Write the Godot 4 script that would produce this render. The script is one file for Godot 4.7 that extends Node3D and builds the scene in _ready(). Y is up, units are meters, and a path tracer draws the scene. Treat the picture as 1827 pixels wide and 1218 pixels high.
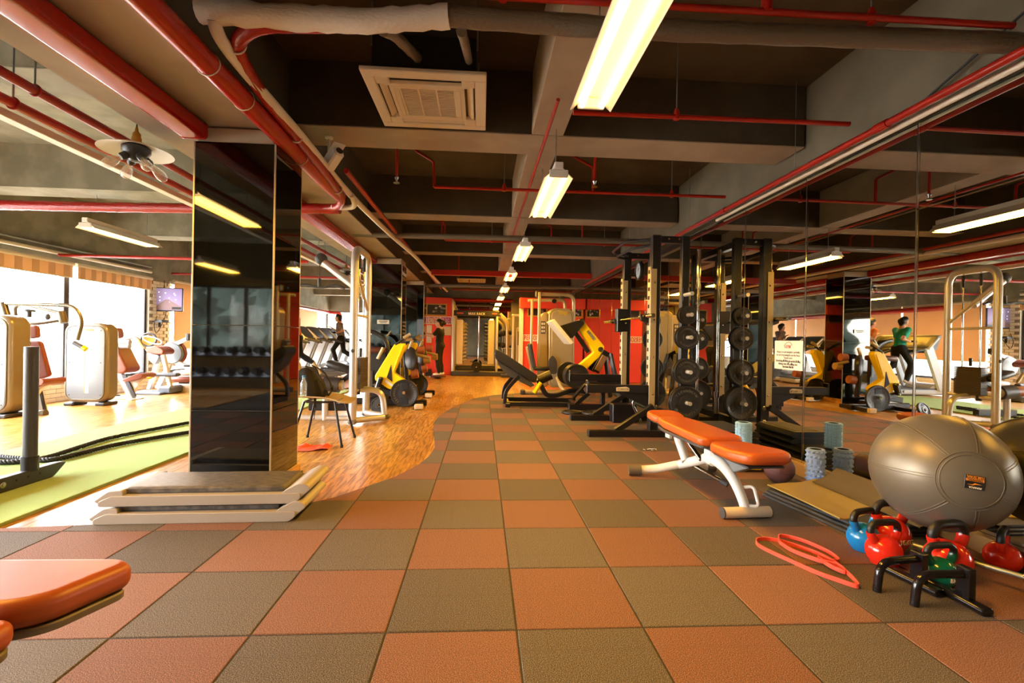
extends Node3D
# A long gym hall: rubber chequer mat, mirror wall on the right, window wall and turf lane on the left.

var mats := {}
var rng := RandomNumberGenerator.new()
var used := {}

# ---------------------------------------------------------------- mesh building
class Mb:
	var st := SurfaceTool.new()
	var off := Vector3.ZERO
	func _init(o := Vector3.ZERO) -> void:
		off = o
		st.begin(Mesh.PRIMITIVE_TRIANGLES)
	func tri(a: Vector3, b: Vector3, c: Vector3, na: Vector3, nb: Vector3, nc: Vector3) -> void:
		var g := (b - a).cross(c - a)
		if g.length_squared() < 1e-16:
			return
		var flip := g.dot(na + nb + nc) > 0.0
		st.set_normal(na); st.add_vertex(a - off)
		if flip:
			st.set_normal(nc); st.add_vertex(c - off)
			st.set_normal(nb); st.add_vertex(b - off)
		else:
			st.set_normal(nb); st.add_vertex(b - off)
			st.set_normal(nc); st.add_vertex(c - off)
	func quad(a: Vector3, b: Vector3, c: Vector3, d: Vector3, n: Vector3) -> void:
		tri(a, b, c, n, n, n)
		tri(a, c, d, n, n, n)
	func quads(a: Vector3, b: Vector3, c: Vector3, d: Vector3, na: Vector3, nb: Vector3, nc: Vector3, nd: Vector3) -> void:
		tri(a, b, c, na, nb, nc)
		tri(a, c, d, na, nc, nd)
	# a box with chamfered edges
	func box(c: Vector3, s: Vector3, bev := 0.004, B := Basis.IDENTITY) -> Mb:
		var h := s * 0.5
		bev = minf(bev, minf(h.x, minf(h.y, h.z)) * 0.9)
		for ax in 3:
			var u := (ax + 1) % 3
			var v := (ax + 2) % 3
			for sg in [-1.0, 1.0]:
				var n := Vector3.ZERO
				n[ax] = sg
				var q := []
				for k in [[-1, -1], [1, -1], [1, 1], [-1, 1]]:
					var p := Vector3.ZERO
					p[ax] = sg * h[ax]
					p[u] = k[0] * (h[u] - bev)
					p[v] = k[1] * (h[v] - bev)
					q.append(c + B * p)
				quad(q[0], q[1], q[2], q[3], B * n)
		if bev > 0.0:
			for ax in 3:
				var u := (ax + 1) % 3
				var v := (ax + 2) % 3
				for su in [-1.0, 1.0]:
					for sv in [-1.0, 1.0]:
						var n := Vector3.ZERO
						n[u] = su * 0.7071
						n[v] = sv * 0.7071
						var q := []
						for k in [[-1, 0], [1, 0], [1, 1], [-1, 1]]:
							var p := Vector3.ZERO
							p[ax] = k[0] * (h[ax] - bev)
							p[u] = su * (h[u] - (bev if k[1] else 0.0))
							p[v] = sv * (h[v] - (0.0 if k[1] else bev))
							q.append(c + B * p)
						quad(q[0], q[1], q[2], q[3], B * n)
			for sx in [-1.0, 1.0]:
				for sy in [-1.0, 1.0]:
					for sz in [-1.0, 1.0]:
						var n := Vector3(sx, sy, sz).normalized()
						var m := Vector3(sx, sy, sz)
						var a := c + B * (m * (h - Vector3(0, bev, bev)))
						var b := c + B * (m * (h - Vector3(bev, 0, bev)))
						var d := c + B * (m * (h - Vector3(bev, bev, 0)))
						tri(a, b, d, B * n, B * n, B * n)
		return self
	# box between two points: w across, t thick (t measured along up-ish)
	func bar(a: Vector3, b: Vector3, w: float, t: float, bev := 0.004, up := Vector3.UP) -> Mb:
		var d := b - a
		var z := d.normalized()
		if absf(z.dot(up)) > 0.99:
			up = Vector3(0, 0, 1) if absf(z.z) < 0.9 else Vector3(1, 0, 0)
		var x := up.cross(z).normalized()
		var y := z.cross(x)
		return box((a + b) * 0.5, Vector3(w, t, d.length()), bev, Basis(x, y, z))
	func frames(pts: Array, closed := false) -> Array:
		var n := pts.size()
		var out := []
		var prev := Vector3.ZERO
		for i in n:
			var t: Vector3
			if closed:
				t = (pts[(i + 1) % n] - pts[(i - 1 + n) % n]).normalized()
			elif i == 0:
				t = (pts[1] - pts[0]).normalized()
			elif i == n - 1:
				t = (pts[n - 1] - pts[n - 2]).normalized()
			else:
				t = ((pts[i] - pts[i - 1]).normalized() + (pts[i + 1] - pts[i]).normalized()).normalized()
			if prev == Vector3.ZERO:
				var ref := Vector3.UP if absf(t.y) < 0.9 else Vector3(0, 0, 1)
				prev = ref.cross(t).normalized()
			var x := (prev - t * prev.dot(t)).normalized()
			prev = x
			out.append([x, t.cross(x), t])
		return out
	# round tube along points; r a number or an array
	func tube(pts: Array, r: Variant, seg := 10, closed := false, caps := true) -> Mb:
		var fr := frames(pts, closed)
		var n := pts.size()
		var last := n if closed else n - 1
		for i in last:
			var j := (i + 1) % n
			var ra: float = r[i] if r is Array else r
			var rb: float = r[j] if r is Array else r
			for k in seg:
				var a0 := TAU * k / seg
				var a1 := TAU * (k + 1) / seg
				var na: Vector3 = fr[i][0] * cos(a0) + fr[i][1] * sin(a0)
				var nb: Vector3 = fr[i][0] * cos(a1) + fr[i][1] * sin(a1)
				var nc: Vector3 = fr[j][0] * cos(a1) + fr[j][1] * sin(a1)
				var nd: Vector3 = fr[j][0] * cos(a0) + fr[j][1] * sin(a0)
				quads(pts[i] + na * ra, pts[i] + nb * ra, pts[j] + nc * rb, pts[j] + nd * rb, na, nb, nc, nd)
		if caps and not closed:
			for e in [0, n - 1]:
				var re: float = r[e] if r is Array else r
				var nn: Vector3 = fr[e][2] * (-1.0 if e == 0 else 1.0)
				for k in seg:
					var p0: Vector3 = fr[e][0] * cos(TAU * k / seg) + fr[e][1] * sin(TAU * k / seg)
					var p1: Vector3 = fr[e][0] * cos(TAU * (k + 1) / seg) + fr[e][1] * sin(TAU * (k + 1) / seg)
					tri(pts[e], pts[e] + p0 * re, pts[e] + p1 * re, nn, nn, nn)
		return self
	# sweep of a closed section (in the frame's x, y) along points, flat shaded
	func sweep(pts: Array, sec: PackedVector2Array, up := Vector3.UP) -> Mb:
		var n := pts.size()
		var m := sec.size()
		var rings := []
		for i in n:
			var t: Vector3 = (pts[mini(i + 1, n - 1)] - pts[maxi(i - 1, 0)]).normalized()
			var x := up.cross(t).normalized()
			var y := t.cross(x)
			var ring := []
			for s in sec:
				ring.append(pts[i] + x * s.x + y * s.y)
			rings.append(ring)
		for i in n - 1:
			var mid: Vector3 = (pts[i] + pts[i + 1]) * 0.5
			for k in m:
				var l := (k + 1) % m
				var a: Vector3 = rings[i][k]
				var b: Vector3 = rings[i][l]
				var c: Vector3 = rings[i + 1][l]
				var d: Vector3 = rings[i + 1][k]
				var nn := (b - a).cross(d - a).normalized()
				if nn.dot((a + b + c + d) * 0.25 - mid) < 0.0:
					nn = -nn
				quad(a, b, c, d, nn)
		for e in [0, n - 1]:
			var nn: Vector3 = (pts[0] - pts[1]).normalized() if e == 0 else (pts[n - 1] - pts[n - 2]).normalized()
			for k in m:
				tri(pts[e], rings[e][k], rings[e][(k + 1) % m], nn, nn, nn)
		return self
	# profile of (radius, height) turned about local y; runs of points sharper than 40 degrees stay sharp
	func lathe(pr: Array, X := Transform3D.IDENTITY, seg := 24) -> Mb:
		var n := pr.size()
		var sn := []
		for i in n - 1:
			var d: Vector2 = pr[i + 1] - pr[i]
			sn.append(Vector2(d.y, -d.x).normalized())
		for i in n - 1:
			if sn[i] == Vector2.ZERO:
				continue
			var na: Vector2 = sn[i]
			var nb: Vector2 = sn[i]
			if i > 0 and sn[i - 1].dot(sn[i]) > 0.76:
				na = (sn[i - 1] + sn[i]).normalized()
			if i < n - 2 and sn[i + 1].dot(sn[i]) > 0.76:
				nb = (sn[i + 1] + sn[i]).normalized()
			for k in seg:
				var a0 := TAU * k / seg
				var a1 := TAU * (k + 1) / seg
				var e0 := Vector3(cos(a0), 0, sin(a0))
				var e1 := Vector3(cos(a1), 0, sin(a1))
				var U := Vector3.UP
				quads(X * (e0 * pr[i].x + U * pr[i].y), X * (e1 * pr[i].x + U * pr[i].y), X * (e1 * pr[i + 1].x + U * pr[i + 1].y), X * (e0 * pr[i + 1].x + U * pr[i + 1].y),
					X.basis * (e0 * na.x + U * na.y), X.basis * (e1 * na.x + U * na.y), X.basis * (e1 * nb.x + U * nb.y), X.basis * (e0 * nb.x + U * nb.y))
		return self
	func ball(c: Vector3, r: Vector3, seg := 20, B := Basis.IDENTITY) -> Mb:
		var rows := maxi(6, seg / 2)
		for i in rows:
			for k in seg:
				var q := []
				var nn := []
				for w in [[i, k], [i, k + 1], [i + 1, k + 1], [i + 1, k]]:
					var t: float = PI * w[0] / rows
					var a: float = TAU * w[1] / seg
					var e := Vector3(sin(t) * cos(a), cos(t), sin(t) * sin(a))
					q.append(c + B * (e * r))
					nn.append(B * (e / r).normalized())
				quads(q[0], q[1], q[2], q[3], nn[0], nn[1], nn[2], nn[3])
		return self
	# polygon in x,y pushed along z by depth (centred), with a rounded or chamfered rim
	func extr(poly: PackedVector2Array, depth: float, X := Transform3D.IDENTITY, bev := 0.003, steps := 1) -> Mb:
		var P := poly
		var n := P.size()
		var area := 0.0
		for i in n:
			area += P[i].cross(P[(i + 1) % n])
		if area < 0:
			P = P.duplicate()
			P.reverse()
		var en := PackedVector2Array()
		for i in n:
			var d := P[(i + 1) % n] - P[i]
			en.append(Vector2(d.y, -d.x).normalized())
		var mit := PackedVector2Array()
		var vn0 := PackedVector2Array()
		var vn1 := PackedVector2Array()
		for i in n:
			var a: Vector2 = en[(i - 1 + n) % n]
			var b: Vector2 = en[i]
			var m := (a + b)
			m = m / maxf(0.35, m.dot(b)) if m.length() > 0.01 else b
			mit.append(m)
			if a.dot(b) > 0.7:
				vn0.append((a + b).normalized())
				vn1.append((a + b).normalized())
			else:
				vn0.append(a)
				vn1.append(b)
		for tries in 6:
			var test := PackedVector2Array()
			for i in n:
				test.append(P[i] - mit[i] * bev)
			if not Geometry2D.triangulate_polygon(test).is_empty():
				break
			bev = bev * 0.6 if tries < 5 else 0.0
		var rings := []
		var h := depth * 0.5
		for s in [-1.0, 1.0]:
			for k in (steps + 1):
				var t := PI * 0.5 * k / steps
				var inset := bev * (1.0 - cos(t))
				var z: float = s * (h - bev + bev * sin(t))
				rings.append([inset, z, cos(t) if steps > 1 else (1.0 if k == 0 else 0.7), s * (sin(t) if steps > 1 else (0.0 if k == 0 else 0.7))])
		var order := []
		for k in range(steps, -1, -1):
			order.append(rings[k])
		for k in (steps + 1):
			order.append(rings[steps + 1 + k])
		if bev <= 0.0:
			order = [[0.0, -h, 1.0, 0.0], [0.0, h, 1.0, 0.0]]
		for r in order.size() - 1:
			var A = order[r]
			var Bq = order[r + 1]
			for i in n:
				var j := (i + 1) % n
				var pa: Vector2 = P[i] - mit[i] * float(A[0])
				var pb: Vector2 = P[j] - mit[j] * float(A[0])
				var pc: Vector2 = P[j] - mit[j] * float(Bq[0])
				var pd: Vector2 = P[i] - mit[i] * float(Bq[0])
				var ni: Vector2 = vn1[i]
				var nj: Vector2 = vn0[j]
				var fa: float = A[2]; var fz: float = A[3]
				var ga: float = Bq[2]; var gz: float = Bq[3]
				if steps == 1 and bev > 0.0:
					if r == 0:
						fa = 0.7; fz = -0.7; ga = 0.7; gz = -0.7
					elif r == 1:
						fa = 1; fz = 0; ga = 1; gz = 0
					else:
						fa = 0.7; fz = 0.7; ga = 0.7; gz = 0.7
				quads(X * Vector3(pa.x, pa.y, A[1]), X * Vector3(pb.x, pb.y, A[1]), X * Vector3(pc.x, pc.y, Bq[1]), X * Vector3(pd.x, pd.y, Bq[1]),
					X.basis * Vector3(ni.x * fa, ni.y * fa, fz), X.basis * Vector3(nj.x * fa, nj.y * fa, fz), X.basis * Vector3(nj.x * ga, nj.y * ga, gz), X.basis * Vector3(ni.x * ga, ni.y * ga, gz))
		var cap := PackedVector2Array()
		for i in n:
			cap.append(P[i] - mit[i] * bev)
		var ix := Geometry2D.triangulate_polygon(cap)
		for s in [-1.0, 1.0]:
			var nn := X.basis * Vector3(0, 0, s)
			for k in range(0, ix.size(), 3):
				tri(X * Vector3(cap[ix[k]].x, cap[ix[k]].y, s * h), X * Vector3(cap[ix[k + 1]].x, cap[ix[k + 1]].y, s * h), X * Vector3(cap[ix[k + 2]].x, cap[ix[k + 2]].y, s * h), nn, nn, nn)
		return self
	# soft box: rounded all over by r (upholstery, moulded plastic)
	func pad(c: Vector3, s: Vector3, r: float, B := Basis.IDENTITY, n := 6, crown := 0.0) -> Mb:
		var h := s * 0.5
		var rr := Vector3(minf(r, h.x), minf(r, h.y), minf(r, h.z))
		var inner := h - rr
		for ax in 3:
			var u := (ax + 1) % 3
			var v := (ax + 2) % 3
			for sg in [-1.0, 1.0]:
				var grid := []
				for i in (n + 1):
					var row := []
					for j in (n + 1):
						var d := Vector3.ZERO
						d[ax] = sg
						d[u] = tan(PI * 0.25 * (2.0 * i / n - 1.0))
						d[v] = tan(PI * 0.25 * (2.0 * j / n - 1.0))
						d = d.normalized()
						var p := Vector3(signf(d.x) * inner.x if absf(d.x) > 0.01 else 0.0, signf(d.y) * inner.y if absf(d.y) > 0.01 else 0.0, signf(d.z) * inner.z if absf(d.z) > 0.01 else 0.0)
						if ax == 0: p.x = sg * inner.x
						if ax == 1: p.y = sg * inner.y
						if ax == 2: p.z = sg * inner.z
						p += d * rr
						if crown != 0.0:
							p.y += crown * signf(p.y) * maxf(0.0, 1.0 - pow(p.x / h.x, 2)) * maxf(0.0, 1.0 - pow(p.z / h.z, 2))
						row.append([c + B * p, B * (d / rr * minf(rr.x, minf(rr.y, rr.z))).normalized()])
					grid.append(row)
				for i in n:
					for j in n:
						var a = grid[i][j]; var b = grid[i + 1][j]; var e = grid[i + 1][j + 1]; var f = grid[i][j + 1]
						quads(a[0], b[0], e[0], f[0], a[1], b[1], e[1], f[1])
		return self
	func mesh() -> ArrayMesh:
		st.index()
		return st.commit()

# ---------------------------------------------------------------- paths and outlines
# polyline with its corners rounded by radius r
func bend(pts: Array, r: float, n := 5) -> Array:
	var out := [pts[0]]
	for i in range(1, pts.size() - 1):
		var p: Vector3 = pts[i]
		var a: Vector3 = pts[i - 1] - p
		var b: Vector3 = pts[i + 1] - p
		var rr := minf(r, minf(a.length(), b.length()) * 0.49)
		var s := p + a.normalized() * rr
		var e := p + b.normalized() * rr
		for k in (n + 1):
			var t := float(k) / n
			out.append(s.lerp(p, t).lerp(p.lerp(e, t), t))
	out.append(pts[-1])
	return out

func curve(pts: Array, n := 8, closed := false) -> Array:   # Catmull-Rom through the points
	var out := []
	var m := pts.size()
	for i in (m if closed else m - 1):
		var p0: Vector3 = pts[(i - 1 + m) % m] if closed or i > 0 else pts[0]
		var p1: Vector3 = pts[i]
		var p2: Vector3 = pts[(i + 1) % m]
		var p3: Vector3 = pts[(i + 2) % m] if closed or i < m - 2 else pts[m - 1]
		for k in n:
			out.append(p1.cubic_interpolate(p2, p0, p3, float(k) / n))
	if not closed:
		out.append(pts[-1])
	return out

func rrect(w: float, h: float, r: float, n := 5) -> PackedVector2Array:
	var out := PackedVector2Array()
	for k in 4:
		var c: Vector2 = [Vector2(w / 2 - r, h / 2 - r), Vector2(-w / 2 + r, h / 2 - r), Vector2(-w / 2 + r, -h / 2 + r), Vector2(w / 2 - r, -h / 2 + r)][k]
		for i in (n + 1):
			var a := PI / 2 * (k + float(i) / n)
			out.append(c + Vector2(cos(a), sin(a)) * r)
	return out

func disc(r: float, n := 24) -> PackedVector2Array:
	var out := PackedVector2Array()
	for i in n:
		out.append(Vector2(cos(TAU * i / n), sin(TAU * i / n)) * r)
	return out

func xy(a: Array) -> PackedVector2Array:
	var out := PackedVector2Array()
	for i in range(0, a.size(), 2):
		out.append(Vector2(a[i], a[i + 1]))
	return out

func soft(poly: PackedVector2Array, r: float, n := 4) -> PackedVector2Array:   # polygon with rounded corners
	var out := PackedVector2Array()
	var m := poly.size()
	for i in m:
		var p := poly[i]
		var a := poly[(i - 1 + m) % m] - p
		var b := poly[(i + 1) % m] - p
		var rr := minf(r, minf(a.length(), b.length()) * 0.48)
		var s := p + a.normalized() * rr
		var e := p + b.normalized() * rr
		for k in (n + 1):
			var t := float(k) / n
			out.append(s.lerp(p, t).lerp(p.lerp(e, t), t))
	return out

func at(p: Vector3, turn := 0.0) -> Transform3D:
	return Transform3D(Basis(Vector3.UP, turn), p)

func facing(p: Vector3, n: Vector3) -> Transform3D:   # local y along n
	var y := n.normalized()
	var ref := Vector3(0, 0, 1) if absf(y.z) < 0.9 else Vector3(1, 0, 0)
	var x := ref.cross(y).normalized() * -1.0
	return Transform3D(Basis(x, y, x.cross(y)), p)

func plane(p: Vector3, x: Vector3, y: Vector3) -> Transform3D:   # local x,y along given directions
	x = x.normalized()
	y = (y - x * y.dot(x)).normalized()
	return Transform3D(Basis(x, y, x.cross(y)), p)

# ---------------------------------------------------------------- objects
func numbered(called: String) -> String:
	if not used.has(called):
		used[called] = 0
		return called
	used[called] += 1
	return "%s_%03d" % [called, used[called]]

func thing(called: String, label: String, category: String, pos := Vector3.ZERO, turn := 0.0, group := "") -> Node3D:
	var o := Node3D.new()
	o.name = numbered(called)
	add_child(o)
	o.position = pos
	o.rotation.y = turn
	tag(o, label, category, group)
	return o

func tag(o: Node, label: String, category: String, group := "") -> Node:
	o.set_meta("label", label)
	o.set_meta("category", category)
	if group:
		o.set_meta("group", group)
	return o

func part(parent: Node, called: String, m: Variant, material: Material, X := Transform3D.IDENTITY, label := "") -> MeshInstance3D:
	var o := MeshInstance3D.new()
	o.mesh = m.mesh() if m is Mb else m
	o.material_override = material
	o.transform = X
	o.name = called if parent != self else numbered(called)
	parent.add_child(o, true)
	if label:
		o.set_meta("label", label)
	return o

func struct(called: String, m: Variant, material: Material) -> MeshInstance3D:
	var o := part(self, called, m, material)
	o.set_meta("kind", "structure")
	return o

func solo(called: String, m: Variant, material: Material, label: String, category: String, pos := Vector3.ZERO, group := "") -> MeshInstance3D:
	var o := part(self, called, m, material)
	o.position = pos
	tag(o, label, category, group)
	return o

func copy(o: Node3D, pos: Vector3, label := "", turn := INF) -> Node3D:
	var c: Node3D = o.duplicate()
	c.name = numbered(String(o.name).rstrip("0123456789").trim_suffix("_"))
	add_child(c)
	c.position = pos
	if turn != INF:
		c.rotation.y = turn
	if label:
		c.set_meta("label", label)
	return c

func text(parent: Node, called: String, s: String, height: float, X: Transform3D, material: Material, font := "Droid Sans", width := 0.0, bold := false) -> MeshInstance3D:
	var t := TextMesh.new()
	var f := SystemFont.new()
	f.font_names = PackedStringArray([font])
	if bold:
		f.font_weight = 700
	t.font = f
	t.text = s
	t.font_size = 48
	t.pixel_size = height / 35.0
	t.depth = 0.002
	t.curve_step = 2.0
	var o := MeshInstance3D.new()
	o.mesh = t
	o.material_override = material
	var w := t.get_aabb().size.x
	var B := X.basis
	if width > 0.0 and w > 0.0:
		B = B * Basis.from_scale(Vector3(width / w, 1, 1))
	o.transform = Transform3D(B, X.origin)
	o.name = called
	parent.add_child(o, true)
	return o

# ---------------------------------------------------------------- materials
func noise(freq: float, oct := 3, seed_ := 1, kind := FastNoiseLite.TYPE_SIMPLEX_SMOOTH) -> FastNoiseLite:
	var n := FastNoiseLite.new()
	n.noise_type = kind
	n.frequency = freq
	n.fractal_octaves = oct
	n.seed = seed_
	return n

func noisetex(freq: float, c0: Color, c1: Color, oct := 3, seed_ := 1, size := 512, p0 := 0.3, p1 := 0.7) -> NoiseTexture2D:
	var t := NoiseTexture2D.new()
	t.width = size
	t.height = size
	t.seamless = true
	t.noise = noise(freq, oct, seed_)
	var g := Gradient.new()
	g.set_offset(0, p0)
	g.set_color(0, c0)
	g.set_offset(1, p1)
	g.set_color(1, c1)
	t.color_ramp = g
	return t

func flat(key: String, c: Color, rough := 0.6, metal := 0.0, spec := 0.5) -> StandardMaterial3D:
	if mats.has(key):
		return mats[key]
	var m := StandardMaterial3D.new()
	m.resource_name = key
	m.albedo_color = c
	m.roughness = rough
	m.metallic = metal
	m.metallic_specular = spec
	mats[key] = m
	return m

func tri_mat(key: String, tex: Texture2D, scale: Vector3, rough := 0.7, world := true) -> StandardMaterial3D:
	var m := flat(key, Color.WHITE, rough)
	m.albedo_texture = tex
	m.uv1_triplanar = true
	m.uv1_world_triplanar = world
	m.uv1_scale = scale
	return m

const W := -0.012          # top of the wooden floor; the rubber mat's top is y = 0
const MX := 2.8            # mirror plane
const LX := -6.9           # inner face of the window wall
const TUBE_LIGHT := 7.6
const WARM := Color(1.0, 0.72, 0.22)

func _ready() -> void:
	rng.seed = 7
	var cam := Camera3D.new()
	cam.name = "camera"
	cam.transform = Transform3D(Basis(Vector3.UP, -0.0629) * Basis(Vector3.RIGHT, -0.002) * Basis(Vector3.BACK, 0.0179), Vector3(0, 1.119, 0))
	cam.fov = rad_to_deg(2.0 * atan(609.0 / 851.15))
	cam.near = 0.05
	cam.far = 200
	cam.current = true
	add_child(cam)
	var we := WorldEnvironment.new()
	we.name = "world_environment"
	var env := Environment.new()
	env.background_mode = Environment.BG_SKY
	var sky := Sky.new()
	var sm := ProceduralSkyMaterial.new()
	sm.sky_top_color = Color(0.92, 0.94, 1.0)
	sm.sky_horizon_color = Color(1.0, 0.97, 0.90)
	sm.ground_horizon_color = Color(0.9, 0.88, 0.82)
	sm.ground_bottom_color = Color(0.6, 0.58, 0.54)
	sm.energy_multiplier = 50.0
	sky.sky_material = sm
	env.sky = sky
	env.tonemap_mode = Environment.TONE_MAPPER_LINEAR
	env.tonemap_exposure = 1.0
	env.sdfgi_enabled = true
	env.ssao_enabled = true
	env.ssil_enabled = true
	we.environment = env
	add_child(we)
	materials()
	room()
	floors()
	columns()
	mirrors()
	lamps()
	build_all()

func C(h: String) -> Color:
	return Color(h)

func materials() -> void:
	# rubber crumb tiles: fine speckle over the base colour
	for k in 3:
		var d: float = [0.0, 0.02, -0.015][k]
		var t := noisetex(0.16, Color(0.15 + d, 0.135 + d, 0.115 + d), Color(0.51 + d, 0.475 + d, 0.425 + d), 2, 11 + k, 512, 0.3, 0.75)
		tri_mat("rubber_dark_%d" % k, t, Vector3(2.6, 2.6, 2.6), 0.78)
		var t2 := noisetex(0.16, Color(0.30 + d, 0.195 + d, 0.15 + d), Color(0.62 + d, 0.45 + d, 0.36 + d), 2, 31 + k, 512, 0.3, 0.75)
		tri_mat("rubber_red_%d" % k, t2, Vector3(2.6, 2.6, 2.6), 0.78)
	for k in 4:
		var a: Color = [C("bd8430"), C("c68d36"), C("ad7526"), C("cd9840")][k]
		var m := tri_mat("wood_%d" % k, noisetex(0.02, a.darkened(0.28), a.lightened(0.12), 4, 50 + k, 512, 0.25, 0.6), Vector3(3.1, 3.1, 0.33), 0.3)
		m.metallic_specular = 0.5
	tri_mat("concrete_left", noisetex(0.012, C("7d7a68"), C("8f8b79"), 4, 5), Vector3(0.35, 0.35, 0.35), 0.9)
	tri_mat("ceiling_paint", noisetex(0.01, C("4b3d2c"), C("544533"), 3, 6), Vector3(0.3, 0.3, 0.3), 0.85)
	tri_mat("beam_paint", noisetex(0.012, C("9c8a72"), C("a5937a"), 3, 8), Vector3(0.3, 0.3, 0.3), 0.85)
	tri_mat("beam_dark", noisetex(0.012, C("453a2d"), C("4c4133"), 3, 9), Vector3(0.3, 0.3, 0.3), 0.85)
	tri_mat("wall_grey", noisetex(0.01, C("6a634f"), C("746c57"), 3, 7), Vector3(0.3, 0.3, 0.3), 0.85)
	tri_mat("turf", noisetex(0.35, C("8fb04a"), C("bcd87c"), 2, 21, 512), Vector3(3.0, 3.0, 3.0), 0.95)
	flat("subfloor", C("4a453e"), 0.9)
	flat("black_tile", C("050505"), 0.03, 0.0, 0.62)
	flat("tile_core", C("8b8577"), 0.8)
	flat("trim_metal", C("b9b09c"), 0.35, 0.6)
	flat("mirror", C("d0d0ca"), 0.0, 1.0)
	flat("void_black", C("0b0b0b"), 0.7)
	flat("peg_chrome", C("dcdcd6"), 0.25, 0.5)
	flat("mirror_edge", C("3a4a44"), 0.15, 0.3)
	flat("red_paint", C("9c0f0a"), 0.22, 0.0, 0.6)
	flat("red_pipe", C("a51d0d"), 0.3)
	flat("red_wall", C("d9391f"), 0.6)
	flat("white_pvc", C("e6ddc6"), 0.4)
	bumpy("white_wrap", C("d8cdbb"), 0.35)
	bumpy("red_wrap", C("9c1712"), 0.22)
	bumpy("brown_wrap", C("6b5c48"), 0.3)
	flat("white_wrap", C("d8cdbb"), 0.35)
	flat("brown_wrap", C("6b5c48"), 0.3)
	flat("red_wrap", C("9c1712"), 0.22)
	flat("galv", C("9aa39c"), 0.4, 0.8)
	flat("chrome", C("d8d8d4"), 0.08, 1.0)
	flat("steel", C("a9a9a4"), 0.25, 1.0)
	flat("black_steel", C("17161a"), 0.32, 0.0, 0.5)
	flat("black_rubber", C("161616"), 0.6)
	flat("black_plastic", C("1b1b1c"), 0.4)
	flat("dark_grey", C("3c3c3d"), 0.5)
	flat("silver", C("cfcdc8"), 0.28, 0.55)
	flat("champagne", C("b5a47d"), 0.3, 0.35)
	flat("cover_panel", C("777c7e"), 0.3, 0.1)
	flat("shroud", C("84775c"), 0.3, 0.25)
	flat("white_frame", C("dcd9d0"), 0.3)
	flat("yellow", C("f6d500"), 0.3)
	flat("pad_brown", C("864428"), 0.42)
	flat("tube_bronze", C("6a5f4a"), 0.3, 0.5)
	flat("pad_orange", C("ac5018"), 0.36)
	flat("pad_black", C("201f20"), 0.45)
	flat("white_paint", C("e8e4da"), 0.5)
	flat("cream", C("d9ccb2"), 0.45)
	flat("paper", C("d2cbb9"), 0.8)
	flat("ink", C("2b2420"), 0.8)
	flat("frame_dark", C("2e2d2c"), 0.5)
	flat("gold", C("b8862b"), 0.4, 0.3)
	flat("brick_white", C("e4dcc8"), 0.4)
	flat("grout", C("8f8674"), 0.9)
	var g := flat("glass", Color(0.9, 0.97, 0.96, 0.06), 0.02)
	g.transparency = BaseMaterial3D.TRANSPARENCY_ALPHA
	var b := flat("blind", C("d8b083"), 0.8)
	b.backlight_enabled = true
	b.backlight = Color(0.5, 0.42, 0.32)
	var tl := flat("tube_glow", C("fff1d8"), 0.4)
	tl.emission_enabled = true
	tl.emission = Color(1.0, 0.80, 0.48)
	tl.emission_energy_multiplier = 10.0

# a concrete beam: painted body and a bare soffit board
func beam(x0: float, x1: float, y0: float, z0: float, z1: float, body: Material, soffit: Material) -> void:
	var o := struct("beam", span(x0, x1, y0 + 0.012, 3.4, z0, z1, 0.004), body)
	part(o, "soffit", span(x0, x1, y0, y0 + 0.012, z0, z1, 0.004), soffit)

# taped film: fine crinkles as relief
func bumpy(key: String, c: Color, rough: float) -> void:
	var m := flat(key, c, rough)
	m.uv1_triplanar = true
	m.uv1_world_triplanar = true
	m.uv1_scale = Vector3(2.2, 5.0, 5.0)
	m.heightmap_enabled = true
	if not mats.has("crinkle"):
		mats["crinkle"] = noisetex(0.02, Color.BLACK, Color.WHITE, 5, 61, 512, 0.2, 0.8)
	m.heightmap_texture = mats["crinkle"]
	m.heightmap_scale = 0.2

func bx(c: Vector3, s: Vector3, bev := 0.0) -> Mb:
	return Mb.new().box(c, s, bev)

func span(x0: float, x1: float, y0: float, y1: float, z0: float, z1: float, bev := 0.0) -> Mb:
	return bx(Vector3(x0 + x1, y0 + y1, z0 + z1) * 0.5, Vector3(absf(x1 - x0), absf(y1 - y0), absf(z1 - z0)), bev)

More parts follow.
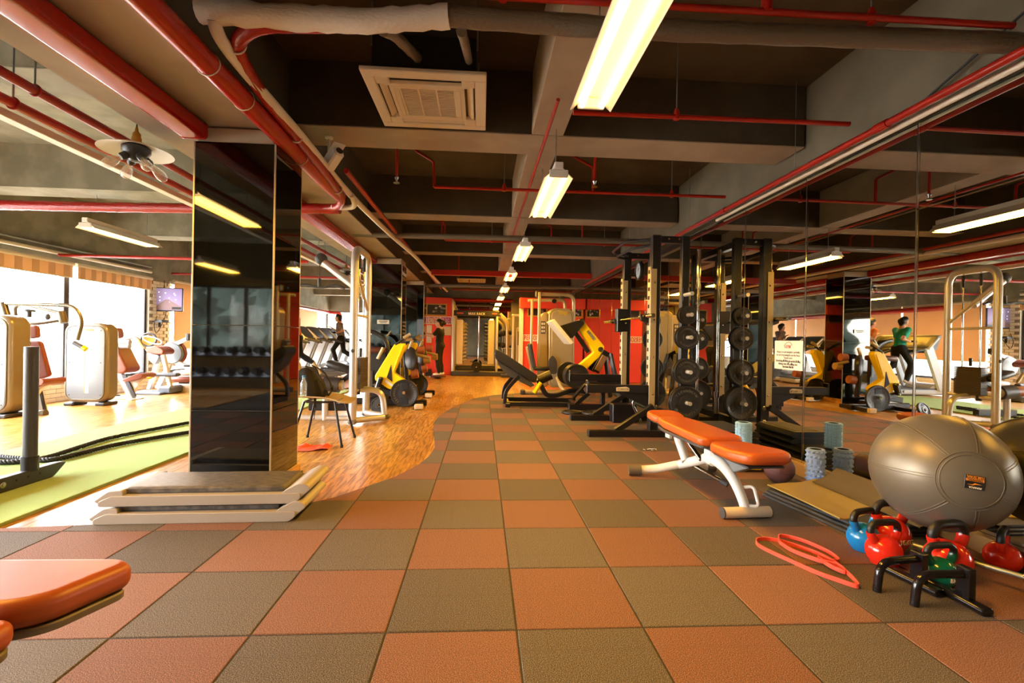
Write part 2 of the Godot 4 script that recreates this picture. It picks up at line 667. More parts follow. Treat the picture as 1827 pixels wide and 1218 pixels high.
# ---------------------------------------------------------------- shell
func room() -> void:
	struct("ceiling", span(-7.1, 3.0, 3.4, 3.6, 3.8, -22.2), mats.ceiling_paint)
	var lc := struct("ceiling_slab", span(-6.9, -2.5, 3.385, 3.4, 3.6, -22.0), mats.concrete_left)
	# longitudinal beams and cross beams
	beam(-2.5, -1.62, 2.62, 3.6, -22.0, mats.beam_dark, mats.beam_paint)
	beam(0.39, 0.66, 2.868, 3.6, -15.9, mats.beam_paint, mats.beam_paint)
	for z in [1.5, -1.25, -4.03, -6.75, -9.65, -12.4, -15.2]:
		beam(-1.62, 2.8, 2.86, z, z - (0.42 if z == -4.03 else 0.32), mats.beam_dark, mats.beam_paint)
	for z in [2.2, -0.6, -3.35, -6.1, -8.85, -11.6, -14.4, -17.2, -20.0]:
		beam(-6.9, -2.5, 2.86, z, z - 0.4, mats.concrete_left, mats.concrete_left)
	# right wall behind and above the mirror
	struct("wall_right", span(MX + 0.02, 3.0, -0.2, 3.4, 3.8, -16.1), mats.wall_grey)
	# back wall behind the camera, with two wide window openings
	for s in [[-6.9, -6.7, 0, 3.4], [0.9, 3.0, 0, 3.4], [-6.7, 0.9, 0, 0.75], [-6.7, 0.9, 2.2, 3.4], [-3.6, 0.9, 0.75, 2.2]]:
		struct("wall_back", span(s[0], s[1], s[2] - (0.2 if s[2] == 0 else 0.0), s[3], 3.6, 3.8), mats.wall_grey)
	window_at("window", Vector3(-5.15, 1.475, 3.7), 3.1, 1.45, 0.0, 4)
	# far walls
	struct("wall_far", span(-2.5, 3.0, -0.2, 3.4, -15.9, -16.1), mats.wall_grey)
	struct("wall_far", span(-2.5, -2.3, -0.2, 3.4, -16.1, -22.0), mats.wall_grey)
	struct("wall_end", span(-7.1, -2.3, -0.2, 0.5, -22.0, -22.2), mats.wall_grey)
	struct("wall_end", span(-7.1, -2.3, 2.3, 3.4, -22.0, -22.2), mats.wall_grey)
	struct("wall_end", span(-3.2, -2.3, 0.5, 2.3, -22.0, -22.2), mats.wall_grey)
	window_at("window", Vector3(-5.15, 1.4, -22.1), 3.9, 1.8, 0.0, 3)
	# window wall on the left: brick sill wall, header, piers
	struct("wall_left", span(LX - 0.2, LX, -0.2, 0.28, 3.8, -22.2), mats.grout)
	struct("wall_left", span(LX - 0.2, LX, 2.3, 3.4, 3.8, -22.2), mats.concrete_left)
	struct("wall_left", span(LX - 0.2, LX, 0.28, 2.3, -10.35, -11.0), mats.grout)
	struct("wall_left", span(LX - 0.2, LX, 0.28, 2.3, 3.8, 0.9), mats.grout)
	struct("wall_left", span(LX - 0.2, LX, 0.28, 2.3, -21.9, -22.2), mats.grout)
	var z0 := 0.9
	for z1 in [-1.5, -3.9, -6.2, -8.45, -10.35]:
		window_at("window", Vector3(LX - 0.1, 1.29, (z0 + z1) / 2), z0 - z1, 2.02, PI / 2, 1)
		z0 = z1
	z0 = -11.0
	for z1 in [-13.4, -15.8, -18.2, -20.3, -21.9]:
		window_at("window", Vector3(LX - 0.1, 1.29, (z0 + z1) / 2), z0 - z1, 2.02, PI / 2, 1)
		z0 = z1
	bricks()
	struct("ground", span(-40, -7.1, -0.6, -0.4, 40, -60), flat("pavement", C("a8a294"), 0.9))
	struct("ground", span(-7.1, 12, -0.6, -0.4, 40, 3.8), mats.pavement)
	hedge()
	struct("ground", span(-7.1, 3.0, -0.6, -0.4, -22.2, -60), mats.pavement)

# green hedge and mesh fence outside the rear window, seen in the near black column
func hedge() -> void:
	var m := Mb.new()
	var nz := noise(0.9, 4, 3)
	var P := func(u: float, v: float) -> Vector3:
		var x := lerpf(-16.0, 6.0, u)
		var y := lerpf(-0.4, 6.0, v)
		return Vector3(x, y + nz.get_noise_2d(x * 2.0, 3.0) * v, 8.5 + 1.2 * nz.get_noise_3d(x, y, 0.0) + 1.5 * v * v)
	for i in 90:
		for j in 26:
			var a: Vector3 = P.call(i / 90.0, j / 26.0)
			var b: Vector3 = P.call((i + 1) / 90.0, j / 26.0)
			var c: Vector3 = P.call((i + 1) / 90.0, (j + 1) / 26.0)
			var d: Vector3 = P.call(i / 90.0, (j + 1) / 26.0)
			var n := (b - a).cross(d - a).normalized()
			m.quad(a, b, c, d, n if n.z < 0.0 else -n)
	var o := part(self, "hedge", m, tri_mat("hedge_green", noisetex(0.06, C("1e2a20"), C("56665a"), 4, 91), Vector3(0.8, 0.8, 0.8), 0.9))
	o.set_meta("kind", "structure")
	part(o, "hedge_back", span(-16, 6, -0.4, 5.0, 10.2, 10.4), mats.hedge_green)

# a window as one structure: frame bars, mullions and panes
func window_at(called: String, c: Vector3, w: float, h: float, turn: float, panes: int) -> void:
	var n := numbered(called)
	var o := Node3D.new()
	o.name = n if n != called else "window"
	add_child(o)
	o.position = c
	o.rotation.y = turn
	o.set_meta("kind", "structure")
	var fr := Mb.new()
	for s in [-1.0, 1.0]:
		fr.box(Vector3(0, s * (h / 2 - 0.025), 0), Vector3(w, 0.05, 0.09), 0.003)
		fr.box(Vector3(s * (w / 2 - 0.025), 0, 0), Vector3(0.05, h - 0.1, 0.09), 0.003)
	part(o, "frame", fr, mats.frame_dark)
	for k in range(1, panes):
		part(o, "mullion", Mb.new().box(Vector3(-w / 2 + w * k / panes, 0, 0), Vector3(0.06, h - 0.1, 0.08), 0.003), mats.frame_dark)
	for k in panes:
		part(o, "pane", Mb.new().box(Vector3(-w / 2 + w * (k + 0.5) / panes, 0, 0), Vector3(w / panes - 0.06, h - 0.1, 0.006), 0.0), mats.glass)

func bricks() -> void:
	# white bricks on the sill wall and on the pier with the television; the far ones are joined
	var o := Node3D.new()
	o.name = "wall_left_brickwork"
	add_child(o)
	o.set_meta("kind", "structure")
	var far := Mb.new()
	var full := Mb.new().box(Vector3.ZERO, Vector3(0.012, 0.062, 0.192), 0.002).mesh()
	var half := Mb.new().box(Vector3.ZERO, Vector3(0.012, 0.062, 0.12), 0.002).mesh()
	for r in 4:
		for k in 65:
			var z := -2.1 - 0.2 * k - (0.1 if r % 2 else 0.0)
			var c := Vector3(LX + 0.004 + rng.randf_range(-0.001, 0.001), 0.035 + r * 0.07 - 0.012, z)
			if z < -6.0 and z > -11.1:
				part(o, "brick", full, mats.brick_white, at(c))
			else:
				far.box(c, Vector3(0.012, 0.062, 0.192), 0.002)
	for r in 28:
		for k in 3:
			var za := -10.36 - k * 0.215 - (0.1 if r % 2 else 0.0)
			part(o, "brick", full if za > -10.7 else half, mats.brick_white, at(Vector3(LX + 0.004 + rng.randf_range(-0.001, 0.001), 0.315 + r * 0.07, za - 0.1)))
	part(o, "brick_field", far, mats.brick_white).set_meta("kind", "stuff")

# ---------------------------------------------------------------- floors
func mat_outline() -> PackedVector2Array:   # x, z of the rubber mat's edge
	return xy([2.78, 0.6, -4.4, 0.6, -4.4, -2.80, -3.0, -2.86, -2.3, -2.93, -1.75, -3.0, -1.45, -3.08, -1.2, -3.24, -1.02, -3.40, -0.86, -3.64, -0.68, -3.92, -0.55, -4.28, -0.485, -4.6, -0.47, -5.0, -0.52, -5.5, -0.585, -6.0, -0.62, -6.5, -0.61, -6.95, -0.55, -7.4, -0.44, -8.0, -0.3, -8.6, -0.1, -9.2, 0.25, -9.75, 0.8, -10.15, 1.5, -10.3, 2.78, -10.35])

func floors() -> void:
	var fl := struct("floor", span(-7.1, 3.0, -0.25, -0.03, 3.8, -22.2), mats.subfloor)
	var shared := {}
	var rest := [Mb.new(), Mb.new(), Mb.new(), Mb.new()]
	var ci := 0
	var x := LX
	while x < 2.8:
		var z := 3.6 + rng.randf() * 1.0
		while z > -22.0:
			var len := 1.15
			var zc := z - len / 2
			var xc := x + 0.0625
			var k := rng.randi() % 4
			var hidden := (xc > -0.25 and zc > -9.3) or (xc > -2.6 and zc > -2.2) or (xc < -2.85 and xc > -4.3 and zc > -11.0)
			if not hidden:
				var near := (xc > -2.85 and xc < -0.2 and zc < -2.2 and zc > -9.8) or (xc < -4.3 and zc < -4.2 and zc > -9.6)
				if near:
					if not shared.has("plank"):
						shared.plank = Mb.new().box(Vector3.ZERO, Vector3(0.1235, 0.02, len - 0.0015), 0.001).mesh()
					part(fl, "plank", shared.plank, mats["wood_%d" % k], at(Vector3(xc, W - 0.01, zc)))
				else:
					rest[k].box(Vector3(xc, W - 0.01, zc), Vector3(0.1235, 0.02, len - 0.0015), 0.0)
			z -= len
		x += 0.125
		ci += 1
	for k in 4:
		part(fl, "plank_field", rest[k], mats["wood_%d" % k]).set_meta("kind", "stuff")
	# rubber mat of half-metre tiles, cut along its curved edge
	var rm := Node3D.new()
	rm.name = "floor_rubber"
	add_child(rm)
	rm.set_meta("kind", "structure")
	part(rm, "edge_strip", Mb.new().extr(mat_outline(), 0.012, Transform3D(Basis(Vector3(1, 0, 0), Vector3(0, 0, 1), Vector3(0, -1, 0)), Vector3(0, -0.0085, 0)), 0.0), flat("mat_under", C("2e2c2b"), 0.8))
	var out := mat_outline()
	var tile := Mb.new().box(Vector3.ZERO, Vector3(0.494, 0.012, 0.494), 0.003).mesh()
	for t in range(-6, 15):
		for i in range(-10, 6):
			var x0 := 0.154 + 0.5 * i
			var zz := -(2.839 + 0.5 * t)
			var dark := (i + t) % 2 != 0
			var m: Material = mats[("rubber_dark_%d" if dark else "rubber_red_%d") % (rng.randi() % 3)]
			var sq := PackedVector2Array([Vector2(x0 + 0.003, zz - 0.003), Vector2(x0 + 0.497, zz - 0.003), Vector2(x0 + 0.497, zz - 0.497), Vector2(x0 + 0.003, zz - 0.497)])
			var got := Geometry2D.intersect_polygons(sq, out)
			for g in got:
				var full: bool = g.size() == 4 and absf(poly_area(g) - 0.494 * 0.494) < 0.0005
				if full:
					part(rm, "tile", tile, m, at(Vector3(x0 + 0.25, -0.006 + rng.randf_range(-0.0008, 0.0008), zz - 0.25)))
				elif absf(poly_area(g)) > 0.0015:
					part(rm, "tile", Mb.new().extr(g, 0.012, Transform3D(Basis(Vector3(1, 0, 0), Vector3(0, 0, 1), Vector3(0, -1, 0)), Vector3(0, -0.006, 0)), 0.0015), m)
	# artificial turf lane
	var tf := Mb.new()
	tf.extr(xy([-2.76, -2.86, -4.42, -2.80, -4.42, -10.4, -2.76, -10.4]), 0.022, Transform3D(Basis(Vector3(1, 0, 0), Vector3(0, 0, 1), Vector3(0, -1, 0)), Vector3(0, W + 0.011, 0)), 0.003)
	var tm: StandardMaterial3D = mats.turf
	tm.heightmap_enabled = true
	tm.heightmap_texture = noisetex(0.3, Color.BLACK, Color.WHITE, 2, 22, 512)
	tm.heightmap_scale = 0.25
	tm.rim_enabled = true
	tm.rim = 0.4
	solo("turf_lane", tf, tm, "long bright green artificial turf strip on the wooden floor left of the black columns", "turf")

func poly_area(p: PackedVector2Array) -> float:
	var a := 0.0
	for i in p.size():
		a += p[i].cross(p[(i + 1) % p.size()])
	return absf(a) * 0.5

# ---------------------------------------------------------------- black tiled columns
func columns() -> void:
	for c in [[-2.07, -1.5, -3.53, -4.03], [-2.07, -1.5, -8.98, -9.48], [-2.07, -1.5, -12.35, -12.9]]:
		var x0: float = c[0]; var x1: float = c[1]; var z0: float = c[2]; var z1: float = c[3]
		var o := Node3D.new()
		o.name = numbered("column")
		add_child(o)
		o.position = Vector3((x0 + x1) / 2, W, (z0 + z1) / 2)
		o.set_meta("kind", "structure")
		var p := o.position
		part(o, "core", Mb.new(p).box(Vector3(p.x, 1.31 + W, p.z), Vector3(x1 - x0 - 0.03, 2.62, absf(z1 - z0) - 0.03), 0.01), mats.beam_paint)
		var ys := [0.0, 0.592, 1.205, 2.51]
		for k in 3:
			var y0: float = ys[k] + 0.002 + W
			var y1: float = ys[k + 1] - 0.002 + W
			part(o, "tile_panel", Mb.new(p).box(Vector3(p.x, (y0 + y1) / 2, z0 - 0.007), Vector3(x1 - x0 - 0.026, y1 - y0, 0.014), 0.001), mats.black_tile)
			part(o, "tile_panel", Mb.new(p).box(Vector3(p.x, (y0 + y1) / 2, z1 + 0.007), Vector3(x1 - x0 - 0.026, y1 - y0, 0.014), 0.001), mats.black_tile)
			part(o, "tile_panel", Mb.new(p).box(Vector3(x1 - 0.007, (y0 + y1) / 2, p.z), Vector3(0.014, y1 - y0, absf(z1 - z0) - 0.026), 0.001), mats.black_tile)
			part(o, "tile_panel", Mb.new(p).box(Vector3(x0 + 0.007, (y0 + y1) / 2, p.z), Vector3(0.014, y1 - y0, absf(z1 - z0) - 0.026), 0.001), mats.black_tile)
		for sx in [x0 + 0.006, x1 - 0.006]:
			for sz in [z0 - 0.006, z1 + 0.006]:
				part(o, "corner_trim", Mb.new(p).box(Vector3(sx, 1.255 + W, sz), Vector3(0.012, 2.51, 0.012), 0.002), mats.trim_metal)
		part(o, "skirting", Mb.new(p).box(Vector3(x1 + 0.01, 0.045 + W, p.z - 0.01), Vector3(0.02, 0.09, absf(z1 - z0) + 0.02), 0.003), mats.wood_1)
		part(o, "skirting", Mb.new(p).box(Vector3(p.x, 0.045 + W, z1 - 0.01), Vector3(x1 - x0 + 0.02, 0.09, 0.02), 0.003), mats.wood_1)

# ---------------------------------------------------------------- mirror wall
func mirrors() -> void:
	var zs := [1.3, 0.25, -0.8, -1.86, -2.92, -3.98, -4.95, -6.0, -7.05, -8.1, -9.15, -10.2, -11.25, -12.3, -13.35, -14.4]
	var o := Node3D.new()
	o.name = "wall_right_mirror"
	add_child(o)
	o.set_meta("kind", "structure")
	for k in zs.size() - 1:
		for r in [[0.10, 2.012], [2.018, 2.57]]:
			part(o, "mirror_panel", span(MX, MX + 0.006, r[0], r[1], zs[k] - 0.002, zs[k + 1] + 0.002, 0.0015), mats.mirror)
	part(o, "mirror_backing", span(MX + 0.006, MX + 0.02, 0.0, 2.58, zs[0], zs[-1]), mats.mirror_edge)
	for k in range(1, zs.size() - 1):
		part(o, "joint_strip", span(MX - 0.002, MX + 0.004, 0.10, 2.57, zs[k] + 0.009, zs[k] - 0.003), mats.chrome)
		part(o, "joint_gap", span(MX - 0.0015, MX + 0.004, 0.10, 2.57, zs[k] - 0.003, zs[k] - 0.012), mats.void_black)
	part(o, "joint_strip", span(MX - 0.002, MX + 0.004, 2.011, 2.019, zs[0], zs[-1]), mats.chrome)
	struct("baseboard_right", span(MX - 0.06, MX, 0.0, 0.10, 1.3, -5.0, 0.004), flat("ledge_wood", C("8f6a35"), 0.4))
	# mirror on the far wall between the red partitions
	struct("wall_far_mirror", span(-0.95, 0.95, 0.1, 2.5, -15.893, -15.9, 0.001), mats.mirror)

# ---------------------------------------------------------------- fluorescent fittings
func lamp_fitting() -> Node3D:
	# local origin: middle of the tubes; the fitting runs along z
	var o := thing("fluorescent_lamp", "x", "lamp", Vector3.ZERO)
	part(o, "housing", Mb.new().box(Vector3(0, 0.085, 0), Vector3(0.07, 0.05, 1.27), 0.006), mats.white_paint)
	part(o, "reflector", Mb.new().extr(xy([-0.035, 0.06, -0.115, -0.015, -0.112, -0.018, -0.03, 0.052, 0.03, 0.052, 0.112, -0.018, 0.115, -0.015, 0.035, 0.06]), 1.25, Transform3D.IDENTITY, 0.0), mats.white_paint)
	for s in [-1.0, 1.0]:
		part(o, "tube", Mb.new().tube([Vector3(s * 0.055, 0.0, -0.6), Vector3(s * 0.055, 0.0, 0.6)], 0.016, 10), mats.tube_glow)
		part(o, "end_cap", Mb.new().box(Vector3(0, 0.02, s * 0.617), Vector3(0.15, 0.06, 0.025), 0.006), mats.white_paint)
		part(o, "hanging_rod", Mb.new().tube([Vector3(0, 0.11, s * 0.45), Vector3(0, 0.44, s * 0.45)], 0.004, 6), mats.galv)
	var l := AreaLight3D.new()
	l.name = "light"
	l.area_size = Vector2(0.2, 1.2)
	l.light_color = WARM
	l.light_energy = TUBE_LIGHT
	l.set("area_range", 40.0)
	l.set("area_attenuation", 2.0)
	l.shadow_enabled = true
	l.basis = Basis(Vector3.RIGHT, -PI / 2)
	l.position = Vector3(0, -0.03, 0)
	o.add_child(l)
	return o

func lamps() -> void:
	var src := lamp_fitting()
	var first := true
	var names := ["nearest lit fluorescent fitting of the row above the rubber mat, cut by the frame's top", "second lit fluorescent fitting of the centre row, hung past the air conditioner", "third lit fluorescent fitting of the centre row, left of the rack tops", "fourth lit fluorescent fitting of the centre row", "fifth lit fluorescent fitting of the centre row, small and far", "sixth lit fluorescent fitting of the centre row, before the far mirror", "lit fluorescent fitting hung over the white machines by the window wall", "lit fluorescent fitting over the treadmill row, behind the near black column", "lit fluorescent fitting over the turf beside the camera, mirrored in the near column", "lit fluorescent fitting before the rear window, mirrored small in the near column"]
	var i := 0
	for p in [Vector3(0.58, 2.42, -2.0), Vector3(0.58, 2.42, -4.35), Vector3(0.57, 2.42, -7.13), Vector3(0.55, 2.42, -9.75), Vector3(0.55, 2.42, -12.3), Vector3(0.55, 2.42, -14.8), Vector3(-4.87, 2.42, -6.78), Vector3(-4.87, 2.42, -12.2), Vector3(-2.7, 2.42, -1.9), Vector3(-5.05, 2.42, 2.4)]:
		var o: Node3D = src if first else copy(src, p)
		o.position = p
		o.set_meta("label", names[i])
		o.set_meta("group", "fluorescent fittings of the centre row" if i < 6 else "fluorescent fittings of the window bay")
		first = false
		i += 1

func V(a: Array) -> Array:
	var out := []
	for i in range(0, a.size(), 3):
		out.append(Vector3(a[i], a[i + 1], a[i + 2]))
	return out

func pipe(called: String, label: String, pts: Array, r: float, m: Material, seg := 10, cat := "pipe", group := "") -> MeshInstance3D:
	var p: Vector3 = pts[0]
	return solo(called, Mb.new(p).tube(pts, r, seg), m, label, cat, p, group)

# tube whose radius swells and shrinks like taped insulation
func lumpy(pts: Array, r: float, amount: float, step := 0.05) -> Mb:
	var out := []
	var rr := []
	for i in pts.size() - 1:
		var a: Vector3 = pts[i]
		var b: Vector3 = pts[i + 1]
		var n := maxi(1, int((b - a).length() / step))
		for k in n:
			out.append(a.lerp(b, float(k) / n))
			rr.append(r * (1.0 + rng.randf_range(-amount, amount)))
	out.append(pts[-1])
	rr.append(r)
	return Mb.new(pts[0]).tube(out, rr, 12)

func sprinkler(p: Vector3, top: float, label: String) -> void:
	var o := thing("sprinkler", label, "sprinkler", Vector3(p.x, top, p.z), 0.0, "sprinklers under the dark ceiling")
	var h := top - p.y
	part(o, "drop_pipe", Mb.new().tube(V([0, 0, 0, 0, -h + 0.05, 0]), 0.013, 8), mats.red_pipe)
	part(o, "head", Mb.new().lathe([Vector2(0.0, -h), Vector2(0.03, -h), Vector2(0.03, -h + 0.006), Vector2(0.012, -h + 0.012), Vector2(0.01, -h + 0.03), Vector2(0.022, -h + 0.05), Vector2(0.022, -h + 0.06), Vector2(0.0, -h + 0.06)], Transform3D.IDENTITY, 12), mats.steel)

func cassette(called: String, label: String, p: Vector3) -> void:
	var o := thing(called, label, "air conditioner", p)
	part(o, "body", Mb.new().box(Vector3(0, 0.16, 0), Vector3(0.7, 0.26, 0.7), 0.01), mats.black_plastic)
	var fr := Mb.new()
	var S := 0.415
	# panel with four slots: built from bars round the slots
	for s in [-1.0, 1.0]:
		fr.box(Vector3(0, 0.015, s * 0.375), Vector3(0.83, 0.03, 0.08), 0.006)
		fr.box(Vector3(s * 0.375, 0.015, 0), Vector3(0.08, 0.03, 0.67), 0.006)
		fr.box(Vector3(0, 0.015, s * 0.245), Vector3(0.58, 0.03, 0.03), 0.004)
		fr.box(Vector3(s * 0.245, 0.015, 0), Vector3(0.03, 0.03, 0.46), 0.004)
		for q in [-1.0, 1.0]:
			fr.box(Vector3(s * 0.29, 0.015, q * 0.29), Vector3(0.09, 0.03, 0.09), 0.004)
	part(o, "panel", fr, mats.cream)
	for s in [-1.0, 1.0]:
		part(o, "vane", Mb.new().box(Vector3(0, 0.02, s * 0.3), Vector3(0.49, 0.006, 0.05), 0.001, Basis(Vector3.RIGHT, s * 0.5)), mats.cream)
		part(o, "vane", Mb.new().box(Vector3(s * 0.3, 0.02, 0), Vector3(0.05, 0.006, 0.49), 0.001, Basis(Vector3.BACK, -s * 0.5)), mats.cream)
	part(o, "grille_frame", Mb.new().box(Vector3(0, 0.03, 0), Vector3(0.47, 0.02, 0.47), 0.004), flat("grille_dark", C("6d6350"), 0.7))
	var gr := Mb.new()
	for k in 21:
		gr.box(Vector3(0, 0.012, -0.19 + 0.019 * k), Vector3(0.38, 0.012, 0.008), 0.0)
	for k in 4:
		gr.box(Vector3(-0.19 + 0.38 * k / 3.0, 0.008, 0), Vector3(0.012, 0.01, 0.4), 0.0)
	var g := part(o, "grille", gr, mats.cream)
	var rim := Mb.new()
	for s in [-1.0, 1.0]:
		rim.box(Vector3(0, 0.008, s * 0.215), Vector3(0.47, 0.02, 0.035), 0.004)
		rim.box(Vector3(s * 0.215, 0.008, 0), Vector3(0.035, 0.02, 0.4), 0.004)
	part(o, "grille_rim", rim, mats.cream)
	for s in [[-0.35, -0.35], [0.35, -0.35], [-0.35, 0.35], [0.35, 0.35]]:
		part(o, "hanger", Mb.new().tube(V([s[0], 0.2, s[1], s[0], 0.53, s[1]]), 0.005, 6), mats.galv)

func pendant(p: Vector3, label: String) -> Node3D:
	var o := thing("pendant_lamp", label, "lamp", p, 0.0, "pendant lamps over the turf")
	part(o, "cord", Mb.new().tube(V([0, 0.18, 0, 0, 0.94, 0]), 0.005, 6), mats.black_plastic)
	part(o, "socket", Mb.new().lathe([Vector2(0, 0.06), Vector2(0.03, 0.06), Vector2(0.032, 0.10), Vector2(0.026, 0.105), Vector2(0.026, 0.13), Vector2(0.012, 0.15), Vector2(0.008, 0.18), Vector2(0, 0.18)], Transform3D.IDENTITY, 14), mats.gold)
	part(o, "shade", Mb.new().lathe([Vector2(0.0, 0.065), Vector2(0.05, 0.06), Vector2(0.13, 0.037), Vector2(0.226, 0.0), Vector2(0.23, -0.004), Vector2(0.13, 0.029), Vector2(0.05, 0.05), Vector2(0.0, 0.05)], Transform3D.IDENTITY, 32), mats.white_paint)
	part(o, "hub", Mb.new().lathe([Vector2(0, -0.075), Vector2(0.035, -0.07), Vector2(0.06, -0.04), Vector2(0.09, 0.0), Vector2(0.09, 0.03), Vector2(0.05, 0.055), Vector2(0, 0.055)], Transform3D.IDENTITY, 16), mats.black_plastic)
	var g := flat("bulb_glass", Color(1, 0.97, 0.9, 0.22), 0.02)
	g.transparency = BaseMaterial3D.TRANSPARENCY_ALPHA
	for k in 4:
		var a := 0.6 + k * TAU / 4
		var d := Vector3(cos(a) * 0.75, -0.66, sin(a) * 0.75).normalized()
		var X := facing(Vector3(cos(a) * 0.05, -0.03, sin(a) * 0.05), d)
		var h := part(o, "bulb_holder", Mb.new().lathe([Vector2(0, 0), Vector2(0.025, 0), Vector2(0.028, 0.045), Vector2(0.02, 0.06), Vector2(0, 0.06)], X, 12), mats.black_plastic)
		var b := part(o, "bulb", Mb.new().lathe([Vector2(0.014, 0.055), Vector2(0.018, 0.07), Vector2(0.034, 0.12), Vector2(0.037, 0.15), Vector2(0.03, 0.175), Vector2(0.012, 0.19), Vector2(0, 0.192)], X, 14), g)
		part(b, "filament", Mb.new().tube([X * Vector3(0.006, 0.06, 0), X * Vector3(0.008, 0.14, 0), X * Vector3(-0.008, 0.14, 0), X * Vector3(-0.006, 0.06, 0)], 0.0018, 5), mats.gold)
	return o

func pipes() -> void:
	# square red ducts under the longitudinal beam, between the columns
	for d in [[1.5, -3.50, "nearest glossy red square duct under the concrete beam, running from the top left corner to the near black column"], [-4.06, -8.95, "glossy red square duct under the beam between the first and second black columns"], [-9.51, -12.33, "short glossy red square duct under the beam between the second and third black columns"], [-12.95, -15.6, "glossy red square duct under the beam past the third black column"]]:
		var o := thing("cable_duct", d[2].replace(", running from the top left corner to the near black column", " left of the near column"), "duct", Vector3(-2.05, 2.50, (d[0] + d[1]) / 2), 0.0, "red ducts between the columns")
		var L: float = d[0] - d[1]
		part(o, "trunking", Mb.new().extr(soft(xy([-0.09, 0.0, 0.09, 0.0, 0.09, 0.115, -0.09, 0.115]), 0.035), L - 0.02, Transform3D.IDENTITY, 0.002), mats.red_paint)
		for s in [-1.0, 1.0]:
			part(o, "end_flange", Mb.new().extr(soft(xy([-0.096, -0.004, 0.096, -0.004, 0.096, 0.118, -0.096, 0.118]), 0.035), 0.014, Transform3D(Basis.IDENTITY, Vector3(0, 0, s * (L / 2 - 0.007))), 0.002), mats.cream if s > 0 else mats.red_paint)
	# trunk pipes beside the beam
	var tp := solo("water_main", Mb.new(Vector3(-1.47, 2.55, 0)).tube(V([-1.47, 2.55, 2.0, -1.47, 2.55, -4.6, -1.45, 2.54, -4.9]), 0.06, 16), mats.red_pipe, "thick straight red water main hung along the beam, right of the near black column", "pipe", Vector3(-1.47, 2.55, 0))
	for z in [-1.0, -2.62, -3.0, -3.9]:
		part(tp, "pipe_tie", Mb.new().tube(ring(Vector3(0, 0, z), 0.062, Vector3(0, 0, 1)), 0.004, 6, true), mats.cream)
	var hb := V([-0.78, 2.69, -2.46, -1.067, 2.68, -2.47, -1.195, 2.66, -2.49, -1.30, 2.63, -2.58, -1.345, 2.61, -2.78, -1.375, 2.60, -3.13, -1.385, 2.585, -3.6, -1.395, 2.57, -4.1, -1.41, 2.54, -4.68, -1.46, 2.51, -4.98, -1.6, 2.5, -5.2, -1.9, 2.5, -5.27])
	var hose := solo("taped_hose", lumpy(curve(hb, 6), 0.038, 0.05), mats.red_wrap, "dark red taped hose curving from the white wrapped pipe down along the water main", "hose", hb[0])
	for q in [hb[3], hb[6], hb[8]]:
		part(hose, "tape_band", Mb.new(hb[0]).tube(ring(q, 0.043, Vector3(0, 0.05, 1)), 0.005, 6, true), mats.cream)
	var wl := V([-6.9, 2.5, -5.62, -5.3, 2.5, -5.56, -4.1, 2.5, -5.5, -3.1, 2.5, -5.42, -1.9, 2.5, -5.27, -1.55, 2.5, -5.24])
	solo("wrapped_pipe", lumpy(wl, 0.055, 0.05), mats.red_wrap, "horizontal crinkled red wrapped pipe crossing the window bay behind the near black column", "pipe", wl[0])
	var wd := V([-1.335, 2.66, -2.42, -1.34, 2.61, -2.5, -1.355, 2.6, -2.8, -1.36, 2.6, -3.64, -1.39, 2.6, -5.0, -1.33, 2.6, -6.9, -1.22, 2.6, -8.9, -1.17, 2.6, -12.1, -1.1, 2.6, -14.8])
	solo("white_pipe", Mb.new(wd[0]).tube(curve(wd, 5), 0.032, 12), mats.white_pvc, "long white plastic pipe running away beside the red water main", "pipe", wd[0])
	solo("pipe_elbow", Mb.new(Vector3(-1.4, 2.56, -5.1)).tube(bend(V([-1.36, 2.58, -5.0, -1.36, 2.5, -5.16, -1.62, 2.5, -5.19]), 0.08), 0.028, 10), mats.white_pvc, "short white plastic elbow joining the white pipe to the wrapped red pipe", "pipe fitting", Vector3(-1.4, 2.56, -5.1))
	pipe("thin_water_pipe", "thinner red pipe running on beside the white pipe past the near column", V([-1.28, 2.66, -4.5, -1.27, 2.66, -14.6]), 0.026, mats.red_pipe)
	# cross pipe: white wrapped part, brown wrapped part
	solo("insulated_pipe", lumpy(V([-1.40, 2.70, -2.42, -1.0, 2.69, -2.42, -0.6, 2.68, -2.40, -0.19, 2.71, -2.37]), 0.056, 0.12, 0.045), mats.white_wrap, "white tape wrapped pipe crossing the ceiling above the near air conditioner", "pipe", Vector3(-1.40, 2.70, -2.42))
	solo("insulated_pipe", lumpy(V([-0.19, 2.71, -2.37, 0.65, 2.70, -2.37, 2.72, 2.70, -2.30]), 0.05, 0.05, 0.08), mats.brown_wrap, "brown wrapped pipe crossing the ceiling to the right from the white wrapped pipe", "pipe", Vector3(-0.19, 2.71, -2.37))
	solo("pipe_branch", lumpy(V([-0.52, 2.70, -2.42, -0.50, 2.80, -2.62, -0.46, 3.02, -3.2]), 0.032, 0.06), mats.brown_wrap, "brown taped branch pipe leading from the white wrapped pipe to the near air conditioner", "pipe", Vector3(-0.52, 2.66, -2.42))
	solo("pipe_branch", lumpy(V([-0.13, 2.70, -2.4, -0.12, 2.74, -2.55, -0.12, 3.02, -3.2]), 0.026, 0.05), mats.brown_wrap, "short brown branch pipe right of the taped one above the near air conditioner", "pipe", Vector3(-0.13, 2.66, -2.4))
	# thin red sprinkler lines
	var cl := ["red sprinkler line crossing at the top edge above the brown wrapped pipe", "red sprinkler line passing behind the end of the nearest lamp", "red sprinkler line crossing past the second lamp", "red sprinkler line crossing beyond the third lamp", "red sprinkler line crossing near the far red wall"]
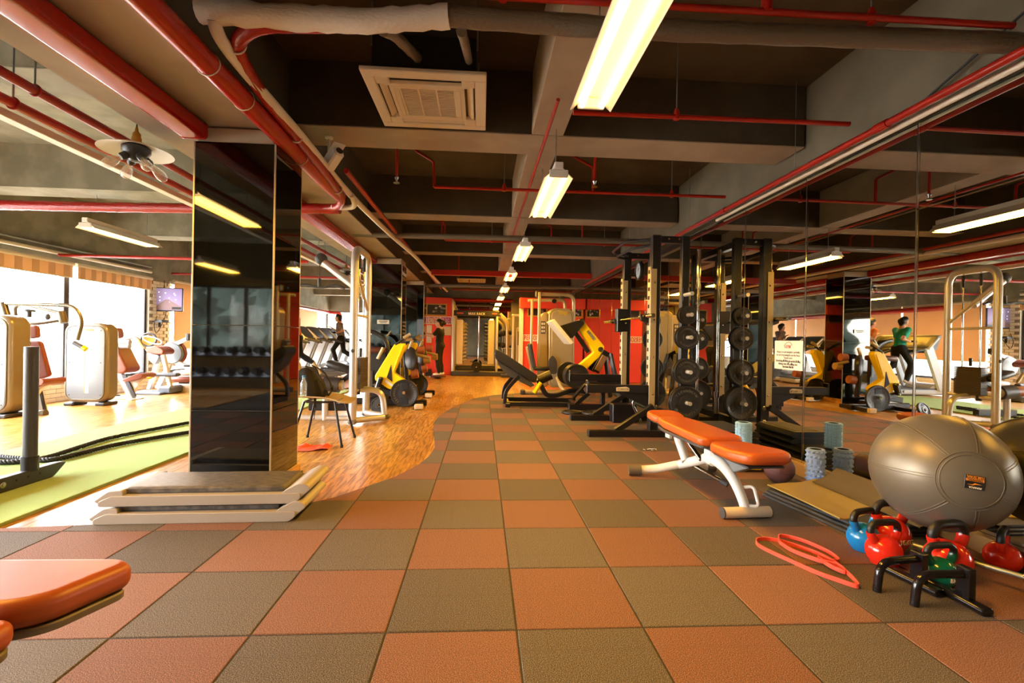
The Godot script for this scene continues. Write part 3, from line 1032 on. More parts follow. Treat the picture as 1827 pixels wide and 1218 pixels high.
	var rows := [[-0.68, -2.29, 2.76], [0.62, -3.37, 2.75], [-0.54, -5.16, 2.75], [-0.62, -7.75, 2.72], [-0.9, -14.2, 2.6]]
	for k in 5:
		var q: Array = rows[k]
		var o := thing("sprinkler_line", cl[k], "pipe", Vector3(q[0], q[2], q[1]), 0.0, "red sprinkler lines")
		part(o, "run", Mb.new().tube(V([0, 0, 0, 2.66 - q[0], 0, 0.03]), 0.017, 10), mats.red_pipe)
		if k == 2 or k == 3:
			part(o, "riser", Mb.new().tube(bend(V([0, 0, 0, -0.01, 0.27, 0, -0.2, 0.38, 0.0, -0.32, 0.64, 0]), 0.03), 0.015, 8), mats.red_pipe)
			part(o, "riser", Mb.new().tube(bend(V([1.72, 0, 0.02, 1.72, 0.27, 0.02, 1.5, 0.38, 0.02, 1.4, 0.64, 0.02]), 0.03), 0.015, 8), mats.red_pipe)
		for x in [0.75, 2.6]:
			if q[0] + x < 2.6:
				part(o, "hanging_rod", Mb.new().tube(V([x, 0.0, 0.01, x, 3.4 - q[2], 0.01]), 0.005, 6), mats.galv)
				part(o, "clamp", Mb.new().lathe([Vector2(0.0, -0.02), Vector2(0.022, -0.02), Vector2(0.022, 0.03), Vector2(0.01, 0.06), Vector2(0, 0.06)], at(Vector3(x, 0, 0.01)), 10), mats.red_pipe)
		if k == 0:
			for x in [2.05]:
				part(o, "sprinkler_stub", Mb.new().tube(V([x, 0, 0.02, x, 0.12, 0.02]), 0.026, 10), mats.red_pipe)
	pipe("lamp_feed_pipe", "thin red pipe running along the lamp row just left of the lamps", V([0.50, 2.80, -3.3, 0.46, 2.80, -8.8]), 0.014, mats.red_pipe)
	solo("red_beam_duct", Mb.new(Vector3(0.6, 2.48, -9.8)).box(Vector3(0.6, 2.48, -9.8), Vector3(3.3, 0.11, 0.11), 0.01), mats.red_pipe, "square orange-red duct crossing the hall in front of the far air conditioner", "duct", Vector3(0.6, 2.48, -9.8))
	pipe("grey_pipe", "grey insulated pipe crossing the hall before the third lamp, left to right", V([-1.9, 2.63, -7.1, 2.7, 2.63, -7.0]), 0.042, flat("pipe_grey", C("6a5f4c"), 0.5), 12)
	pipe("grey_pipe", "grey insulated pipe crossing the far hall under the far air conditioner", V([-1.5, 2.52, -12.6, 2.7, 2.55, -12.5]), 0.045, mats.pipe_grey, 12)
	pipe("far_red_pipe", "red pipe crossing the far hall just above the black rack header", V([-2.0, 2.42, -15.6, 1.0, 2.42, -15.6]), 0.04, mats.red_pipe)
	# along the mirror wall
	var rp := pipe("mirror_pipe", "red pipe running the length of the mirror wall just above the glass", V([2.66, 2.605, 1.0, 2.66, 2.605, -14.0]), 0.024, mats.red_pipe, 12)
	for z in [-3.05, -5.16, -7.7]:
		part(rp, "coupling", Mb.new(Vector3(2.66, 2.605, 1.0)).tube(V([2.66, 2.605, z + 0.05, 2.66, 2.605, z - 0.05]), 0.031, 10), mats.red_pipe)
		part(rp, "hanger", Mb.new(Vector3(2.66, 2.605, 1.0)).tube(V([2.66, 2.62, z - 0.9, 2.66, 3.4, z - 0.9]), 0.003, 6), mats.galv)
	pipe("conduit", "pale plastic conduit between the red pipe and the top of the mirror", V([2.755, 2.59, 0.5, 2.755, 2.59, -5.5]), 0.018, mats.white_pvc)
	pipe("conduit", "second thinner pale conduit on the wall above the mirror", V([2.78, 2.62, 0.5, 2.78, 2.62, -4.2]), 0.012, mats.white_pvc)
	pipe("wall_cable", "black cable slanting down the grey wall to the red mirror pipe", V([2.78, 3.1, -1.6, 2.78, 2.68, -2.9]), 0.008, mats.black_plastic)
	# window bay
	var lp := ["upper of two red pipes running along the window bay left of the near column", "lower of two red pipes running along the window bay left of the near column"]
	for k in 2:
		var p0 := Vector3([-2.80, -2.88][k], [2.62, 2.51][k], 0.5)
		var o := pipe("bay_pipe", lp[k], [p0, Vector3(p0.x, p0.y, -21.5)], 0.03, mats.red_pipe, 12)
		for z in [-3.15, -5.9, -8.6, -11.4, -14.1]:
			part(o, "hanging_rod", Mb.new(p0).tube(V([p0.x, p0.y, z + 0.05 * k, p0.x, 3.39, z + 0.05 * k]), 0.006, 6), mats.galv)
			part(o, "clamp", Mb.new(p0).tube(ring(Vector3(p0.x, p0.y, z + 0.05 * k), 0.034, Vector3(0, 0, 1)), 0.007, 6, true), mats.red_pipe)
	solo("cable_tray", span(-0.04, 0.04, 0, 0.05, 0, -21, 0.004), mats.white_pvc, "long pale cable tray beside the two red window bay pipes", "cable tray", Vector3(-2.99, 2.44, 0.5))
	pipe("bay_cross_pipe", "thin red pipe crossing the window bay under its lit fluorescent lamp", V([-6.8, 2.36, -8.1, -2.9, 2.36, -8.1]), 0.025, mats.red_pipe)
	pipe("bay_cross_pipe", "thin red pipe crossing the window bay farther off, before the second lamp", V([-6.8, 2.45, -10.9, -2.9, 2.45, -10.9]), 0.025, mats.red_pipe)
	pipe("header_conduit", "white conduit along the wall just above the blinds of the tall windows", V([-6.84, 2.40, 2.0, -6.84, 2.40, -10.3]), 0.03, mats.white_pvc)
	pipe("header_conduit", "thin pale conduit above the window blinds, over the white conduit", V([-6.84, 2.50, 2.0, -6.84, 2.50, -10.3]), 0.018, mats.galv)
	pipe("far_bay_pipe", "red pipe dropping down the far window wall behind the treadmills", bend(V([-6.75, 2.2, -12.0, -6.75, 2.2, -21.2, -6.3, 2.2, -21.7, -6.3, 0.0, -21.7]), 0.15), 0.07, mats.red_pipe, 12)
	# sprinklers
	sprinkler(Vector3(-0.84, 2.60, -4.62), 3.395, "sprinkler on a red drop right of the security camera")
	sprinkler(Vector3(1.07, 2.63, -4.60), 3.395, "sprinkler on a red drop right of the second lamp")
	sprinkler(Vector3(-0.64, 2.66, -7.3), 3.395, "sprinkler on a red drop left of the third lamp")
	sprinkler(Vector3(1.52, 2.67, -7.3), 3.395, "sprinkler on a red drop right of the third lamp, near the rack")
	sprinkler(Vector3(-0.40, 2.60, -13.9), 3.4, "sprinkler nearest the far air conditioner")
	sprinkler(Vector3(-0.56, 2.56, -11.0), 3.4, "sprinkler just before the far air conditioner")
	cassette("ceiling_air_conditioner", "large cream ceiling cassette air conditioner near the camera, with a slatted grille", Vector3(-0.415, 2.86, -3.57))
	cassette("ceiling_air_conditioner", "small-looking cream ceiling cassette air conditioner far down the hall", Vector3(-0.34, 2.86, -14.2))
	pendant(Vector3(-2.54, 2.445, -3.65), "pendant lamp with a flat white shade and four clear bulbs beside the near column")
	pendant(Vector3(-2.75, 2.44, -9.8), "pendant lamp with clear bulbs seen behind the silver cable tower")
	# camera on the beam
	var cc := thing("security_camera", "white security camera hanging under the beam right of the near column", "camera", Vector3(-1.36, 2.86, -4.25))
	part(cc, "mount", Mb.new().lathe([Vector2(0, -0.14), Vector2(0.012, -0.14), Vector2(0.012, -0.02), Vector2(0.035, -0.012), Vector2(0.035, 0), Vector2(0, 0)], Transform3D.IDENTITY, 12), mats.white_paint)
	var B := Basis(Vector3.UP, 0.75) * Basis(Vector3.RIGHT, -0.45)
	part(cc, "housing", Mb.new().box(Vector3(0.06, -0.21, 0.05), Vector3(0.085, 0.085, 0.22), 0.015, B), mats.white_paint)
	part(cc, "sun_shield", Mb.new().box(Vector3(0.06, -0.21, 0.05) + B * Vector3(0, 0.05, 0.015), Vector3(0.105, 0.012, 0.26), 0.004, B), mats.white_paint)
	part(cc, "lens", Mb.new().lathe([Vector2(0, 0.0), Vector2(0.03, 0.0), Vector2(0.03, 0.008), Vector2(0, 0.008)], facing(Vector3(0.06, -0.21, 0.05) + B * Vector3(0, 0, 0.108), B * Vector3(0, 0, 1)), 14), mats.black_plastic)

func ring(c: Vector3, r: float, n: Vector3, seg := 16) -> Array:
	var X := facing(c, n)
	var out := []
	for k in seg:
		out.append(X * Vector3(cos(TAU * k / seg) * r, 0, sin(TAU * k / seg) * r))
	return out

func kettlebell(called: String, label: String, pos: Vector3, turn: float, h: float, color: Material, num := "") -> Node3D:
	var o := thing(called, label, "kettlebell", pos, turn, "kettlebells beside the mats")
	var R := h * 0.365
	var pr := [Vector2(0, 0), Vector2(R * 0.62, 0), Vector2(R * 0.72, R * 0.06)]
	for k in 11:
		var t := -0.78 + (PI / 2 + 0.5) * k / 10.0
		pr.append(Vector2(cos(t) * R, R * 0.82 + sin(t) * R))
	pr.append(Vector2(0, R * 1.83))
	var b := part(o, "bell", Mb.new().lathe(pr, Transform3D.IDENTITY, 28), color)
	var hw := h * 0.345
	var y0 := R * 1.3
	var pts := curve(V([-hw * 0.62, y0, 0, -hw * 0.98, h * 0.68, 0, -hw * 1.02, h * 0.84, 0, -hw * 0.7, h * 0.945, 0, 0, h * 0.955, 0, hw * 0.7, h * 0.945, 0, hw * 1.02, h * 0.84, 0, hw * 0.98, h * 0.68, 0, hw * 0.62, y0, 0]), 5)
	var n := pts.size()
	var cut := int(n * 0.16)
	var rr: float = h * 0.078
	part(o, "grip", Mb.new().tube(pts.slice(cut, n - cut), rr, 12), mats.grip)
	for e in [pts.slice(0, cut + 2), pts.slice(n - cut - 2, n)]:
		part(o, "horn", Mb.new().tube(e, rr * 1.18, 12), color)
	if num:
		text(b, "weight_mark", num, h * 0.10, Transform3D(Basis.IDENTITY, Vector3(0, R * 0.72, R * 0.985)), mats.white_paint)
	return o

func roller(called: String, label: String, pos: Vector3, h: float, kind: int, m: Material) -> void:
	var o := thing(called, label, "foam roller", pos)
	part(o, "core", Mb.new().lathe([Vector2(0.045, 0), Vector2(0.062, 0), Vector2(0.064, 0.004), Vector2(0.064, h - 0.004), Vector2(0.062, h), Vector2(0.045, h), Vector2(0.045, 0.0)], Transform3D.IDENTITY, 24), m)
	part(o, "inner_tube", Mb.new().lathe([Vector2(0.04, 0.002), Vector2(0.045, 0.002), Vector2(0.045, h - 0.002), Vector2(0.04, h - 0.002), Vector2(0.04, 0.002)], Transform3D.IDENTITY, 20), mats.black_plastic)
	var st := Mb.new()
	if kind == 0:   # pyramid spikes with a belt of long fins
		for r in 8:
			for k in 14:
				var a := TAU * (k + 0.5 * (r % 2)) / 14
				var y := h * (0.06 + 0.125 * r)
				if r == 5:
					continue
				var X := facing(Vector3(cos(a) * 0.061, y, sin(a) * 0.061), Vector3(cos(a), 0, sin(a)))
				var q := 0.0125
				var tip := X * Vector3(0, 0.015, 0)
				var cs := [X * Vector3(-q, 0, -q), X * Vector3(q, 0, -q), X * Vector3(q, 0, q), X * Vector3(-q, 0, q)]
				for e in 4:
					var nn: Vector3 = (cs[(e + 1) % 4] - cs[e]).cross(tip - cs[e]).normalized()
					if nn.dot(X.basis.y) < 0.0:
						nn = -nn
					st.tri(cs[e], cs[(e + 1) % 4], tip, nn, nn, nn)
		for k in 12:
			var a := TAU * k / 12
			st.box(Vector3(cos(a) * 0.066, h * 0.68, sin(a) * 0.066), Vector3(0.012, h * 0.1, 0.014), 0.004, Basis(Vector3.UP, -a))
	else:   # square studs
		for r in 9:
			for k in 12:
				var a := TAU * k / 12
				st.box(Vector3(cos(a) * 0.066, h * (0.055 + 0.111 * r), sin(a) * 0.066), Vector3(0.01, h * 0.085, 0.026 if (k + r) % 3 else 0.034), 0.003, Basis(Vector3.UP, -a))
	part(o, "studs", st, m)

func pushup_bar(pos: Vector3, dir: Vector3, label: String) -> void:
	# dir: along the flat foot; the handle leaves the post to the left and bends to the floor
	var o := thing("pushup_bar", label, "push-up bar", pos, 0.0, "black push-up bars")
	var d := dir.normalized()
	var sd := Vector3(d.z, 0, -d.x)
	if sd.x > 0:
		sd = -sd
	var X := Transform3D(Basis(sd, Vector3.UP, sd.cross(Vector3.UP)), Vector3(0, 0.018, 0))
	part(o, "foot", Mb.new().extr(rrect(0.056, 0.034, 0.0168, 6), 0.26, X, 0.003), mats.black_gloss)
	part(o, "post", Mb.new().box(Vector3(0, 0.095, 0) + d * 0.035, Vector3(0.034, 0.14, 0.062), 0.003, Basis(sd, Vector3.UP, sd.cross(Vector3.UP))), mats.black_gloss)
	part(o, "handle", Mb.new().tube(bend([Vector3(0, 0.135, 0) + d * 0.035, Vector3(0, 0.135, 0) + d * 0.035 + sd * 0.22, Vector3(0, 0.0, 0) + d * 0.035 + sd * 0.235], 0.09, 8), 0.0175, 14), mats.black_gloss)

func right_side() -> void:
	flat("grip", C("151515"), 0.45)
	flat("black_gloss", C("141318"), 0.18)
	# gym ball with moulded seams and its label
	var bp := Vector3(2.475, 0.455, -2.42)
	var bm := flat("ball_silver", C("716a5c"), 0.38, 0.35)
	var ball := thing("gym_ball", "big silver-grey exercise ball with moulded seams resting on the kettlebells by the mirror", "exercise ball", bp)
	var R := 0.31
	part(ball, "shell", Mb.new().ball(Vector3.ZERO, Vector3(R, R * 0.985, R), 56), bm)
	var to := (Vector3(0.0, 1.119, 0.0) - bp)
	var ln := Vector3(-0.37, 0.085, 0.925).normalized()
	var LXf := facing(Vector3.ZERO, ln)
	var sm := Mb.new()
	for q in [0.42, 0.47]:
		var rg := []
		for k in 40:
			rg.append(LXf * Vector3(cos(TAU * k / 40) * sin(q) * R, cos(q) * R, sin(TAU * k / 40) * sin(q) * R) * 1.0005)
		sm.tube(rg, 0.0022, 5, true)
	for k in 7:
		for w in [-0.02, 0.02]:
			var a := TAU * k / 7 + 0.3
			var ln2 := []
			for j in 20:
				var t: float = 0.47 + (PI - 0.9) * j / 19.0
				var aa: float = a + w / maxf(0.3, sin(t))
				ln2.append(LXf * Vector3(cos(aa) * sin(t), cos(t), sin(aa) * sin(t)) * R * 1.0004)
			sm.tube(ln2, 0.0018, 5)
	part(ball, "seam", sm, bm)
	var up := Vector3.UP - ln * ln.y
	var PX := plane(ln * (R - 0.004), up.cross(ln), up)
	PX.basis = PX.basis * Basis(Vector3.BACK, PI - 0.1)
	var patch := part(ball, "label_patch", Mb.new().extr(rrect(0.078, 0.066, 0.003), 0.012, Transform3D(PX.basis, PX.origin), 0.001), mats.black_plastic, Transform3D.IDENTITY, "black label patch with orange and white print")
	var orange := flat("label_orange", C("e38a1e"), 0.5)
	part(patch, "print_bar", Mb.new().box(PX * Vector3(0, -0.010, 0.006), Vector3(0.07, 0.012, 0.002), 0.0, PX.basis), orange)
	text(patch, "print", "FUNCTIONAL", 0.013, Transform3D(PX.basis, PX * Vector3(0, -0.024, 0.0065)), orange, "Droid Sans", 0.068)
	text(patch, "print", "TRAINING", 0.010, Transform3D(PX.basis, PX * Vector3(0, -0.010, 0.0075)), mats.black_plastic, "Droid Sans", 0.06)
	text(patch, "print", "AVANADA", 0.009, Transform3D(PX.basis, PX * Vector3(-0.003, 0.025, 0.0065)), mats.white_paint, "Droid Sans", 0.05)
	part(patch, "swoosh", Mb.new().extr(xy([-0.028, 0.008, 0.0, 0.004, 0.008, 0.011, 0.031, 0.012, 0.008, 0.015, -0.002, 0.010]), 0.002, Transform3D(PX.basis, PX * Vector3(0, 0, 0.007)), 0.0), orange)
	# kettlebells
	var kr := flat("kettle_red", C("cf2a1a"), 0.16)
	var kb := flat("kettle_blue", C("1573b4"), 0.16)
	var kg := flat("kettle_green", C("0d6247"), 0.16)
	kettlebell("kettlebell", "blue kettlebell with a black grip at the corner of the folded mats", Vector3(2.12, 0, -2.50), 0.25, 0.225, kb)
	kettlebell("kettlebell", "red kettlebell marked 10 kg in front of the blue one", Vector3(2.09, 0, -2.335), 0.1, 0.225, kr, "10KG")
	kettlebell("kettlebell", "red kettlebell marked 16 kg behind the 10 kg one, under the silver ball", Vector3(2.29, 0, -2.52), 0.1, 0.265, kr, "16KG")
	kettlebell("kettlebell", "green kettlebell between the two black push-up bars", Vector3(2.185, 0, -2.125), 0.05, 0.195, kg, "8KG")
	kettlebell("kettlebell", "large red kettlebell behind the green one, its black grip touching the ball", Vector3(2.30, 0, -2.2), 0.15, 0.27, kr)
	kettlebell("kettlebell", "red kettlebell at the right edge of the photo, against the mirror", Vector3(2.66, 0, -2.26), 0.6, 0.21, kr)
	pushup_bar(Vector3(2.055, 0, -2.14), Vector3(0.03, 0, 0.22), "rear black push-up bar with its bent handle before the red 10 kg kettlebell")
	pushup_bar(Vector3(2.13, 0, -1.99), Vector3(0.0, 0, 0.24), "front black push-up bar with its bent handle before the green kettlebell")
	# low barbell end at the right edge
	var lb := thing("loaded_bar", "chrome bar with a black plate lying on the tiles at the right edge", "barbell", Vector3(2.42, 0.085, -2.12))
	var bd := Vector3(0.16, 0.0, 0.27).normalized()
	part(lb, "bar", Mb.new().tube([-bd * 0.28, bd * 0.22], 0.0125, 12), mats.galv)
	part(lb, "collar", Mb.new().tube([bd * 0.12, bd * 0.15], 0.025, 14), mats.steel)
	part(lb, "plate", Mb.new().lathe([Vector2(0.02, 0), Vector2(0.085, 0), Vector2(0.085, 0.03), Vector2(0.02, 0.03)], facing(bd * 0.15, bd), 28), mats.black_rubber)
	# folded mats
	var md := flat("mat_dark", C("26282a"), 0.7)
	var mo := flat("mat_olive", C("8d7a35"), 0.55)
	var mr := flat("mat_ribbed", C("594a24"), 0.75)
	var o := thing("folded_mat", "thick black folded gym mat lying under the olive one beside the baseboard", "mat", Vector3(2.4, 0, -3.05), 0.0, "folded mats by the mirror")
	for k in 3:
		var sh := 0.012 * k
		var poly := soft(xy([2.09 + sh - 2.4, -3.42 + sh + 3.05, 2.66 - 2.4, -3.6 + sh + 3.05, 2.70 - 2.4, -2.66 + 3.05, 2.2 + sh * 1.6 - 2.4, -2.66 - sh + 3.05]), 0.03)
		part(o, "fold", Mb.new().extr(poly, 0.021, Transform3D(Basis(Vector3(1, 0, 0), Vector3(0, 0, 1), Vector3(0, -1, 0)), Vector3(0, 0.0105 + 0.021 * k, 0)), 0.009, 3), md)
	var sec := PackedVector2Array()
	var top := []
	for k in 13:
		var t := k / 12.0
		top.append(Vector3(2.13 + 0.52 * t, 0.0685 + 0.012 * sin(t * 5.0) * (1.0 - t) + (0.012 if k == 0 else 0.0), 0))
	var ol := Mb.new(Vector3(2.4, 0.064, -3.1))
	sheet(ol, func(u, v): return Vector3(lerpf(lerpf(2.145, 2.17, v), lerpf(2.64, 2.62, v), u), 0.0705 + 0.012 * exp(-18.0 * u) + 0.006 * sin(u * 7.0 + v * 2.0), lerpf(lerpf(-3.43, -3.60, u), lerpf(-2.74, -2.93, u), v)), 16, 16, 0.009)
	solo("yoga_mat", ol, mo, "olive-gold exercise mat spread on the black folded mats", "mat", Vector3(2.4, 0.064, -3.1), "folded mats by the mirror")
	var rb := Mb.new(Vector3(2.6, 0.06, -3.2))
	sheet(rb, func(u, v): return Vector3(lerpf(2.55, 2.735, u), 0.083 + 0.10 * pow(u, 1.5) + 0.0035 * sin(u * 190.0), lerpf(-3.5, -2.6, v)), 240, 3, 0.008)
	solo("ribbed_mat", rb, mr, "brown ribbed mat curling up against the baseboard behind the olive mat", "mat", Vector3(2.6, 0.06, -3.2), "folded mats by the mirror")
	# rollers
	roller("foam_roller", "blue spiked foam roller standing at the end of the mats", Vector3(2.685, 0.0, -3.66), 0.295, 0, flat("roller_blue", C("84a8ee"), 0.5))
	roller("foam_roller", "pale blue studded foam roller standing on the black step platforms", Vector3(2.375, 0.19, -4.17), 0.23, 1, flat("roller_pale", C("93c6f2"), 0.5))
	# medicine ball
	var mb := thing("medicine_ball", "dark purple-brown leather medicine ball beside the bench's seat end", "medicine ball", Vector3(2.435, 0.115, -3.74))
	var mp := flat("leather_plum", C("5b3a3c"), 0.55)
	part(mb, "shell", Mb.new().ball(Vector3.ZERO, Vector3.ONE * 0.115, 36), mp)
	var sm2 := Mb.new()
	sm2.tube(ring(Vector3.ZERO, 0.1152, Vector3(0.9, 0.1, 0.5), 36), 0.0015, 5, true)
	sm2.tube(ring(Vector3.ZERO, 0.1152, Vector3(-0.3, 0.25, 0.9), 36), 0.0015, 5, true)
	sm2.tube(ring(Vector3.ZERO, 0.1152, Vector3(0.1, 1, 0.15), 36), 0.0015, 5, true)
	part(mb, "seam", sm2, flat("leather_seam", C("3c2527"), 0.7))
	# stack of black step platforms
	for k in 5:
		var L := 0.9 if k < 3 else 0.6
		var s := thing("black_step", ["lowest black step platform of the stack behind the bench", "second lowest black step platform of the stack behind the bench", "middle black step platform of the stack, carrying the pale roller", "second from the top black step platform of the stack behind the bench", "topmost black step platform of the stack behind the bench"][k], "step platform", Vector3(2.46, 0.06 * k, -4.5 if k < 3 else -4.66), 0.0, "black step platforms")
		var pf := soft(xy([-0.17, 0.0, 0.17, 0.0, 0.2, 0.02, 0.14, 0.058, -0.14, 0.058, -0.2, 0.02]), 0.01)
		part(s, "body", Mb.new().extr(pf, L, Transform3D.IDENTITY, 0.02, 3), mats.black_plastic)
		part(s, "tread", Mb.new().box(Vector3(0, 0.0585, 0), Vector3(0.24, 0.006, L - 0.1), 0.002), mats.black_rubber)
	# resistance band
	var bpts := V([1.553, 0.006, -2.57, 1.60, 0.006, -2.63, 1.70, 0.006, -2.61, 1.80, 0.008, -2.46, 1.82, 0.01, -2.34, 1.80, 0.012, -2.22, 1.775, 0.01, -2.13, 1.75, 0.008, -2.10, 1.70, 0.006, -2.17, 1.655, 0.006, -2.24, 1.60, 0.006, -2.38, 1.56, 0.006, -2.49])
	var bpts2 := V([1.70, 0.012, -2.60, 1.75, 0.012, -2.66, 1.83, 0.012, -2.60, 1.875, 0.012, -2.46, 1.865, 0.012, -2.36, 1.82, 0.016, -2.33, 1.77, 0.016, -2.38, 1.76, 0.016, -2.28, 1.79, 0.014, -2.22, 1.80, 0.02, -2.28, 1.74, 0.018, -2.34, 1.69, 0.014, -2.45, 1.68, 0.014, -2.54])
	var rbm := Mb.new(Vector3(1.7, 0, -2.4))
	for q in [bpts, bpts2]:
		var cv := curve(q, 6, true)
		cv.append(cv[0])
		rbm.sweep(cv, PackedVector2Array([Vector2(-0.003, -0.006), Vector2(0.003, -0.006), Vector2(0.003, 0.014), Vector2(-0.003, 0.014)]))
	solo("resistance_band", rbm, flat("band_coral", C("e2503a"), 0.5), "coral red resistance band lying in loops on the rubber tiles", "resistance band", Vector3(1.7, 0, -2.4))
	var cl := solo("barbell_clip", Mb.new(Vector3(1.75, 0.02, -4.86)).tube(ring(Vector3(1.72, 0.012, -4.86), 0.028, Vector3(0.1, 1, 0)), 0.004, 6, true).tube(ring(Vector3(1.80, 0.012, -4.84), 0.028, Vector3(0.1, 1, 0.1)), 0.004, 6, true).tube(V([1.74, 0.02, -4.86, 1.81, 0.03, -4.80]), 0.004, 6), mats.steel, "small chrome spring clip lying on the tiles left of the bench head", "clip", Vector3(1.75, 0.02, -4.86))
	bench(Vector3(1.665, 0, -3.35), 0.06)

# a thin curved sheet f(u, v) with thickness
func sheet(m: Mb, f: Callable, nu: int, nv: int, th: float) -> void:
	var P := []
	for i in (nu + 1):
		var row := []
		for j in (nv + 1):
			row.append(f.call(float(i) / nu, float(j) / nv))
		P.append(row)
	var N := []
	for i in (nu + 1):
		var row := []
		for j in (nv + 1):
			var du: Vector3 = P[mini(i + 1, nu)][j] - P[maxi(i - 1, 0)][j]
			var dv: Vector3 = P[i][mini(j + 1, nv)] - P[i][maxi(j - 1, 0)]
			var n := du.cross(dv).normalized()
			row.append(n if n.y > 0.0 else -n)
		N.append(row)
	for i in nu:
		for j in nv:
			var q := [[i, j], [i + 1, j], [i + 1, j + 1], [i, j + 1]]
			m.quads(P[q[0][0]][q[0][1]], P[q[1][0]][q[1][1]], P[q[2][0]][q[2][1]], P[q[3][0]][q[3][1]], N[q[0][0]][q[0][1]], N[q[1][0]][q[1][1]], N[q[2][0]][q[2][1]], N[q[3][0]][q[3][1]])
			m.quads(P[q[0][0]][q[0][1]] - N[q[0][0]][q[0][1]] * th, P[q[1][0]][q[1][1]] - N[q[1][0]][q[1][1]] * th, P[q[2][0]][q[2][1]] - N[q[2][0]][q[2][1]] * th, P[q[3][0]][q[3][1]] - N[q[3][0]][q[3][1]] * th, -N[q[0][0]][q[0][1]], -N[q[1][0]][q[1][1]], -N[q[2][0]][q[2][1]], -N[q[3][0]][q[3][1]])
	for i in nu:
		for j in [0, nv]:
			var nn := Vector3(0, 0, -1.0 if j == 0 else 1.0) * signf(P[0][nv].z - P[0][0].z)
			m.quad(P[i][j], P[i + 1][j], P[i + 1][j] - N[i + 1][j] * th, P[i][j] - N[i][j] * th, nn)
	for j in nv:
		for i in [0, nu]:
			var nn := Vector3(-1.0 if i == 0 else 1.0, 0, 0)
			m.quad(P[i][j], P[i][j + 1], P[i][j + 1] - N[i][j + 1] * th, P[i][j] - N[i][j] * th, nn)

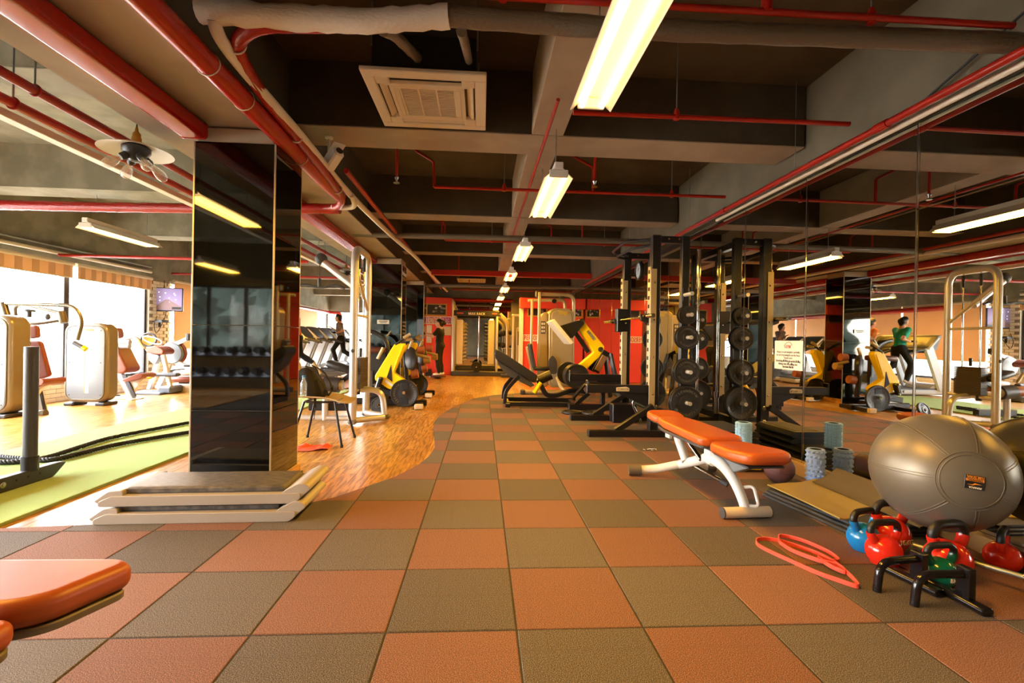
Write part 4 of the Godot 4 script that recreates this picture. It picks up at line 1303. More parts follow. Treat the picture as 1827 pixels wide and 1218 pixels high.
func bench(pos: Vector3, turn: float) -> void:
	# adjustable bench lying along z: seat towards +z, head towards -z
	var o := thing("adjustable_bench", "adjustable weight bench with orange pads and a white frame on the rubber tiles", "bench", pos, turn)
	var po: Material = mats.pad_orange
	# seat: saddle shaped
	var seat := Mb.new()
	seat.extr(soft(xy([-0.14, -0.20, -0.10, -0.26, 0.10, -0.26, 0.14, -0.20, 0.185, 0.10, 0.14, 0.24, -0.14, 0.24, -0.185, 0.10]), 0.07, 6), 0.075, Transform3D(Basis(Vector3(1, 0, 0), Vector3(0, 0.06, 1).normalized(), Vector3(0, -1, 0.06).normalized()), Vector3(0, 0.435, 0.43)), 0.032, 5)
	part(o, "seat", seat, po)
	part(o, "seat_base", Mb.new().box(Vector3(0, 0.39, 0.43), Vector3(0.24, 0.012, 0.38), 0.004), mats.dark_grey)
	part(o, "backrest", Mb.new().extr(soft(xy([-0.115, -0.42, 0.115, -0.42, 0.16, -0.2, 0.165, 0.38, 0.12, 0.42, -0.12, 0.42, -0.165, 0.38, -0.16, -0.2]), 0.05, 6), 0.07, Transform3D(Basis(Vector3(1, 0, 0), Vector3(0, -0.02, 1).normalized(), Vector3(0, -1, -0.02).normalized()), Vector3(0, 0.452, -0.25)), 0.028, 5), po)
	part(o, "backrest_shell", Mb.new().extr(soft(xy([-0.11, -0.42, 0.11, -0.42, 0.155, -0.2, 0.155, 0.40, -0.155, 0.40, -0.155, -0.2]), 0.05, 4), 0.022, Transform3D(Basis(Vector3(1, 0, 0), Vector3(0, 0, 1), Vector3(0, -1, 0)), Vector3(0, 0.407, -0.25)), 0.004), mats.dark_grey)
	part(o, "head_pad", Mb.new().extr(soft(xy([-0.11, -0.13, 0.11, -0.13, 0.155, -0.04, 0.13, 0.12, -0.13, 0.12, -0.155, -0.04]), 0.05, 6), 0.065, Transform3D(Basis(Vector3(1, 0, 0), Vector3(0, -0.1, 1).normalized(), Vector3(0, -1, -0.1).normalized()), Vector3(0, 0.475, -0.75)), 0.026, 5), po)
	part(o, "head_base", Mb.new().box(Vector3(0, 0.432, -0.74), Vector3(0.2, 0.02, 0.22), 0.005), mats.dark_grey)
	var wf: Material = mats.white_frame
	part(o, "front_leg", Mb.new().tube(curve(V([0.01, 0.30, 0.03, 0.02, 0.27, 0.14, 0.03, 0.20, 0.25, 0.04, 0.10, 0.33, 0.04, 0.03, 0.365]), 6), [0.045, 0.044, 0.043, 0.042, 0.041, 0.04, 0.039, 0.038, 0.037, 0.036, 0.036, 0.035, 0.035, 0.034, 0.034, 0.033, 0.033, 0.032, 0.032, 0.031, 0.031, 0.031, 0.03, 0.03, 0.03], 14), wf)
	part(o, "front_foot", Mb.new().tube(V([-0.12, 0.036, 0.37, 0.20, 0.036, 0.37]), 0.035, 18), mats.cream)
	for s in [[-0.127, -0.12], [0.20, 0.207]]:
		part(o, "end_cap", Mb.new().tube(V([s[0], 0.036, 0.37, s[1], 0.036, 0.37]), 0.0355, 18), mats.dark_grey)
	part(o, "leg_handle", Mb.new().tube(bend(V([0.055, 0.17, 0.29, 0.115, 0.19, 0.33, 0.115, 0.075, 0.39, 0.055, 0.075, 0.36]), 0.03), 0.011, 10), wf)
	part(o, "hub", Mb.new().box(Vector3(0.02, 0.31, 0.0), Vector3(0.10, 0.13, 0.12), 0.02), wf)
	part(o, "seat_bracket", Mb.new().extr(soft(xy([-0.02, 0.40, 0.42, 0.40, 0.40, 0.33, 0.22, 0.25, 0.12, 0.26, -0.02, 0.30]), 0.02), 0.06, plane(Vector3(0.06, 0, 0.0), Vector3(0, 0, 1), Vector3.UP), 0.006), mats.cover_panel)
	part(o, "rear_arch", Mb.new().tube(curve(V([-0.30, 0.048, -0.62, -0.15, 0.065, -0.58, 0.02, 0.12, -0.50, 0.18, 0.10, -0.56, 0.34, 0.048, -0.64]), 6), 0.034, 14), wf)
	part(o, "spine", Mb.new().tube(curve(V([0.02, 0.12, -0.5, 0.02, 0.2, -0.28, 0.02, 0.30, -0.02]), 6), 0.038, 14), wf)
	for s in [[-0.37, 0.045, -0.635, -0.27, 0.05, -0.61], [0.40, 0.045, -0.655, 0.31, 0.05, -0.63]]:
		part(o, "rubber_cap", Mb.new().tube(V(s), 0.043, 18), flat("cap_grey", C("5d5340"), 0.6))
	part(o, "backrest_strut", Mb.new().tube(V([0.0, 0.18, -0.36, 0.0, 0.385, -0.55]), 0.034, 14), wf)
	part(o, "strut_rod", Mb.new().tube(V([-0.02, 0.26, -0.1, -0.03, 0.39, -0.35]), 0.016, 10), mats.chrome)
	part(o, "pull_handle", Mb.new().tube(V([0.02, 0.17, -0.42, 0.20, 0.07, -0.20]), 0.017, 12), mats.chrome)
	part(o, "handle_grip", Mb.new().tube(V([0.20, 0.07, -0.20, 0.235, 0.05, -0.16]), 0.024, 12), mats.dark_grey)
	part(o, "adjuster_plate", Mb.new().box(Vector3(0.0, 0.39, -0.02), Vector3(0.18, 0.02, 0.5), 0.004), mats.dark_grey)
	part(o, "pivot_bracket", Mb.new().box(Vector3(-0.06, 0.37, -0.55), Vector3(0.03, 0.08, 0.08), 0.005), wf)
	part(o, "lever", Mb.new().tube(bend(V([0.06, 0.28, 0.12, 0.20, 0.26, 0.14, 0.32, 0.245, 0.10]), 0.04), 0.014, 10), mats.yellow)

# weight plate lying in the x-y plane, axis z; local origin at its middle
func plate_mesh(r: float, th: float) -> Mb:
	var m := Mb.new()
	var T := Transform3D(Basis(Vector3(1, 0, 0), Vector3(0, 0, 1), Vector3(0, -1, 0)), Vector3.ZERO)
	m.lathe([Vector2(0.026, -th / 2), Vector2(0.05, -th / 2), Vector2(r * 0.40, -th * 0.3), Vector2(r * 0.82, -th * 0.3), Vector2(r * 0.87, -th / 2), Vector2(r * 0.97, -th / 2), Vector2(r, -th * 0.3), Vector2(r, th * 0.3), Vector2(r * 0.97, th / 2), Vector2(r * 0.87, th / 2), Vector2(r * 0.82, th * 0.3), Vector2(r * 0.40, th * 0.3), Vector2(0.05, th / 2), Vector2(0.026, th / 2), Vector2(0.026, -th / 2)], T, 36)
	return m

func weight_plate(label: String, pos: Vector3, r: float, th: float, group: String, X := Basis.IDENTITY, grips := true) -> Node3D:
	var o := thing("weight_plate", label, "weight plate", pos, 0.0, group)
	o.basis = X
	var d := part(o, "disc", plate_mesh(r, th), mats.iron)
	part(o, "hub_ring", Mb.new().tube(ring(Vector3.ZERO, 0.032, Vector3(0, 0, 1), 20), th * 0.42, 8, true), mats.steel)
	if grips:
		for k in 3:
			var a := TAU * k / 3 + PI / 2
			var c := Vector3(cos(a), sin(a), 0) * r * 0.62
			var B := Basis(Vector3.BACK, a - PI / 2)
			part(o, "grip_recess", Mb.new().extr(soft(xy([-r * 0.26, -r * 0.1, r * 0.26, -r * 0.1, r * 0.2, r * 0.12, -r * 0.2, r * 0.12]), r * 0.06), th * 0.7, Transform3D(B, c), 0.002), mats.void_black)
		for k in 2:
			var t := part(o, "raised_ring", Mb.new().tube(ring(Vector3(0, 0, th * 0.34 * (1 if k else -1)), r * 0.42, Vector3(0, 0, 1), 24), 0.003, 5, true), mats.iron)
	return o

# letters set round a plate's face
func plate_letters(o: Node3D, s: String, r: float, z: float, h: float, mid: float) -> void:
	var n := s.length()
	for i in n:
		var a := mid + (float(n - 1) / 2 - i) * h * 1.15 / r
		text(o, "raised_letter", s[i], h, Transform3D(Basis(Vector3.BACK, a - PI / 2), Vector3(cos(a) * r, sin(a) * r, z)), mats.letter_grey)

func rack() -> void:
	flat("iron", C("232220"), 0.42, 0.2)
	flat("void_black", C("0b0b0b"), 0.7)
	flat("letter_grey", C("6a675f"), 0.5)
	var bs: Material = mats.black_steel
	var zn := -5.72
	var zf := -6.87
	var o := thing("squat_rack", "tall black half rack with pale perforated uprights standing against the mirror wall", "squat rack", Vector3(2.2, 0, -6.3))
	var p := o.position
	for z in [zn, zf]:
		part(o, "front_upright", Mb.new(p).box(Vector3(2.10, 1.235, z), Vector3(0.11, 2.40, 0.10), 0.008), bs)
		part(o, "rear_upright", Mb.new(p).box(Vector3(2.47, 1.235, z), Vector3(0.10, 2.40, 0.08), 0.008), bs)
		var st := part(o, "wear_strip", Mb.new(p).box(Vector3(2.065, 1.19, z + 0.056), Vector3(0.075, 1.66, 0.012), 0.002), mats.champagne, Transform3D.IDENTITY, "pale bolted steel strip")
		var hl := Mb.new(p)
		for k in 4:
			hl.lathe([Vector2(0, 0), Vector2(0.012, 0), Vector2(0.012, 0.006), Vector2(0.007, 0.01), Vector2(0, 0.01)], facing(Vector3(2.075, 0.5 + k * 0.45, z + 0.062), Vector3(0, 0, 1)), 10)
		part(st, "bolt", hl, mats.steel)
		part(o, "hook_rail", Mb.new(p).box(Vector3(2.035, 1.3, z - 0.0), Vector3(0.02, 1.5, 0.08), 0.003), mats.champagne)
		var slot := Mb.new().box(Vector3.ZERO, Vector3(0.012, 0.045, 0.035), 0.004).mesh()
		for k in 14:
			part(o, "rail_slot", slot, mats.void_black, at(Vector3(2.0225, 0.62 + k * 0.105, z + 0.01) - p))
		part(o, "foot", Mb.new(p).box(Vector3(1.93, 0.037, z + 0.13), Vector3(1.28, 0.074, 0.10), 0.008), bs)
		part(o, "foot_cap", Mb.new(p).box(Vector3(1.283, 0.037, z + 0.13), Vector3(0.02, 0.08, 0.106), 0.006), mats.black_rubber)
		part(o, "brace", Mb.new(p).bar(Vector3(1.62, 0.06, z + 0.09), Vector3(2.07, 0.36, z + 0.09), 0.06, 0.07, 0.005), bs)
		part(o, "top_beam", Mb.new(p).box(Vector3(2.29, 2.385, z), Vector3(0.30, 0.085, 0.06), 0.006), bs)
		for k in 2:
			part(o, "base_bolt", Mb.new(p).lathe([Vector2(0, 0), Vector2(0.03, 0), Vector2(0.03, 0.006), Vector2(0.018, 0.01), Vector2(0.016, 0.02), Vector2(0, 0.02)], facing(Vector3(2.115, 0.17 + k * 0.17, z + 0.05), Vector3(0, 0, 1)), 14), mats.steel)
			part(o, "top_bolt", Mb.new(p).lathe([Vector2(0, 0), Vector2(0.016, 0), Vector2(0.012, 0.012), Vector2(0, 0.012)], facing(Vector3(2.25 + k * 0.13, 2.39, z + 0.03), Vector3(0, 0, 1)), 12), mats.steel)
		# safety arm
		var ya: float = 0.555 if z == zn else 0.60
		part(o, "safety_arm", Mb.new(p).box(Vector3(1.66, ya, z), Vector3(0.78, 0.10, 0.09), 0.008), bs)
		part(o, "arm_stop", Mb.new(p).box(Vector3(1.285, ya + 0.02, z), Vector3(0.02, 0.16, 0.09), 0.004), bs)
		part(o, "arm_gusset", Mb.new(p).extr(xy([1.66, ya - 0.05, 2.05, ya - 0.05, 2.05, ya - 0.22, 1.98, ya - 0.20]), 0.05, Transform3D(Basis.IDENTITY, Vector3(0, 0, z)), 0.004), bs)
		if z == zn:
			var lb := part(o, "maker_plate", Mb.new(p).extr(soft(xy([1.63, 0.53, 1.79, 0.53, 1.79, 0.57, 1.75, 0.585, 1.63, 0.575]), 0.008), 0.006, Transform3D(Basis.IDENTITY, Vector3(0, 0, z + 0.047)), 0.001), mats.paper, Transform3D.IDENTITY, "white maker's plate")
			text(lb, "print", "TECHNOGYM", 0.03, Transform3D(Basis.IDENTITY, Vector3(1.71, 0.553, z + 0.051) - p), mats.ink, "Droid Sans", 0.14)
		# barbell hooks
		part(o, "bar_hook", Mb.new(p).extr(soft(xy([2.05, 1.36, 2.05, 1.48, 2.02, 1.48, 2.02, 1.43, 1.955, 1.415, 1.935, 1.47, 1.915, 1.465, 1.93, 1.39, 1.97, 1.375, 2.02, 1.36]), 0.008), 0.05, Transform3D(Basis.IDENTITY, Vector3(0, 0, z)), 0.003), mats.black_plastic)
		# storage pegs
		for y in [1.712, 1.462, 1.193, 0.781, 0.41]:
			part(o, "storage_peg", Mb.new(p).tube([Vector3(2.46, y, z + 0.03), Vector3(2.46, y, z + 0.25)], 0.024, 14), mats.peg_chrome)
		part(o, "peg_plate", Mb.new(p).box(Vector3(2.47, 1.72, z + 0.042), Vector3(0.07, 0.16, 0.01), 0.003), bs)
	part(o, "cross_member", Mb.new(p).box(Vector3(2.47, 2.36, (zn + zf) / 2), Vector3(0.08, 0.08, 1.07), 0.006), bs)
	part(o, "cross_member", Mb.new(p).box(Vector3(2.47, 0.18, (zn + zf) / 2), Vector3(0.08, 0.08, 1.07), 0.006), bs)
	part(o, "chin_bar", Mb.new(p).tube(bend(V([2.1, 2.40, zn - 0.05, 1.80, 2.40, zn - 0.25, 1.80, 2.38, zf + 0.25, 2.1, 2.38, zf + 0.05]), 0.12, 6), 0.018, 12), bs)
	part(o, "chin_handle", Mb.new(p).tube(bend(V([2.1, 2.33, zf + 0.05, 1.88, 2.33, zf + 0.2, 1.92, 2.33, zn - 0.3, 2.1, 2.33, zn - 0.05]), 0.08, 5), 0.016, 10), mats.black_rubber)
	part(o, "tread_box", Mb.new(p).box(Vector3(2.0, 0.13, -6.62), Vector3(0.34, 0.26, 0.2), 0.012), bs)
	part(o, "loop_handle", Mb.new(p).tube(bend(V([2.12, 0.08, -6.2, 1.98, 0.34, -6.2, 2.20, 0.50, -6.2]), 0.1, 6), 0.018, 12), mats.steel)
	part(o, "upright_block", Mb.new(p).box(Vector3(2.05, 1.44, zf + 0.0), Vector3(0.20, 0.34, 0.13), 0.01), bs)
	# barbell racked along z
	var b := thing("barbell", "chrome olympic barbell resting on the hooks of the black rack", "barbell", Vector3(1.978, 1.44, -6.5))
	part(b, "shaft", Mb.new().tube(V([0, 0, 0.66, 0, 0, -0.66]), 0.014, 14), mats.chrome)
	for s in [-1.0, 1.0]:
		part(b, "collar", Mb.new().tube(V([0, 0, s * 0.655, 0, 0, s * 0.685]), 0.035, 18), mats.steel)
		part(b, "sleeve", Mb.new().tube(V([0, 0, s * 0.685, 0, 0, s * 1.08]), 0.0255, 18), mats.chrome)
		part(b, "end_cap", Mb.new().tube(V([0, 0, s * 1.08, 0, 0, s * 1.087]), 0.02, 16), mats.dark_grey)
	# standing barbell
	var vb := thing("barbell", "chrome barbell standing upright between the rack and the mirror", "barbell", Vector3(2.672, 0.0, -5.77))
	part(vb, "sleeve", Mb.new().tube(V([0, 1.86, 0, 0, 2.29, 0]), 0.025, 16), mats.chrome)
	part(vb, "sleeve", Mb.new().tube(V([0, 0.02, 0, 0, 0.46, 0]), 0.025, 16), mats.chrome)
	for y in [[1.80, 1.86], [0.46, 0.53]]:
		part(vb, "collar", Mb.new().tube([Vector3(0, y[0], 0), Vector3(0, y[1], 0)], 0.036, 16), mats.chrome)
	part(vb, "shaft", Mb.new().tube(V([0, 0.53, 0, 0, 1.80, 0]), 0.0145, 14), mats.chrome)
	var holder := thing("barbell_holder", "black tube holder on the floor for the standing barbell", "holder", Vector3(2.672, 0, -5.77))
	part(holder, "tube", Mb.new().lathe([Vector2(0.028, 0.0), Vector2(0.036, 0.0), Vector2(0.036, 0.26), Vector2(0.028, 0.26), Vector2(0.028, 0.0)], Transform3D.IDENTITY, 18), mats.black_rubber)
	part(holder, "base", Mb.new().box(Vector3(0, 0.006, 0), Vector3(0.16, 0.012, 0.16), 0.003), bs)
	# plates on the near pegs, top to bottom, and on the far pegs
	var pl := [[1.462, 0.112, 0.028, "small"], [1.193, 0.142, 0.032, "medium"], [0.781, 0.158, 0.036, "larger"], [0.41, 0.20, 0.04, "largest"]]
	for k in 4:
		var q: Array = pl[k]
		for j in 2:
			var z := zn + 0.075 + j * 0.05 + (0.01 if j else 0.0)
			var w := weight_plate("%s black weight plate on the near rack post, %s of two on the %s peg" % [q[3], ["inner", "outer"][j], ["second", "third", "fourth", "lowest"][k]], Vector3(2.46, q[0], z), q[1], q[2], "plates on the near rack post")
			if j == 1 and k > 0:
				plate_letters(w, "TECHNOGYM", q[1] * 0.72, q[2] * 0.36, q[1] * 0.15, PI / 2)
				plate_letters(w, "TECHNOGYM", q[1] * 0.72, q[2] * 0.36, q[1] * 0.15, -PI / 2)
		weight_plate("%s black weight plate on the far rack post, on the %s peg" % [q[3], ["second", "third", "fourth", "lowest"][k]], Vector3(2.46, q[0] - 0.02, zf + 0.11), q[1] * 1.05, q[2], "plates on the far rack post")
	# loose plates on the floor
	var flatB := Basis(Vector3.RIGHT, PI / 2)
	weight_plate("left one of two iron plates lying on the tiles before the leg press", Vector3(1.42, 0.02, -7.35), 0.16, 0.035, "plates lying on the tiles", flatB)
	weight_plate("right one of two iron plates lying on the tiles before the leg press", Vector3(1.72, 0.03, -7.25), 0.175, 0.04, "plates lying on the tiles", Basis(Vector3.RIGHT, PI / 2) * Basis(Vector3.UP, 0.06))
	# wall clock
	var ck := thing("wall_clock", "round wall clock with a pale blue face hung on the mirror beside the rack top", "clock", Vector3(2.8, 2.41, -8.41))
	var CX := facing(Vector3(0, 0, 0), Vector3(-1, 0, 0))
	part(ck, "rim", Mb.new().lathe([Vector2(0.135, 0), Vector2(0.165, 0), Vector2(0.165, 0.03), Vector2(0.15, 0.04), Vector2(0.135, 0.03), Vector2(0.135, 0)], CX, 32), mats.black_plastic)
	var fc := part(ck, "face", Mb.new().lathe([Vector2(0, 0.02), Vector2(0.14, 0.02), Vector2(0.14, 0.0), Vector2(0, 0)], CX, 32), flat("clock_face", C("cfe3ea"), 0.4))
	for k in 12:
		var a := TAU * k / 12
		part(fc, "hour_mark", Mb.new().box(Vector3(-0.022, cos(a) * 0.115, sin(a) * 0.115), Vector3(0.002, 0.02, 0.005), 0.0, Basis(Vector3.RIGHT, a)), mats.ink)
	part(ck, "hour_hand", Mb.new().bar(Vector3(-0.024, 0, 0), Vector3(-0.024, 0.05, 0.05), 0.002, 0.01, 0.0), mats.ink)
	part(ck, "minute_hand", Mb.new().bar(Vector3(-0.026, 0, 0), Vector3(-0.026, 0.105, -0.02), 0.002, 0.007, 0.0), mats.ink)
	# notice on the mirror
	var sg := thing("paper_notice", "white paper notice about racking weights, taped to the mirror right of the rack", "notice", Vector3(2.797, 1.03, -4.195))
	part(sg, "sheet", Mb.new().box(Vector3.ZERO, Vector3(0.003, 0.265, 0.40), 0.0), mats.paper)
	var SB := Basis(Vector3(0, 0, 1), Vector3.UP, Vector3(-1, 0, 0))
	var SX := func(y: float, z := 0.0) -> Transform3D: return Transform3D(SB, Vector3(-0.002, y, z))
	var rows := [["Please re-rack weights carefully.", 0.028, 0.017, 0.33], ["Do not drop weights on the floor.", 0.0, 0.017, 0.34], ["Thank you!", -0.026, 0.017, 0.12], ["Xin vui lòng để tạ lên giá sau khi sử dụng.", -0.055, 0.017, 0.35], ["Không ném tạ xuống sàn.", -0.082, 0.017, 0.27], ["Chân thành cảm ơn!", -0.108, 0.017, 0.16]]
	for r in rows:
		text(sg, "print", r[0], r[2], SX.call(r[1]), mats.ink, "Droid Sans", r[3], rows.find(r) > 2)
	var em := Mb.new()
	em.tube(curve(V([-0.003, 0.065, -0.045, -0.003, 0.095, -0.05, -0.003, 0.115, -0.01, -0.003, 0.112, 0.035, -0.003, 0.09, 0.055]), 5), 0.002, 5)
	part(sg, "emblem_arc", em, mats.ink)
	text(sg, "emblem", "GYM", 0.03, SX.call(0.078), flat("emblem_red", C("9c2a22"), 0.7), "Droid Sans", 0.07, true)

func leg_press() -> void:
	var zp := -8.3
	var o := thing("leg_press", "yellow and black plate loaded leg press with a reclined black seat", "leg press", Vector3(1.2, 0, -8.3))
	var p := o.position
	var bs: Material = mats.black_steel
	var F2 := func(z: float) -> Transform3D: return Transform3D(Basis.IDENTITY, Vector3(0, 0, z))
	part(o, "seat_back", Mb.new(p).extr(soft(xy([0.209, 0.892, 0.256, 0.971, 0.335, 0.933, 0.960, 0.532, 0.933, 0.414, 0.874, 0.413, 0.240, 0.795]), 0.03, 4), 0.46, F2.call(zp), 0.02, 3), mats.pad_black)
	part(o, "back_shell", Mb.new(p).extr(soft(xy([0.260, 0.786, 0.874, 0.403, 0.914, 0.354, 0.836, 0.334, 0.450, 0.525, 0.321, 0.650]), 0.02, 4), 0.40, F2.call(zp), 0.01, 2), mats.dark_grey)
	part(o, "seat_roll", Mb.new(p).tube([Vector3(1.002, 0.434, -8.300), Vector3(1.217, 0.535, -8.300)], 0.085, 18), mats.pad_black)
	for s in [-0.33, 0.33]:
		part(o, "rear_leg", Mb.new(p).sweep(bend([Vector3(0.399, 0.065, -8.300) + Vector3(0, 0, s), Vector3(0.406, 0.260, -8.300) + Vector3(0, 0, s), Vector3(0.521, 0.408, -8.300) + Vector3(0, 0, s), Vector3(0.636, 0.527, -8.300) + Vector3(0, 0, s)], 0.08, 4), rrect(0.07, 0.06, 0.008, 1)), bs)
		part(o, "base_rail", Mb.new(p).bar(Vector3(0.42, 0.06, zp + s), Vector3(1.72, 0.05, zp + s), 0.06, 0.075, 0.006), bs)
		part(o, "pivot_post", Mb.new(p).bar(Vector3(1.962, 0.604, -8.300) + Vector3(0, 0, s * 0.5), Vector3(2.156, 0.963, -8.300) + Vector3(0, 0, s * 0.5), 0.05, 0.13, 0.006), bs)
		part(o, "rear_strut", Mb.new(p).bar(Vector3(2.217, 0.925, -8.300) + Vector3(0, 0, s * 0.5), Vector3(2.373, 0.114, -8.300) + Vector3(0, 0, s), 0.06, 0.07, 0.005), bs)
	part(o, "hoop_frame", Mb.new(p).sweep(bend([Vector3(0.992, 0.444, -8.300), Vector3(1.135, 0.171, -8.300), Vector3(1.293, 0.162, -8.300), Vector3(1.589, 0.274, -8.300), Vector3(1.989, 0.229, -8.300)], 0.14, 6), rrect(0.09, 0.08, 0.01, 1)), bs)
	for q in [[0.45, 0.55], [1.62, 0.6]]:
		part(o, "cross_foot", Mb.new(p).box(Vector3(q[0], 0.04, zp), Vector3(0.08, 0.07, 0.75), 0.008), bs)
	part(o, "gas_strut", Mb.new(p).tube([Vector3(0.897, 0.237, -8.300) + Vector3(0, 0, 0.25), Vector3(1.012, 0.415, -8.300) + Vector3(0, 0, 0.25)], 0.035, 12), mats.yellow)
	part(o, "foot_plate", Mb.new(p).extr(soft(xy([1.161, 1.457, 1.210, 1.498, 1.554, 1.101, 1.495, 1.070]), 0.01, 2), 0.62, F2.call(zp), 0.006), mats.cream)
	part(o, "plate_bracket", Mb.new(p).extr(xy([1.370, 1.393, 1.696, 1.498, 1.767, 1.440, 1.562, 1.180]), 0.30, F2.call(zp), 0.01), mats.black_plastic)
	part(o, "push_arm", Mb.new(p).extr(soft(xy([1.659, 1.369, 1.707, 1.449, 1.776, 1.470, 2.144, 1.042, 2.117, 0.923, 1.812, 0.622, 1.681, 0.699, 1.956, 0.940]), 0.03, 3), 0.16, F2.call(zp), 0.015, 2), mats.yellow)
	var lb := part(o, "maker_mark", Mb.new(p).box(Vector3(1.901, 1.235, -8.300) + Vector3(0, 0, 0.081), Vector3(0.2, 0.05, 0.004), 0.001, Basis(Vector3.BACK, -0.89)), mats.dark_grey)
	text(lb, "print", "TECHNOGYM", 0.04, Transform3D(Basis(Vector3.BACK, -0.89), Vector3(1.901, 1.235, -8.300) + Vector3(0, -0.0, 0.084) - p), mats.paper, "Droid Sans", 0.19)
	part(o, "push_link", Mb.new(p).bar(Vector3(1.610, 1.309, -8.300), Vector3(1.876, 0.939, -8.300), 0.06, 0.07, 0.006), mats.black_plastic)
	for q in [Vector3(1.726, 1.479, -8.300), Vector3(2.065, 0.991, -8.300)]:
		part(o, "pivot_cap", Mb.new(p).tube([q + Vector3(0, 0, -0.12), q + Vector3(0, 0, 0.12)], 0.045, 18), mats.steel)
	part(o, "shock_cover", Mb.new(p).bar(Vector3(1.982, 0.624, -8.300) + Vector3(0, 0, 0.2), Vector3(2.117, 0.883, -8.300) + Vector3(0, 0, 0.2), 0.06, 0.1, 0.008), flat("bronze", C("8a6a45"), 0.35, 0.3))
	part(o, "load_peg", Mb.new(p).tube([Vector3(1.584, 0.540, -8.300) + Vector3(0, 0, -0.5), Vector3(1.584, 0.540, -8.300) + Vector3(0, 0, 0.56)], 0.025, 14), mats.chrome)
	var pp := Vector3(1.584, 0.540, -8.300)
	for k in 4:
		weight_plate("%s of the four iron plates loaded on the near side of the leg press" % ["innermost", "second", "third", "outermost"][k], pp + Vector3(0, 0, 0.26 + 0.065 * k), 0.205, 0.045, "plates loaded on the leg press")
	weight_plate("iron plate loaded on the far side of the leg press", pp + Vector3(0, 0, -0.36), 0.205, 0.045, "plates loaded on the leg press")
	# low bench frame between the rack and the leg press
	var q := thing("plate_stand", "low black steel frame with short braces between the leg press and the rack", "frame", Vector3(1.85, 0, -7.75))
	var qp := q.position
	part(q, "base", Mb.new(qp).box(Vector3(1.82, 0.05, -7.75), Vector3(0.78, 0.1, 0.12), 0.01), bs)
	part(q, "post", Mb.new(qp).box(Vector3(2.0, 0.30, -7.75), Vector3(0.07, 0.46, 0.07), 0.006), bs)
	part(q, "brace", Mb.new(qp).bar(Vector3(1.55, 0.08, -7.75), Vector3(1.98, 0.46, -7.75), 0.05, 0.06, 0.005), bs)
	part(q, "arm", Mb.new(qp).tube(bend(V([1.5, 0.2, -7.7, 1.72, 0.46, -7.7, 2.2, 0.40, -7.7]), 0.1, 5), 0.03, 12), bs)
	part(q, "roller", Mb.new(qp).tube(V([1.78, 0.34, -7.9, 1.78, 0.34, -7.55]), 0.07, 16), flat("pad_brown_dark", C("6b4a2f"), 0.5))

